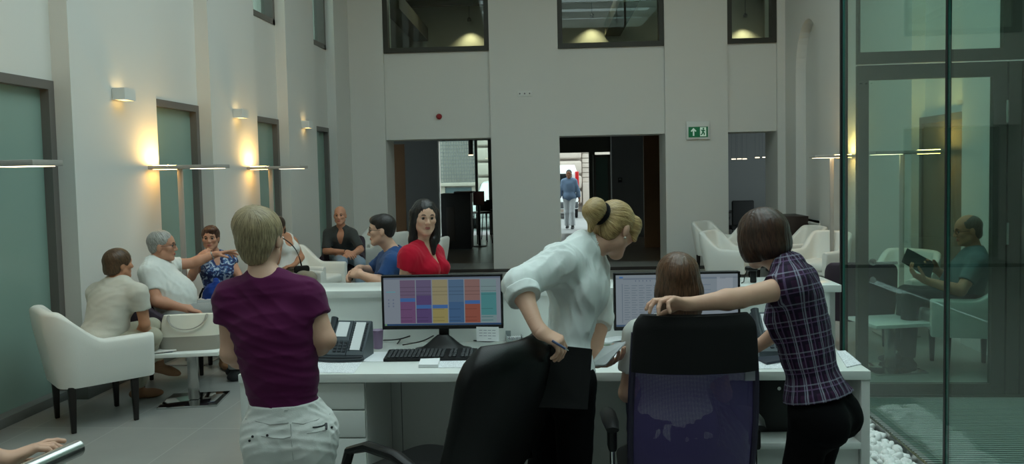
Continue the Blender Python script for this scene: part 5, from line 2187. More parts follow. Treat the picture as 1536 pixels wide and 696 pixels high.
        self.put('body', V, F, skin, 180)
        if face:
            self.face_parts()

    # ---- helpers
    def put(self, name, V, F, m, smooth=180, attrs=None, label=None):
        o = new_ob(name, np.asarray(V) - self.base, F, m, self.root, smooth, attrs=attrs)
        if label:
            o['label'] = label
        return o

    def hp(self, x, y, z):
        """head-local point: x to the left, y up, z forward (metres for S=1)"""
        return self.c + self.hs * (self.l * x + self.u * y + self.f * z)

    def hR(self):
        return unit_rows(self.l, self.u, self.f)

    def head_prims(self, face=True):
        s, R, q = self.hs, self.hR(), self.hp
        p = [ell(q(0, .034, -.010), vec(.0745, .086, .096) * s, R, k=0.03),
             ell(q(0, -.028, .022), vec(.060, .080, .068) * s, R, k=0.03),
             ell(q(0, .03, .045), vec(.055, .05, .045) * s, R, k=0.02)]
        for x in (1, -1):
            p.append(cone(q(.048 * x, -.062, .012), q(.016 * x, -.098, .062), .022 * s, .020 * s, k=0.025))
            p.append(ell(q(.041 * x, -.022, .062), vec(.024, .02, .022) * s, R, k=0.02))
            p.append(cone(q(.012 * x, .016, .085), q(.046 * x, .018, .070), .009 * s, .009 * s, k=0.014))
            p.append(ell(q(.076 * x, -.012, -.008), vec(.009, .031, .019) * s, R, k=0.008))
            p.append(ell(q(.011 * x, -.036, .094), vec(.0085, .008, .010) * s, R, k=0.008))
        p.append(ell(q(0, -.1, .066), vec(.022, .018, .018) * s, R, k=0.02))
        p.append(cone(q(0, .006, .088), q(0, -.030, .106), .0075 * s, .0105 * s, k=0.012))
        p.append(ell(q(0, -.064, .078), vec(.026, .016, .014) * s, R, k=0.012))
        subs = [dict(ell(q(.031 * x, .000, .092), vec(.017, .011, .014) * s, R), k=0.012) for x in (1, -1)]
        return p, subs

    def face_parts(self, brow=(40, 30, 24), gaze=None):
        s, q = self.hs, self.hp
        for x in (1, -1):
            bm = bmesh.new()
            bmesh.ops.create_uvsphere(bm, u_segments=20, v_segments=14, radius=0.0122 * s)
            V = np.array([v.co[:] for v in bm.verts])
            F = [[v.index for v in f.verts] for f in bm.faces]
            bm.free()
            g = nrm(self.f if gaze is None else gaze)
            c = q(.031 * x, .001, .0755)
            fm = []
            for f in F:
                n = nrm(V[f].mean(0))
                fm.append(1 if n @ g > 0.70 else 0)
            new_ob('eye', V + c - self.base, F, [EYE_W, EYE_D], self.root, 180, fmat=fm)
        m = mat('eyebrow_%d_%d_%d' % brow, brow, 0.8)
        for x in (1, -1):
            pts = [q(x * a, b, z) - self.base for a, b, z in ((.014, .0205, .0945), (.026, .0255, .0925), (.038, .0245, .0865), (.049, .0185, .078))]
            MB().tube(pts, [.0028 * s, .0036 * s, .0032 * s, .0016 * s], 8).build('eyebrow', m, self.root)
        mb = MB()
        up_ = [q(a, b, z) - self.base for a, b, z in ((-.022, -.066, .083), (-.010, -.0625, .0915), (0, -.0635, .093), (.010, -.0625, .0915), (.022, -.066, .083))]
        lo_ = [q(a, b, z) - self.base for a, b, z in ((-.021, -.067, .083), (-.010, -.0715, .0905), (0, -.0725, .092), (.010, -.0715, .0905), (.021, -.067, .083))]
        mb.tube(up_, [.002 * s, .0042 * s, .004 * s, .0042 * s, .002 * s], 8).tube(lo_, [.002 * s, .0046 * s, .005 * s, .0046 * s, .002 * s], 8)
        mb.build('lips', LIP, self.root)

    def hair(self, m, prims, subs=(), cuts=(), pole=(0, .09, -.06), axis=(0, 1, -.35), amp=0.0015, freq=44, h=0.0055, name='hair', swirl=0.0):
        """prims as (kind, ...) in head-local coordinates"""
        s, R, q = self.hs, self.hR(), self.hp

        def cv(p):
            if p[0] == 'e':
                return ell(q(*p[1]), vec(*p[2]) * s, R if len(p) < 5 else R @ p[4], k=p[3] if len(p) > 3 else 0.02)
            return cone(q(*p[1]), q(*p[2]), p[3] * s, p[4] * s, k=p[5] if len(p) > 5 else 0.02)
        o = q(*pole)
        a = nrm(R @ vec(*axis))
        e1 = nrm(np.cross(a, self.f))
        e2 = np.cross(a, e1)
        rs = np.random.RandomState(3 + int(abs(self.base[0]) * 1000) % 90)
        ph = rs.uniform(0, 6, 6)

        def strand(X):
            v = X - o
            d = v @ a
            th = np.arctan2(v @ e1, v @ e2) + swirl * d
            w = th + 0.05 * np.sin(d * 40 + ph[0]) + 0.03 * np.sin(th * 7 + d * 25 + ph[1])
            return (0.45 * np.sin(w * freq + ph[2]) + 0.3 * np.sin(w * freq * 2.3 + ph[3]) + 0.35 * np.sin(w * freq * 0.43 + ph[4] + d * 6))
        V, F = implicit([cv(p) for p in prims], h, subs=[cv(p) for p in subs], cuts=[(q(*c), R @ nrm(vec(*n))) for c, n in cuts],
                        disp=lambda X: amp * strand(X))
        v = V - o
        d = v @ a
        th = np.arctan2(v @ e1, v @ e2) + swirl * d
        return self.put(name, V, F, m, 180, attrs={'hv': np.stack([3.2 * np.cos(th), 3.2 * np.sin(th), d * 3.0], 1)})

    def top(self, m, off=0.012, hem=-0.02, hem_n=None, sleeve=0.55, s_off=0.014, subs=(), h=None, wr=0.004, wfreq=45, aniso=(1, 1, 1), seed=1, name='shirt', collar=None,
            long_sleeve=None, extra=(), flare=0.0, hem_pt=None, cutx=()):
        """upper garment: torso grown by off, cut at hem (fraction of the spine), sleeves to a fraction of the upper arm"""
        J, S = self.J, self.S
        h = h or self.h
        pr = [grow(p, off) for p in self.torso]
        for k in 'lr':
            s, e, w = (np.asarray(J[a + k], float) for a in 'sew')
            if long_sleeve and k in long_sleeve:
                fr = long_sleeve[k]
                end = lerp(e, w, fr)
                pr.append(cone(s, e, 0.058 * S + s_off, 0.046 * S + s_off, k=0.05))
                pr.append(cone(e, lerp(e, w, fr + 0.06), 0.046 * S + s_off, 0.040 * S + s_off, k=0.02, clip=[(end, nrm(w - e))]))
            elif sleeve:
                end = lerp(s, e, sleeve)
                pr.append(cone(s, lerp(s, e, sleeve + 0.12), 0.054 * S + s_off, 0.044 * S + s_off * 1.3, k=0.05, clip=[(end, nrm(e - s))]))
        if flare:
            pr.append(ell(self.H + self.up * 0.02, vec(0.17 * S + flare, 0.14, 0.115 * S + flare), unit_rows(self.lat, self.up, self.fwd), k=0.06))
        pr += list(extra)
        cut = [((lerp(self.H, self.N, hem) if hem_pt is None else hem_pt), -nrm(self.up if hem_n is None else hem_n))] + list(cutx)
        if 'seated' in J:
            for p in pr[:len(self.torso)]:
                p['clip'] = cut
            cut = []
        V, F = implicit(pr, h, cuts=cut, subs=list(subs), disp=lambda X: wr * wrink(X, seed, wfreq, aniso))
        q = V - self.H
        at = {'cuv': np.stack([np.arctan2(q @ self.lat, -(q @ self.fwd)) * 0.15, q @ self.up, q @ self.lat], 1)}
        o = self.put(name, V, F, m, 180, attrs=at)
        if collar:
            r0, hh = collar
            a = self.N - self.up * 0.005
            b = a + nrm(self.neck[0]['b'] - self.neck[0]['a']) * hh
            V, F = implicit([cone(a, b, r0 + 0.014, r0, k=0.01)], 0.004, cuts=[(b, nrm(b - a))],
                            subs=[dict(cone(a, b + (b - a), r0 + 0.006, r0 - 0.008, k=0.003)),
                                  dict(cone(b + self.fwd * r0 * 1.5, a + self.fwd * r0 * 1.3, 0.035, 0.012, k=0.003))],
                            disp=lambda X: 0.0015 * wrink(X, seed + 5, 60))
            q = V - self.H
            o2 = self.put('collar', V, F, m, 60, attrs={'cuv': np.stack([np.arctan2(q @ self.lat, -(q @ self.fwd)) * 0.15, q @ self.up, q @ self.lat], 1)})
            o2.parent = o
        return o

    def trousers(self, m, off=0.014, top=0.16, leg=0.97, h=None, wr=0.004, wfreq=45, seed=2, top_n=None, top_pt=None, name='trousers', wide=0.0):
        J, S = self.J, self.S
        h = h or self.h
        pr = [grow(p, off) for p in self.torso[:2] + [self.torso[6], self.torso[8]]]
        cp, cn = (lerp(self.H, self.N, top) if top_pt is None else top_pt), nrm(self.up if top_n is None else top_n)
        seat = 'seated' in J
        if seat:
            for p in pr:
                p['clip'] = [(cp, cn)]
        for k in 'lr':
            hp, kn, an = (np.asarray(J[a + k], float) for a in 'hka')
            end = lerp(kn, an, leg)
            pr.append(grow(self.leg[k][0], off))
            pr.append(cone(kn, lerp(kn, an, min(leg + 0.08, 1.05)), 0.056 * S + off, 0.046 * S + off + wide, k=0.03, clip=[(end, nrm(an - kn))]))
        V, F = implicit(pr, h, cuts=[] if seat else [(cp, cn)],
                        disp=lambda X: wr * wrink(X, seed, wfreq))
        return self.put(name, V, F, m, 180)

    def shoes(self, m, h=0.006, name='shoe', sole=0.0):
        for k in 'lr':
            a = np.asarray(self.J['a' + k], float)
            t = nrm(self.J['t' + k])
            sd = nrm(np.cross(t, UPZ)) if abs(t[2]) < 0.95 else vec(1, 0, 0)
            dn = -nrm(np.cross(sd, t))
            R = unit_rows(sd, -dn, t)
            S = self.S
            b = a + dn * (0.09 - 0.035)
            pr = [cone(a + dn * 0.01, a + dn * 0.05, 0.044 * S, 0.042 * S, k=0.03), ell(b + t * 0.115 * S, vec(0.044, 0.034, 0.085) * S, R, k=0.03),
                  ell(b - t * 0.025 * S, vec(0.037, 0.036, 0.05) * S, R, k=0.03), cone(b, b + t * 0.1 * S, 0.036 * S, 0.034 * S, k=0.03)]
            V, F = implicit(pr, h, cuts=[(a + dn * 0.087, dn), (a - dn * 0.03, -dn)])
            self.put(name, V, F, m, 60)

    def glasses(self, m=None):
        q = self.hp
        m = m or bpy.data.materials.get('glasses_frame') or mat('glasses_frame', (30, 28, 28), 0.35)
        mb = MB()
        for x in (1, -1):
            pts = [q(x * (.033 + .024 * math.cos(a)), .0 + .017 * math.sin(a), .1 - .012 * abs(.5 + .5 * math.cos(a))) - self.base for a in [2 * PI * k / 16 for k in range(16)]]
            mb.tube(pts, 0.0017, 6, closed=True)
            mb.tube([q(x * .057, .004, .088) - self.base, q(x * .076, .004, .06) - self.base, q(x * .080, .004, .0) - self.base, q(x * .08, -.01, -.014) - self.base], 0.0016, 6)
        mb.tube([q(.010, .004, .1) - self.base, q(-.010, .004, .1) - self.base], 0.0016, 6)
        mb.build('glasses', m, self.root)


SHORT_M = [('e', (0, .04, -.014), (.080, .088, .099)), ('e', (0, -.015, -.052), (.062, .050, .046))]
SHORT_M_SUB = [('e', (0, -.05, .085), (.085, .105, .08), 0.012), ('e', (.085, -.035, .005), (.036, .048, .032), .01), ('e', (-.085, -.035, .005), (.036, .048, .032), .01)]
# ------------------------------------------------------------------ woman in the purple t-shirt (standing, back to us)
Z1 = 2.9
face1 = nrm(vec(-0.02, 1, 0))
h1 = P(437, 648, Z1)
J = standing(h1[0], h1[1], face1, 0.94)
J['H'] = h1
for k, u in (('l', 404), ('r', 468)):
    p = P(u, 652, Z1)
    J['h' + k] = p
    J['k' + k] = vec(p[0], p[1], 0.46)
    J['a' + k] = vec(p[0] + (-0.02 if k == 'l' else 0.02), p[1], 0.09)
J['N'] = P(399, 421, Z1 - 0.03)
J['C0'] = P(391, 358, Z1 + 0.0)
J['sl'], J['sr'] = P(346, 449, Z1), P(463, 447, Z1)
J['el'], J['er'] = P(346, 530, Z1 - 0.02), P(489, 510, Z1 - 0.02)
J['wl'], J['wr'] = P(392, 556, Z1 + 0.2), P(452, 540, Z1 + 0.2)
J['hf'] = nrm(vec(0.06, 1, -0.05))
J['hu'] = nrm(vec(-0.03, 0.0, 1))
p1 = Human('person standing with back to camera in a purple t-shirt and white jeans', J, SK, True, h=0.008, width=1.04, hip=0.95, face=False,
           hands={'l': dict(d=vec(1, .3, 0), n=vec(0, -1, 0.2)), 'r': dict(d=vec(-1, .3, 0), n=vec(0, -1, 0.2))})
PURPLE = cloth('purple_jersey', (88, 26, 70), 0.8, bump=0.15)


def wr_p1(X):
    return 0


o = p1.top(PURPLE, 0.012, hem=0.19, hem_n=p1.up + p1.lat * -0.10, sleeve=0.44, s_off=0.012, h=0.0055, wr=0.007, wfreq=60, aniso=(0.35, 0.35, 1.5), seed=4, name='t_shirt')
WJ = cloth('white_denim', (222, 224, 220), 0.8, bump=0.2)
tr = p1.trousers(WJ, 0.016, top=0.225, leg=0.97, h=0.0055, wr=0.006, wfreq=62, seed=9, name='jeans', top_n=p1.up + p1.lat * -0.10)
p1.hair(hair_mat('ash_blonde_hair', (70, 56, 38), (206, 184, 142)), [('e', (0, .036, -.016), (.090, .096, .107)), ('e', (0, -.020, -.052), (.078, .058, .056)), ('e', (.02, .064, -.03), (.074, .072, .08)),
        ('e', (0, -.068, -.060), (.052, .036, .030))],
        [('e', (0, -.06, .10), (.09, .10, .08), .01), ('e', (-.085, -.03, .004), (.03, .04, .03), .012), ('e', (.085, -.035, .012), (.03, .04, .03), .012)],
        amp=0.002, freq=26, h=0.005, swirl=3.0)
p1.shoes(mat('white_trainers', (210, 210, 206), 0.6))
# pocket studs, zip and belt loop on the jeans
STUD = mat('dark_stud', (40, 42, 46), 0.4)


def on_back(u, v):
    """point on the back of the jeans under a pixel"""
    from mathutils.bvhtree import BVHTree
    if not hasattr(on_back, 't'):
        me = tr.data
        on_back.t = BVHTree.FromPolygons([tuple(np.array(x.co) + p1.base) for x in me.vertices], [tuple(p.vertices) for p in me.polygons])
    d = nrm(ray(u, v))
    r = on_back.t.ray_cast(Vector(CAM), Vector(d))
    return (np.array(r[0]) - d * 0.0015, np.array(r[1])) if r[0] is not None else (P(u, v, Z1 - 0.13), -d)


for u, v in ((374.5, 661), (379, 655), (401, 653), (497.5, 641)):
    c, n = on_back(u, v)
    c = c - p1.base
    MB().cyl(c - n * 0.002, c + n * 0.003, 0.0045, seg=12).build('pocket_stud', STUD, tr)
mb = MB()
mb.tube([on_back(u, v)[0] - p1.base for u, v in ((469, 641), (476, 640.5), (483, 639), (489, 636.5))], 0.0028, 6)
mb.tube([on_back(u, v)[0] - p1.base for u, v in ((489, 635), (489.3, 640), (489, 644))], 0.005, 6)
mb.build('pocket_zip', STUD, tr)
a, b = on_back(428, 604)[0] - p1.base, on_back(429, 616)[0] - p1.base
MB().tube([a, (a + b) / 2, b], 0.008, 8, flat=0.6).build('belt_loop', WJ, tr)
SEAM = mat('jeans_seam', (176, 178, 174), 0.85)
for pts in (((368, 628), (385, 632), (405, 637), (425, 635), (433, 634)), ((438, 634), (455, 636), (475, 630), (495, 621)), ((436, 636), (437, 650), (438, 668), (440, 690)),
            ((392, 654), (410, 657), (425, 658), (436, 655)), ((460, 650), (475, 648), (489, 645))):
    MB().tube([on_back(u, v)[0] - p1.base for u, v in pts], 0.0016, 6).build('seam', SEAM, tr)

# ------------------------------------------------------------------ blonde woman in the white shirt, leaning forward
Z2 = 3.18
hp_ = P(841, 572, Z2)
fc = nrm(vec(0.72, 0.69, 0))
J = standing(hp_[0], hp_[1], fc, 0.97)
l2 = J['l']
J['H'] = hp_
J['hl'], J['hr'] = hp_ + l2 * 0.085, hp_ - l2 * 0.085
for k, s in (('l', 1), ('r', -1)):
    J['k' + k] = vec(hp_[0], hp_[1], 0.46) + l2 * s * 0.09 - J['f'] * 0.02
    J['a' + k] = vec(hp_[0], hp_[1], 0.09) + l2 * s * 0.09 - J['f'] * 0.08
J['N'] = P(878, 368, Z2 + 0.14)
J['C0'] = P(922, 343, Z2 + 0.20)
J['hf'] = nrm(vec(0.55, 0.62, -0.56))
J['hu'] = nrm(vec(0.33, 0.40, 0.86))
J['sr'] = P(836, 396, Z2 - 0.06)
J['sl'] = P(888, 404, Z2 + 0.29)
J['er'] = P(779, 428, Z2 - 0.20)
J['wr'] = P(808, 497, Z2 - 0.34)
J['el'] = P(898, 478, Z2 + 0.33)
J['wl'] = P(893, 543, Z2 + 0.20)
p2 = Human('person with a blonde ponytail and rolled white shirt leaning over the desk', J, SK, True, h=0.008, hh=0.0045, hhand=0.0034, width=0.90, bust=0.012, hip=0.88,
           hands={'r': dict(d=P(838, 512, Z2 - 0.345) - J['wr'], n=vec(-0.25, 0.30, -0.9), curls=((0.75, 0.6, 0.3), (0.85, 0.65, 0.3), (0.9, 0.7, 0.35), (0.9, 0.75, 0.4)), spread=0.06, thumb=0.7),
                  'l': dict(d=P(915, 543, Z2 + 0.15) - J['wl'], n=vec(0.1, -0.3, 1), curl=(0.4, 0.5, 0.3), thumb=0.9)})
WS = cloth('white_cotton_shirt', (228, 234, 232), 0.8, bump=0.12)
o = p2.top(WS, 0.017, hem=0.08, h=0.0055, wr=0.0085, wfreq=62, aniso=(1.3, 1.3, 0.4), seed=12, name='shirt', long_sleeve={'r': 0.24, 'l': 0.2}, s_off=0.020, collar=(0.062, 0.045), flare=0.004)
mb = MB()
for k in 'r':
    e, w = np.asarray(J['e' + k]), np.asarray(J['w' + k])
    V, F = implicit([cone(lerp(e, w, 0.12), lerp(e, w, 0.32), 0.070, 0.067, k=0.01, clip=[(lerp(e, w, 0.30), nrm(w - e)), (lerp(e, w, 0.10), -nrm(w - e))])], 0.005, disp=lambda X: 0.003 * wrink(X, 8, 60))
    c_ = p2.put('rolled_cuff', V, F, WS)
    c_.parent = o
p2.trousers(BLACKT, 0.014, top=0.15, leg=1.0, wide=0.01)
p2.shoes(M['black'])
BL = hair_mat('blonde_hair', (112, 80, 44), (226, 196, 136))
p2.hair(BL, [('e', (0, .036, -.012), (.083, .094, .103)), ('e', (0, -.02, -.055), (.070, .075, .052)), ('e', (-.038, .042, .066), (.045, .05, .04)), ('c', (-.060, .06, .055), (-.073, -.02, .068), .026, .012),
             ('c', (0, .012, -.105), (0, .012, -.142), .030, .030), ('e', (0, .015, -.165), (.050, .052, .048)), ('e', (.0, -.012, -.185), (.040, .040, .040)), ('c', (0, -.02, -.16), (0, -.085, -.15), .030, .012)],
        [('e', (0.01, -.05, .10), (.082, .098, .075), .01), ('e', (-.084, -.025, .0), (.03, .036, .026), .01), ('e', (.084, -.025, .0), (.03, .036, .026), .01)],
        pole=(0, .012, -.13), axis=(0, .12, 1), amp=0.0014, freq=34, h=0.0045)
pts = [p2.hp(.036 * math.cos(a), .013 + .042 * math.sin(a), -.123) - p2.base for a in [2 * PI * k / 24 for k in range(24)]]
MB().tube(pts, 0.014, 10, closed=True).build('hair_tie', cloth('black_velvet', (14, 13, 14)), p2.root)
e_ = p2.hp(-.078, -.045, -.004) - p2.base
MB().lathe([(0.0005, -0.0055), (0.0045, -0.003), (0.0055, 0), (0.0045, 0.003), (0.0005, 0.0055)], tuple(e_), 12).build('earring', mat('pearl', (240, 236, 226), 0.2), p2.root)
# things in her hands
n_, e1_ = nrm(vec(0.18, -1, 0.02)), nrm(vec(1, 0.18, -0.03))
quad = [P(790, 513, Z2 - 0.29), P(886, 523, Z2 - 0.20), P(879, 613, Z2 - 0.23), P(779, 608, Z2 - 0.30)]
off = nrm(np.cross(quad[1] - quad[0], quad[3] - quad[0]))
t = thing('document_folder', 'black folder held against the hip by the woman in the white shirt', 'folder', quad[3])
for dz, nm in ((0.0, 'front_cover'), (0.012, 'back_cover')):
    vs = [p - off * (dz) - quad[3] for p in quad] + [p - off * (dz + 0.003) - quad[3] for p in quad]
    MB()._add(vs, [[0, 1, 2, 3], [7, 6, 5, 4], [0, 4, 5, 1], [1, 5, 6, 2], [2, 6, 7, 3], [3, 7, 4, 0]]).build(nm, M['black_soft'], t, 0)
c_ = sum(quad) / 4
vs = [c_ + (p - c_) * 0.97 - off * 0.0035 - quad[3] for p in quad] + [c_ + (p - c_) * 0.97 - off * 0.0115 - quad[3] for p in quad]
MB()._add(vs, [[0, 1, 2, 3], [7, 6, 5, 4], [0, 4, 5, 1], [1, 5, 6, 2], [2, 6, 7, 3], [3, 7, 4, 0]]).build('sheets', M['paper'], t, 0)
a, b = P(828, 511, Z2 - 0.40), P(853, 526, Z2 - 0.41)
t = thing('ballpoint_pen', 'silver pen between the fingers of the hand on the black folder', 'pen', a)
MB().cyl(vec(0, 0, 0), (b - a) * 0.8, 0.0045, seg=14).build('barrel', mat('pen_blue', (70, 84, 120), 0.3), t)
MB().cyl((b - a) * 0.8, b - a, 0.0043, 0.0012, seg=14).build('tip', M['chrome'], t)
for k, dz in enumerate((0.0, 0.012)):
    qd = [P(884, 548 + 2 * k, Z2 + 0.10 + dz), P(909, 547 + 2 * k, Z2 + 0.05 + dz), P(939, 512 + 2 * k, Z2 + 0.05 + dz), P(906, 520 + 2 * k, Z2 + 0.13 + dz)]
    cc = sum(qd) / 4
    off2 = nrm(np.cross(qd[1] - qd[0], qd[3] - qd[0])) * 0.0008
    mb = MB()._add([p - cc for p in qd] + [p - cc + off2 for p in qd], [[0, 1, 2, 3], [7, 6, 5, 4], [0, 4, 5, 1], [1, 5, 6, 2], [2, 6, 7, 3], [3, 7, 4, 0]])
    o = mb.build('paper_sheet', M['paper'], None, 0)
    o.location = cc
    tag(o, ('upper white sheet held up in the left hand of the woman in the white shirt', 'lower white sheet held up in the left hand of the woman in the white shirt')[k], 'paper', 'sheets held in the hand')

# ------------------------------------------------------------------ woman in the plaid shirt
Z3 = 3.08
hp_ = P(1231, 618, Z3)
fc = nrm(vec(-0.80, 0.60, 0))
J = standing(hp_[0], hp_[1], fc, 0.97)
l3, f3 = J['l'], J['f']
J['H'] = hp_
J['hl'], J['hr'] = hp_ + l3 * 0.085, hp_ - l3 * 0.085
for k, s in (('l', 1), ('r', -1)):
    J['k' + k] = vec(hp_[0], hp_[1], 0.47) + l3 * s * 0.08 + f3 * 0.06
    J['a' + k] = vec(hp_[0], hp_[1], 0.09) + l3 * s * 0.09 + f3 * 0.06
J['N'] = P(1181, 400, Z3 + 0.08)
J['C0'] = P(1143, 357, Z3 + 0.14)
J['hf'] = nrm(vec(-0.62, 0.68, -0.40))
J['hu'] = nrm(vec(-0.22, 0.16, 0.96))
J['sl'] = P(1183, 430, Z3 - 0.08)
J['sr'] = P(1200, 422, Z3 + 0.26)
J['el'] = P(1110, 447, Z3 - 0.17)
J['wl'] = P(1033, 457, Z3 - 0.215)
J['er'] = P(1184, 484, Z3 + 0.30)
J['wr'] = P(1134, 522, Z3 + 0.40)
p3 = Human('person with a dark bob in a plaid shirt, resting an arm on the purple chair', J, SK, True, h=0.008, hh=0.0045, hhand=0.0034, width=1.0, hip=0.83, bust=0.025,
           hands={'l': dict(d=P(1000, 449, Z3 - 0.235) - J['wl'], n=vec(0.1, -0.25, -1), curls=((0.25, 0.6, 0.45), (0.38, 0.7, 0.45), (0.5, 0.8, 0.4), (0.7, 0.9, 0.4)), spread=0.17, thumb=0.75),
                  'r': dict(d=vec(-0.9, 0.5, -0.1), n=vec(0, 0, -1))})


def plaid():
    t = NT('plum_plaid_cotton')
    at = t.n('Attribute', attribute_name='cuv')
    sp = t.n('SeparateXYZ')
    t.l(at.outputs['Vector'], sp.inputs[0])

    def band(src, period, phase, width):
        x = t.math('FRACT', t.math('ADD', t.math('MULTIPLY', src, 1.0 / period), phase))
        return t.math('LESS_THAN', x, width / period)
    u, v = sp.outputs[0], sp.outputs[1]
    col = lin((54, 30, 56))
    dark = t.math('MAXIMUM', band(u, 0.056, 0.5, 0.016), band(v, 0.062, 0.5, 0.018))
    c = t.mix(t.math('MULTIPLY', dark, 0.72), col, lin((22, 18, 34)))
    lil = t.math('MAXIMUM', band(u, 0.056, 0.30, 0.005), band(v, 0.062, 0.28, 0.005))
    c = t.mix(t.math('MULTIPLY', lil, 0.3), c, lin((150, 120, 165)))
    wh = t.math('MAXIMUM', band(u, 0.056, 0.0, 0.0055), t.math('MULTIPLY', band(v, 0.062, 0.0, 0.005), 0.75))
    c = t.mix(t.math('MULTIPLY', wh, 0.32), c, lin((200, 205, 222)))
    w2 = band(u, 0.056, 0.84, 0.004)
    c = t.mix(t.math('MULTIPLY', w2, 0.3), c, lin((190, 200, 220)))
    b = t.n('BsdfPrincipled', i_Roughness=0.85)
    b.inputs['Specular IOR Level'].default_value = 0.2
    t.l(c, b.inputs['Base Color'])
    return t.done(b.outputs[0])


p3.top(plaid(), 0.016, hem=0.10, h=0.006, wr=0.007, wfreq=52, aniso=(1.2, 1.2, 0.6), seed=21, name='plaid_shirt', sleeve=0.34, s_off=0.014, collar=(0.062, 0.042), flare=0.012)
p3.trousers(BLACKT, 0.016, top=0.16, leg=1.0, wide=0.012)
p3.shoes(M['black'])
p3.hair(hair_mat('dark_brown_hair', (22, 14, 12), (92, 62, 46), 0.36), [('e', (0, .026, -.016), (.099, .106, .114)), ('e', (.0, -.035, -.03), (.098, .082, .090)), ('e', (.06, -.03, .03), (.04, .085, .05)), ('e', (-.06, -.03, .03), (.04, .085, .05))],
        [('e', (0, -.05, .125), (.058, .10, .075), .012), ('e', (0, -.13, -.02), (.062, .055, .075), .02)], cuts=[((0, -.098, 0), (0, -1, .15))], amp=0.0022, freq=40, h=0.005, pole=(0, .10, -.02), axis=(0, 1, -.1))

# ------------------------------------------------------------------ woman seated in the purple chair
Z4 = 3.36
c4 = P(1012, 560, Z4)
fc = nrm(vec(-0.05, 1, 0))
J = seated(c4[0], c4[1], fc, 0.97, seat=0.50, lean=0.03)
J['N'] = P(1010, 486, Z4 - 0.02)
J['C0'] = P(1016, 419, Z4 + 0.02)
J['hf'] = nrm(vec(-0.05, 1, -0.12))
J['sl'], J['sr'] = P(957, 505, Z4), P(1065, 505, Z4)
J['el'], J['er'] = P(941, 590, Z4 + 0.02), P(1085, 590, Z4 + 0.05)
J['wl'], J['wr'] = P(962, 540, Z4 + 0.27), P(1060, 540, Z4 + 0.27)
p4 = Human('person with long brown hair seated in the purple mesh chair, seen from behind', J, SK, True, h=0.010, face=False,
           hands={'l': dict(d=vec(.2, 1, 0), n=vec(0, 0, -1)), 'r': dict(d=vec(-.2, 1, 0), n=vec(0, 0, -1))})
p4.top(cloth('white_jersey', (222, 222, 216)), 0.012, hem=-0.05, sleeve=0.62, h=0.008, seed=3, name='t_shirt')
p4.trousers(cloth('dark_blue_denim', (36, 42, 58)), 0.012, top=0.12)
p4.shoes(M['black'])
p4.hair(hair_mat('brown_hair', (44, 28, 20), (128, 92, 66), 0.36), [('e', (0, .028, -.014), (.098, .100, .108)), ('e', (0, -.06, -.04), (.112, .12, .080)), ('e', (0, -.13, -.055), (.098, .08, .055))],
        [('e', (0, -.06, .10), (.085, .11, .075), .012)], amp=0.002, freq=44, h=0.005, pole=(0, .11, -.02), axis=(0, 1, -.05))

# ------------------------------------------------------------------ woman in red behind the counter
Z5 = 5.02
J = standing(P(640, 400, Z5)[0], P(640, 400, Z5)[1], (0.88, -0.35), 0.93)
J['N'] = P(632, 369, Z5)
J['C0'] = P(637, 326, Z5 - 0.03)
J['hf'] = nrm(vec(0.42, -0.90, -0.03))
J['hu'] = nrm(vec(0.05, -0.03, 1))
J['sr'] = P(613, 386, Z5 - 0.15)
J['sl'] = P(651, 382, Z5 + 0.14)
J['er'] = P(603, 446, Z5 - 0.08)
J['wr'] = P(640, 440, Z5 - 0.12)
J['el'] = P(668, 445, Z5 + 0.14)
J['wl'] = P(672, 440, Z5 - 0.04)
p5 = Human('person with long black hair in a red v-neck top standing behind the counter', J, SK, True, h=0.009, hh=0.004, hip=0.9, bust=0.065,
           hands={'l': dict(n=vec(0, 0, -1)), 'r': dict(n=vec(0, 0, -1))})
q = lambda a, b, c: p5.N + p5.up * a + p5.fwd * b + p5.lat * c
p5.top(cloth('red_jersey', (184, 22, 48)), 0.012, hem=-0.06, sleeve=0.26, h=0.007, wr=0.005, wfreq=60, seed=6, name='v_neck_top',
       subs=[cone(q(0.02, 0.10, 0), q(-0.15, 0.12, 0), 0.062, 0.012, k=0.006)])
p5.trousers(BLACKT, 0.012, top=0.1, h=0.012)
p5.shoes(M['black'], 0.009)
p5.hair(hair_mat('black_hair', (9, 8, 8), (38, 32, 32), 0.34), [('e', (0, .034, -.018), (.090, .097, .108)), ('c', (.072, .03, -.01), (.082, -.16, .012), .036, .030), ('c', (-.072, .03, -.01), (-.082, -.17, .0), .036, .030),
        ('c', (.06, -.16, .02), (.055, -.25, .06), .032, .012), ('c', (-.076, -.16, .0), (-.075, -.24, .02), .034, .014), ('e', (0, -.08, -.06), (.088, .14, .052))],
        [('e', (0.004, -.035, .105), (.060, .100, .078), .010)], amp=0.002, freq=40, h=0.005, pole=(-.01, .11, 0.02), axis=(0, 1, .1))

# ------------------------------------------------------------------ man in the blue shirt
q = ch['p6']
J = seated(q[0] + 0.02, q[1], (-0.98, 0.1), 1.04, seat=0.47, lean=-0.06)
J['N'] = P(592, 378, 6.55)
J['C0'] = P(573, 345, 6.5)
J['hf'] = nrm(vec(-0.96, -0.12, -0.16))
J['sl'] = P(589, 396, 6.33)
J['sr'] = P(580, 388, 6.74)
J['el'] = P(570, 424, 6.25)
J['wl'] = P(541, 412, 6.3)
J['er'] = P(553, 408, 6.75)
J['wr'] = P(540, 402, 6.5)
p6 = Human('person in a blue shirt and glasses seated in profile, hands together', J, SK, False, h=0.011, hh=0.005, belly=0.6, width=1.08,
           hands={'l': dict(d=vec(-.8, .5, .1), n=vec(0.3, .6, -.6), curl=(0.5, 0.6, .4)), 'r': dict(d=vec(-.6, -.4, -.4), n=vec(0, -.6, -.8), curl=(0.5, .6, .4))})
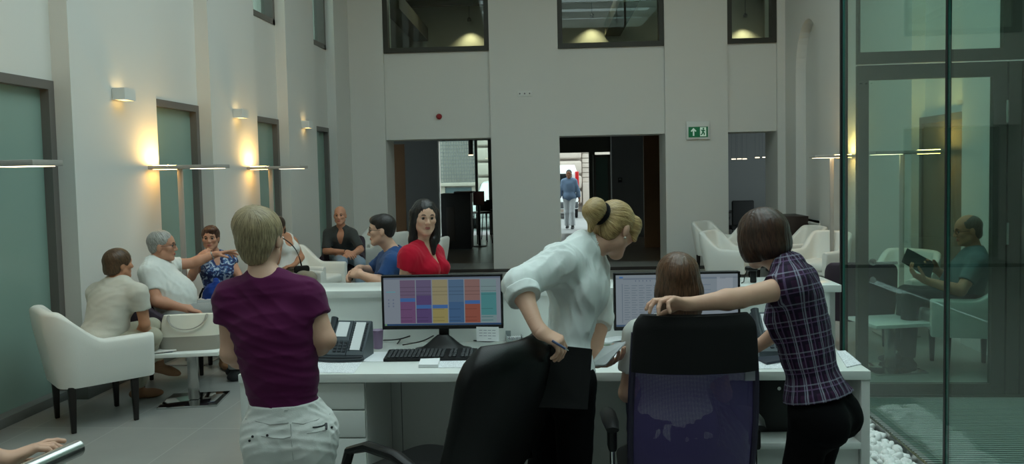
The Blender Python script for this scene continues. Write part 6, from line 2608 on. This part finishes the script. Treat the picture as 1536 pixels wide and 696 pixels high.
p6.top(cloth('blue_cotton', (44, 74, 122)), 0.014, hem=0.0, sleeve=0.75, h=0.009, wr=0.005, seed=7, collar=(0.066, 0.04), name='shirt')
p6.trousers(cloth('grey_blue_jeans', (70, 80, 96)), 0.014, top=0.1)
p6.shoes(M['black'], 0.009)
p6.glasses()
p6.hair(hair_mat('short_black_hair', (14, 12, 11), (44, 36, 32)), SHORT_M + [('e', (0, .075, .04), (.062, .04, .055))], SHORT_M_SUB, amp=0.002, freq=36)
a_ = [P(598, 366, 6.3), P(590, 385, 6.28), P(580, 402, 6.27), P(566, 420, 6.27)]

# ------------------------------------------------------------------ bald man in the grey top
q = ch['p7']
fdir = nrm(vec(0.22, -0.97, 0))
J = seated(q[0] + fdir[0] * 0.05, q[1] + fdir[1] * 0.05, fdir, 1.0, seat=0.47, lean=0.04)
Z7 = 10.62
J['N'] = P(512, 342, Z7)
J['C0'] = P(510, 323, Z7 - 0.08)
J['hf'] = nrm(vec(0.10, -0.99, -0.06))
J['sl'], J['sr'] = P(529, 351, Z7 - .02), P(492, 351, Z7 + .02)
J['el'], J['er'] = P(541, 374, Z7 - 0.1), P(489, 377, Z7 - 0.05)
J['wl'], J['wr'] = P(530, 380, Z7 - 0.36), P(519, 378, Z7 - 0.34)
J['kl'], J['kr'] = P(540, 394, Z7 - 0.46), P(513, 393, Z7 - 0.48)
for k in 'lr':
    J['a' + k] = vec(J['k' + k][0], J['k' + k][1] - 0.05, 0.09)
p7 = Human('bald person in a grey v-neck top sitting with clasped hands', J, SK_RED, False, h=0.012, hh=0.006, hhand=0.006, width=1.05,
           hands={'l': dict(d=vec(-.7, -.5, -.2), n=vec(-.2, .5, -.7), curl=(.5, .6, .4)), 'r': dict(d=vec(.6, -.5, -.2), n=vec(.2, .5, -.7), curl=(.5, .6, .4))})
q = lambda a, b, c: p7.N + p7.up * a + p7.fwd * b + p7.lat * c
p7.top(cloth('charcoal_knit', (66, 70, 70)), 0.014, hem=0.0, sleeve=0.85, h=0.010, wr=0.004, seed=8, name='v_neck_top', subs=[cone(q(0.03, 0.12, 0), q(-0.2, 0.14, 0), 0.066, 0.010, k=0.006)])
p7.trousers(cloth('faded_blue_jeans', (128, 146, 164)), 0.014, top=0.1)
p7.shoes(M['black'], 0.01)
w = J['wr']
mb = MB().tube([w - p7.base + 0.031 * (vec(0, 0, 1) * math.cos(a) + vec(-.5, -.85, 0) * math.sin(a)) for a in [2 * PI * k / 14 for k in range(14)]], 0.005, 6, closed=True)
mb.build('wristband', M['black'], p7.root)

# ------------------------------------------------------------------ woman in the white tank top, half hidden behind the purple t-shirt's head
q = ch['p8']
fdir = nrm(vec(0.7, -0.7, 0))
J = seated(q[0] + fdir[0] * 0.02, q[1] + fdir[1] * 0.02, fdir, 0.95, seat=0.46, lean=-0.08)
Z8 = 9.05
J['N'] = P(428, 355, Z8)
J['C0'] = P(417, 339, Z8 - 0.1)
J['hf'] = nrm(vec(0.2, -0.95, -0.2))
J['sl'], J['sr'] = P(440, 363, Z8 + 0.04), P(413, 366, Z8 - 0.12)
J['el'], J['wl'] = P(452, 386, Z8), P(441, 398, Z8 - 0.22)
J['er'], J['wr'] = P(414, 393, Z8 - 0.25), P(421, 366, Z8 - 0.26)
p8 = Human('person in a white tank top partly hidden behind the blonde cropped head', J, SK_TAN, True, h=0.012, hh=0.006, hhand=0.006,
           hands={'l': dict(d=vec(-.7, -.6, -.1), n=vec(0, 0, -1)), 'r': dict(d=vec(-.1, -.1, 1), n=vec(0, 1, 0), curl=(.6, .7, .4))})
q = lambda a, b, c: p8.N + p8.up * a + p8.fwd * b + p8.lat * c
p8.top(cloth('white_tank', (226, 226, 222)), 0.012, hem=0.0, sleeve=None, h=0.009, wr=0.003, name='tank_top',
       subs=[cone(q(0.05, 0.09, 0), q(-0.10, 0.12, 0), 0.075, 0.05, k=0.006), cone(J['sl'], J['sl'] + p8.lat * 0.1, 0.075, k=0.01), cone(J['sr'], J['sr'] - p8.lat * 0.1, 0.075, k=0.01)])
p8.trousers(cloth('sand_trousers', (150, 142, 126)), 0.014, top=0.12)
p8.shoes(M['black'], 0.01)
p8.hair(hair_mat('dark_hair_b', (30, 22, 18), (80, 60, 46)), [('e', (0, .03, -.014), (.088, .096, .104)), ('e', (0, -.06, -.04), (.088, .10, .066))], [('e', (0, -.05, .10), (.075, .105, .078), .012)], h=0.007)
o = MB().box((0, 0, 0.055), (0.17, 0.08, 0.11), 0.03, 4).build('bag_body', M['black_soft'])
t = thing('shoulder_bag', 'small black bag on the lap of the person in the white tank top', 'bag', P(453, 413, Z8 - 0.22), 0.4)
o.parent = t
MB().box((0, -0.042, 0.08), (0.15, 0.008, 0.06), 0.003).build('bag_flap', M['black'], t)
a = p8.N - p8.fwd * 0.02 + p8.lat * -0.12 + UPZ * 0.0
b = np.asarray(t.location)
pts = [lerp(a, b + vec(0, 0, .10), s_) + p8.fwd * 0.165 * math.sin(PI * min(1, s_ * 0.9 + 0.1)) - b for s_ in [k / 12 for k in range(13)]]
mb = MB().tube([Vector(tuple(x)) for x in pts], 0.011, 8, flat=0.4)
ca, sa = math.cos(-0.4), math.sin(-0.4)
mb.v = [(x * ca - y * sa, x * sa + y * ca, z) for x, y, z in mb.v]
mb.build('strap', M['black'], t)

# ------------------------------------------------------------------ woman in the blue patterned top
q = ch['p9']
fdir = nrm(vec(0.62, -0.78, 0))
J = seated(q[0] + fdir[0] * 0.03, q[1] + fdir[1] * 0.03, fdir, 0.94, seat=0.46, lean=0.04)
Z9 = 7.4
J['N'] = P(322, 382, Z9)
J['C0'] = P(316, 357, Z9 - 0.06)
J['hf'] = nrm(vec(0.25, -0.96, -0.08))
J['sl'], J['sr'] = P(346, 392, Z9 + 0.06), P(301, 392, Z9 - 0.06)
J['el'], J['wl'] = P(362, 420, Z9 + 0.03), P(350, 440, Z9 - 0.2)
J['er'], J['wr'] = P(287, 416, Z9 - 0.16), P(298, 388, Z9 - 0.24)
p9 = Human('person in a blue patterned sleeveless top with one hand at the mouth', J, SK_RED, True, h=0.011, hh=0.0055, hhand=0.005,
           hands={'l': dict(d=vec(-.6, -.7, -.1), n=vec(0, 0, -1)), 'r': dict(d=P(311, 378, Z9 - 0.21) - J['wr'], n=vec(0.3, .9, 0), curl=(.5, .6, .4))})


def blue_pattern():
    t = NT('blue_white_print')
    tc = t.n('TexCoord')
    vo = t.n('TexVoronoi', i_Scale=24.0)
    no = t.n('TexNoise', i_Scale=20.0, i_Detail=2.0, i_Distortion=1.5)
    t.l(tc.outputs['Object'], vo.inputs['Vector'])
    t.l(tc.outputs['Object'], no.inputs['Vector'])
    r = t.n('ValToRGB')
    r.color_ramp.interpolation = 'CONSTANT'
    e = r.color_ramp.elements
    e[0].color = lin((34, 48, 96))
    e[1].position = 0.56
    e[1].color = lin((170, 186, 206))
    x = e.new(0.47)
    x.color = lin((70, 102, 150))
    t.l(no.outputs['Fac'], r.inputs[0])
    b = t.n('BsdfPrincipled', i_Roughness=0.8)
    t.l(r.outputs[0], b.inputs['Base Color'])
    return t.done(b.outputs[0])


q = lambda a, b, c: p9.N + p9.up * a + p9.fwd * b + p9.lat * c
p9.top(blue_pattern(), 0.014, hem=-0.02, sleeve=0.14, s_off=0.01, h=0.009, wr=0.004, seed=14, name='patterned_top', subs=[cone(q(0.04, 0.10, 0), q(-0.07, 0.12, 0), 0.07, 0.035, k=0.006)])
p9.trousers(cloth('white_trousers', (214, 214, 208)), 0.014, top=0.08)
p9.shoes(mat('tan_sandal', (150, 112, 80), 0.6), 0.009)
p9.hair(hair_mat('chestnut_hair', (36, 22, 16), (104, 66, 48)), [('e', (0, .036, -.012), (.088, .096, .104)), ('e', (0, -.02, -.05), (.078, .075, .055)), ('e', (.02, .085, .05), (.062, .032, .045))],
        [('e', (0, -.05, .10), (.072, .095, .075), .012), ('e', (.085, -.035, .012), (.03, .04, .03), .012), ('e', (-.085, -.035, .012), (.03, .04, .03), .012)], amp=0.0035, freq=26, h=0.006)
# blue cloth bag in her lap
c_ = P(322, 444, Z9 - 0.22)
V, F = implicit([ell(c_, (0.11, 0.10, 0.13), k=0.05), ell(c_ + vec(-0.03, 0, -0.10), (0.10, 0.09, 0.10), k=0.05), cone(c_ + vec(0.05, 0, .06), c_ + vec(0.01, 0.02, 0.14), 0.045, 0.03, k=0.04)], 0.008,
                disp=lambda X: 0.013 * wrink(X, 31, 34))
t = thing('cloth_bag', 'crumpled bright blue bag on the lap of the woman in the patterned top', 'bag', c_)
new_ob('bag_body', V - c_, F, cloth('royal_blue_cloth', (30, 62, 140)), t, 180)
MB().tube([vec(-0.08, -0.05, 0.08), vec(-0.12, -0.03, 0.02), vec(-0.14, -0.02, -0.05)], 0.012, 8, flat=0.5).build('bag_strap', M['black_soft'], t)

# ------------------------------------------------------------------ grey-haired man pointing
q = ch['p10']
fdir = nrm(vec(0.88, 0.47, 0))
J = seated(q[0] + 0.04, q[1] + 0.0, fdir, 1.03, seat=0.47, lean=0.02)
Z10 = 6.5
J['N'] = P(230, 392, Z10)
J['C0'] = P(243, 369, Z10 + 0.02)
J['hf'] = nrm(vec(0.93, 0.33, -0.08))
J['sr'] = P(222, 410, Z10 - 0.18)
J['sl'] = P(246, 398, Z10 + 0.19)
J['er'] = P(234, 452, Z10 - 0.22)
J['wr'] = P(282, 464, Z10 - 0.10)
J['el'] = P(288, 395, Z10 + 0.30)
J['wl'] = P(322, 382, Z10 + 0.36)
p10 = Human('grey-haired person in a white t-shirt and glasses pointing with one arm', J, SK_RED, False, h=0.010, hh=0.005, hhand=0.0045, belly=0.55, width=1.06,
            hands={'l': dict(d=vec(.9, .3, 0.15), n=vec(0.05, -.2, -1), curls=((0.05, .1, .05), (.25, .3, .2), (.35, .4, .3), (.45, .5, .3)), spread=0.12),
                   'r': dict(d=vec(.9, .3, -.3), n=vec(0, 0, -1), curl=(.4, .5, .3))})
p10.top(cloth('white_tee', (224, 226, 222)), 0.016, hem=0.0, sleeve=0.62, h=0.009, wr=0.007, wfreq=55, seed=17, name='t_shirt')
p10.trousers(cloth('grey_trousers', (150, 152, 150)), 0.014, top=0.1)
p10.shoes(mat('dark_trainer', (40, 42, 44), 0.7), 0.008)
p10.glasses()
p10.hair(hair_mat('grey_hair', (92, 90, 85), (206, 204, 198)), SHORT_M, SHORT_M_SUB + [('e', (0, .06, .12), (.06, .05, .05), .01)], amp=0.002, freq=36)
w = J['wl']
d_ = nrm(J['wl'] - J['el'])
s1_, s2_ = nrm(np.cross(d_, UPZ)), nrm(np.cross(np.cross(d_, UPZ), d_))
MB().tube([w - d_ * 0.02 - p10.base + 0.032 * (s1_ * math.cos(a) + s2_ * math.sin(a)) for a in [2 * PI * k / 16 for k in range(16)]], 0.007, 6, closed=True).build('watch', M['steel'], p10.root)

# ------------------------------------------------------------------ woman in the cream t-shirt on the nearest armchair
f11 = C1_F
S11 = C1_C + f11 * 0.02
J = seated(S11[0], S11[1], f11, 0.95, seat=0.44, lean=-0.02)
Z11 = 5.72
J['N'] = P(176, 422, Z11)
J['C0'] = P(178, 396, Z11 + 0.03)
J['hf'] = nrm(vec(0.55, 0.83, -0.05))
J['sr'] = P(209, 441, Z11 - 0.06)
J['sl'] = P(143, 440, Z11 + 0.08)
J['er'] = P(217, 486, Z11 - 0.02)
J['wr'] = P(214, 500, Z11 + 0.22)
J['el'] = P(150, 487, Z11 + 0.2)
J['wl'] = P(185, 492, Z11 + 0.32)
hr_, hl_ = J['hr'], J['hl']
J['kr'] = hr_ + f11 * 0.36 + vec(0, 0, 0.0)
J['kl'] = hl_ + f11 * 0.38 + vec(0.03, 0, 0.05)
J['ar'] = onz(208, 597) * vec(1, 1, 0) + vec(0, 0, 0.09)
J['al'] = P(238, 541, 6.05)
J['tr'] = nrm(vec(0.92, 0.2, 0))
J['tl'] = nrm(vec(0.85, 0.3, -0.35))
p11 = Human('person with short brown hair in a cream t-shirt sitting with back to camera', J, SK_TAN, True, h=0.009, hh=0.005, belly=0.2, width=1.1, face=False,
            hands={'r': dict(d=vec(.5, .8, 0), n=vec(0, 0, -1)), 'l': dict(d=vec(.6, .6, 0), n=vec(0, 0, -1))})
p11.top(cloth('cream_jersey', (204, 201, 190)), 0.014, hem=-0.03, sleeve=0.52, h=0.008, wr=0.0045, wfreq=40, aniso=(.6, .6, 1.5), seed=19, name='t_shirt')
p11.trousers(cloth('khaki_linen', (172, 168, 150)), 0.014, top=0.08, leg=0.9)
p11.shoes(mat('brown_sandal', (138, 100, 72), 0.6), 0.007, 'sandal')
p11.hair(hair_mat('brown_short_hair', (38, 26, 18), (112, 84, 58)), [('e', (0, .034, -.014), (.090, .096, .108)), ('e', (0, -.03, -.055), (.080, .075, .060)), ('e', (0, -.07, -.065), (.05, .03, .03))],
         [('e', (0, -.05, .10), (.08, .10, .075), .012), ('e', (0, -.125, -.03), (.09, .06, .09), .02), ('e', (-.085, -.04, .012), (.03, .04, .03), .012), ('e', (.085, -.04, .012), (.03, .04, .03), .012)], amp=0.002, freq=26, h=0.006)

# ------------------------------------------------------------------ person at the left edge: only the hand on the rail is in the picture
w12 = P(2, 694, 2.14)
J = standing(w12[0] - 0.50, w12[1] - 0.10, (0.95, 0.3), 1.0)
J['wr'] = w12
J['er'] = ik(J['sr'], w12, 0.30, 0.26, vec(-0.3, -0.2, -1))
p12 = Human('person outside the left edge of the photo, one hand reaching over the steel handrail', J, SK, True, h=0.012, hh=0.008, face=False,
            hands={'r': dict(d=nrm(P(50, 674, 2.2) - P(2, 694, 2.14)), n=nrm(vec(0.2, -0.15, -1)), curls=((0.05, 0.25, 0.2), (0.30, 0.5, 0.3), (0.40, 0.6, 0.3), (0.5, 0.6, 0.3)), spread=0.10, thumb=0.5, h=0.0026)})
p12.top(cloth('grey_jersey', (120, 124, 128)), 0.014, hem=-0.02, sleeve=0.6, h=0.012, name='t_shirt')
p12.trousers(cloth('navy_trousers', (40, 46, 62)), 0.014, top=0.1, h=0.012)
p12.shoes(M['black'], 0.01)
p12.hair(hair_mat('mid_brown_hair', (44, 32, 24), (110, 84, 62)), [('e', (0, .03, -.014), (.088, .096, .104)), ('e', (0, -.04, -.045), (.084, .09, .062))], [('e', (0, -.05, .10), (.078, .10, .078), .012)], h=0.008)

# ------------------------------------------------------------------ man reading behind the glass
q = ch['g2']
fdir = nrm(vec(-0.97, 0.2, 0))
J = seated(q[0] + fdir[0] * 0.02, q[1], fdir, 1.0, seat=0.47, lean=0.05)
Z13 = 6.45
J['N'] = P(1463, 376, Z13)
J['C0'] = P(1452, 345, Z13)
J['hf'] = nrm(vec(-0.95, 0.12, -0.2))
J['hu'] = nrm(vec(-0.16, 0, 1))
J['sl'] = P(1467, 395, Z13 - 0.18)
J['sr'] = P(1462, 390, Z13 + 0.19)
J['el'] = P(1441, 436, Z13 - 0.22)
J['wl'] = P(1388, 421, Z13 - 0.12)
J['er'] = P(1430, 425, Z13 + 0.2)
J['wr'] = P(1404, 404, Z13 + 0.08)
p13 = Human('person with glasses and a teal polo shirt reading a magazine behind the green glass', J, SK_TAN, False, h=0.011, hh=0.0055, hhand=0.005, belly=0.4, width=1.05,
            hands={'l': dict(d=vec(-.8, .2, .5), n=vec(-.2, .3, .9), curl=(.5, .6, .3)), 'r': dict(d=vec(-.5, -.1, .3), n=vec(-.6, -.3, .3), curl=(.5, .6, .3))})
p13.top(cloth('teal_polo', (96, 118, 120)), 0.014, hem=0.0, sleeve=0.68, h=0.009, wr=0.004, seed=23, collar=(0.066, 0.04), name='polo_shirt')
p13.trousers(cloth('dark_grey_trousers', (62, 64, 66)), 0.014, top=0.1)
p13.shoes(M['black'], 0.009)
p13.glasses()
p13.hair(hair_mat('cropped_grey_hair', (58, 54, 50), (120, 114, 106)), [('e', (0, .034, -.014), (.077, .084, .0985)), ('e', (0, -.03, -.055), (.062, .058, .046))], SHORT_M_SUB + [('e', (0, .085, .11), (.06, .05, .06), .01)], amp=0.001, freq=40)
# his magazine
a0, a1, a2, a3 = P(1361, 372, Z13 - 0.02), P(1402, 394, Z13 + 0.06), P(1396, 418, Z13 - 0.02), P(1352, 393, Z13 - 0.08)
cm = (a0 + a1 + a2 + a3) / 4
t = thing('magazine', 'open magazine with a dark picture cover held by the reader behind the glass', 'magazine', cm)
nn = nrm(np.cross(a1 - a0, a3 - a0))
for nm, m_, o1, o2 in (('cover', mat('dark_picture_cover', (64, 76, 76), 0.3, var=0.75, vscale=14), 0.0, 0.002), ('pages', M['paper'], 0.0025, 0.009)):
    sc_ = 1.0 if nm == 'cover' else 0.96
    vs = [(p - cm) * sc_ + nn * o1 for p in (a0, a1, a2, a3)] + [(p - cm) * sc_ + nn * o2 for p in (a0, a1, a2, a3)]
    MB()._add(vs, [[0, 1, 2, 3], [7, 6, 5, 4], [0, 4, 5, 1], [1, 5, 6, 2], [2, 6, 7, 3], [3, 7, 4, 0]]).build(nm, m_, t, 0)

# ------------------------------------------------------------------ man walking in the street
q = onz(855, 343, 0.0)
J = standing(q[0], q[1], (-0.1, -1), 1.02, spread=0.09)
J['kl'] = J['kl'] + J['f'] * 0.10
J['al'] = J['al'] + J['f'] * 0.12
J['ar'] = J['ar'] - J['f'] * 0.14
J['kr'] = J['kr'] + J['f'] * 0.04
for k, s in (('l', 1), ('r', -1)):
    J['e' + k] = J['s' + k] - UPZ * 0.29 + J['l'] * s * 0.09
    J['w' + k] = J['e' + k] - UPZ * 0.22 + J['l'] * s * 0.03 + J['f'] * (0.1 if s < 0 else 0.0)
p14 = Human('person in a loose blue shirt and light trousers walking in the street', J, SK_DARK, False, h=0.016, hh=0.010, hhand=0.009, face=False)
p14.top(cloth('light_blue_shirt', (104, 122, 146)), 0.03, hem=-0.22, long_sleeve={'l': 0.8, 'r': 0.8}, h=0.014, wr=0.008, wfreq=24, name='shirt', flare=0.03)
p14.trousers(cloth('pale_trousers', (186, 188, 190)), 0.02, top=0.1, h=0.014, wide=0.02)
p14.shoes(M['black'], 0.012)
p14.hair(hair_mat('black_cropped_hair', (10, 9, 9), (30, 26, 24)), SHORT_M, SHORT_M_SUB, h=0.010)
# ================================================================== LIGHT
w = bpy.data.worlds.new('sky')
w.use_nodes = True
SC.world = w
nt = w.node_tree
bg = nt.nodes['Background']
bg.inputs['Color'].default_value = (0.81, 1.0, 1.0, 1)
bg.inputs['Strength'].default_value = 3.0
SC.view_settings.exposure = 0.0
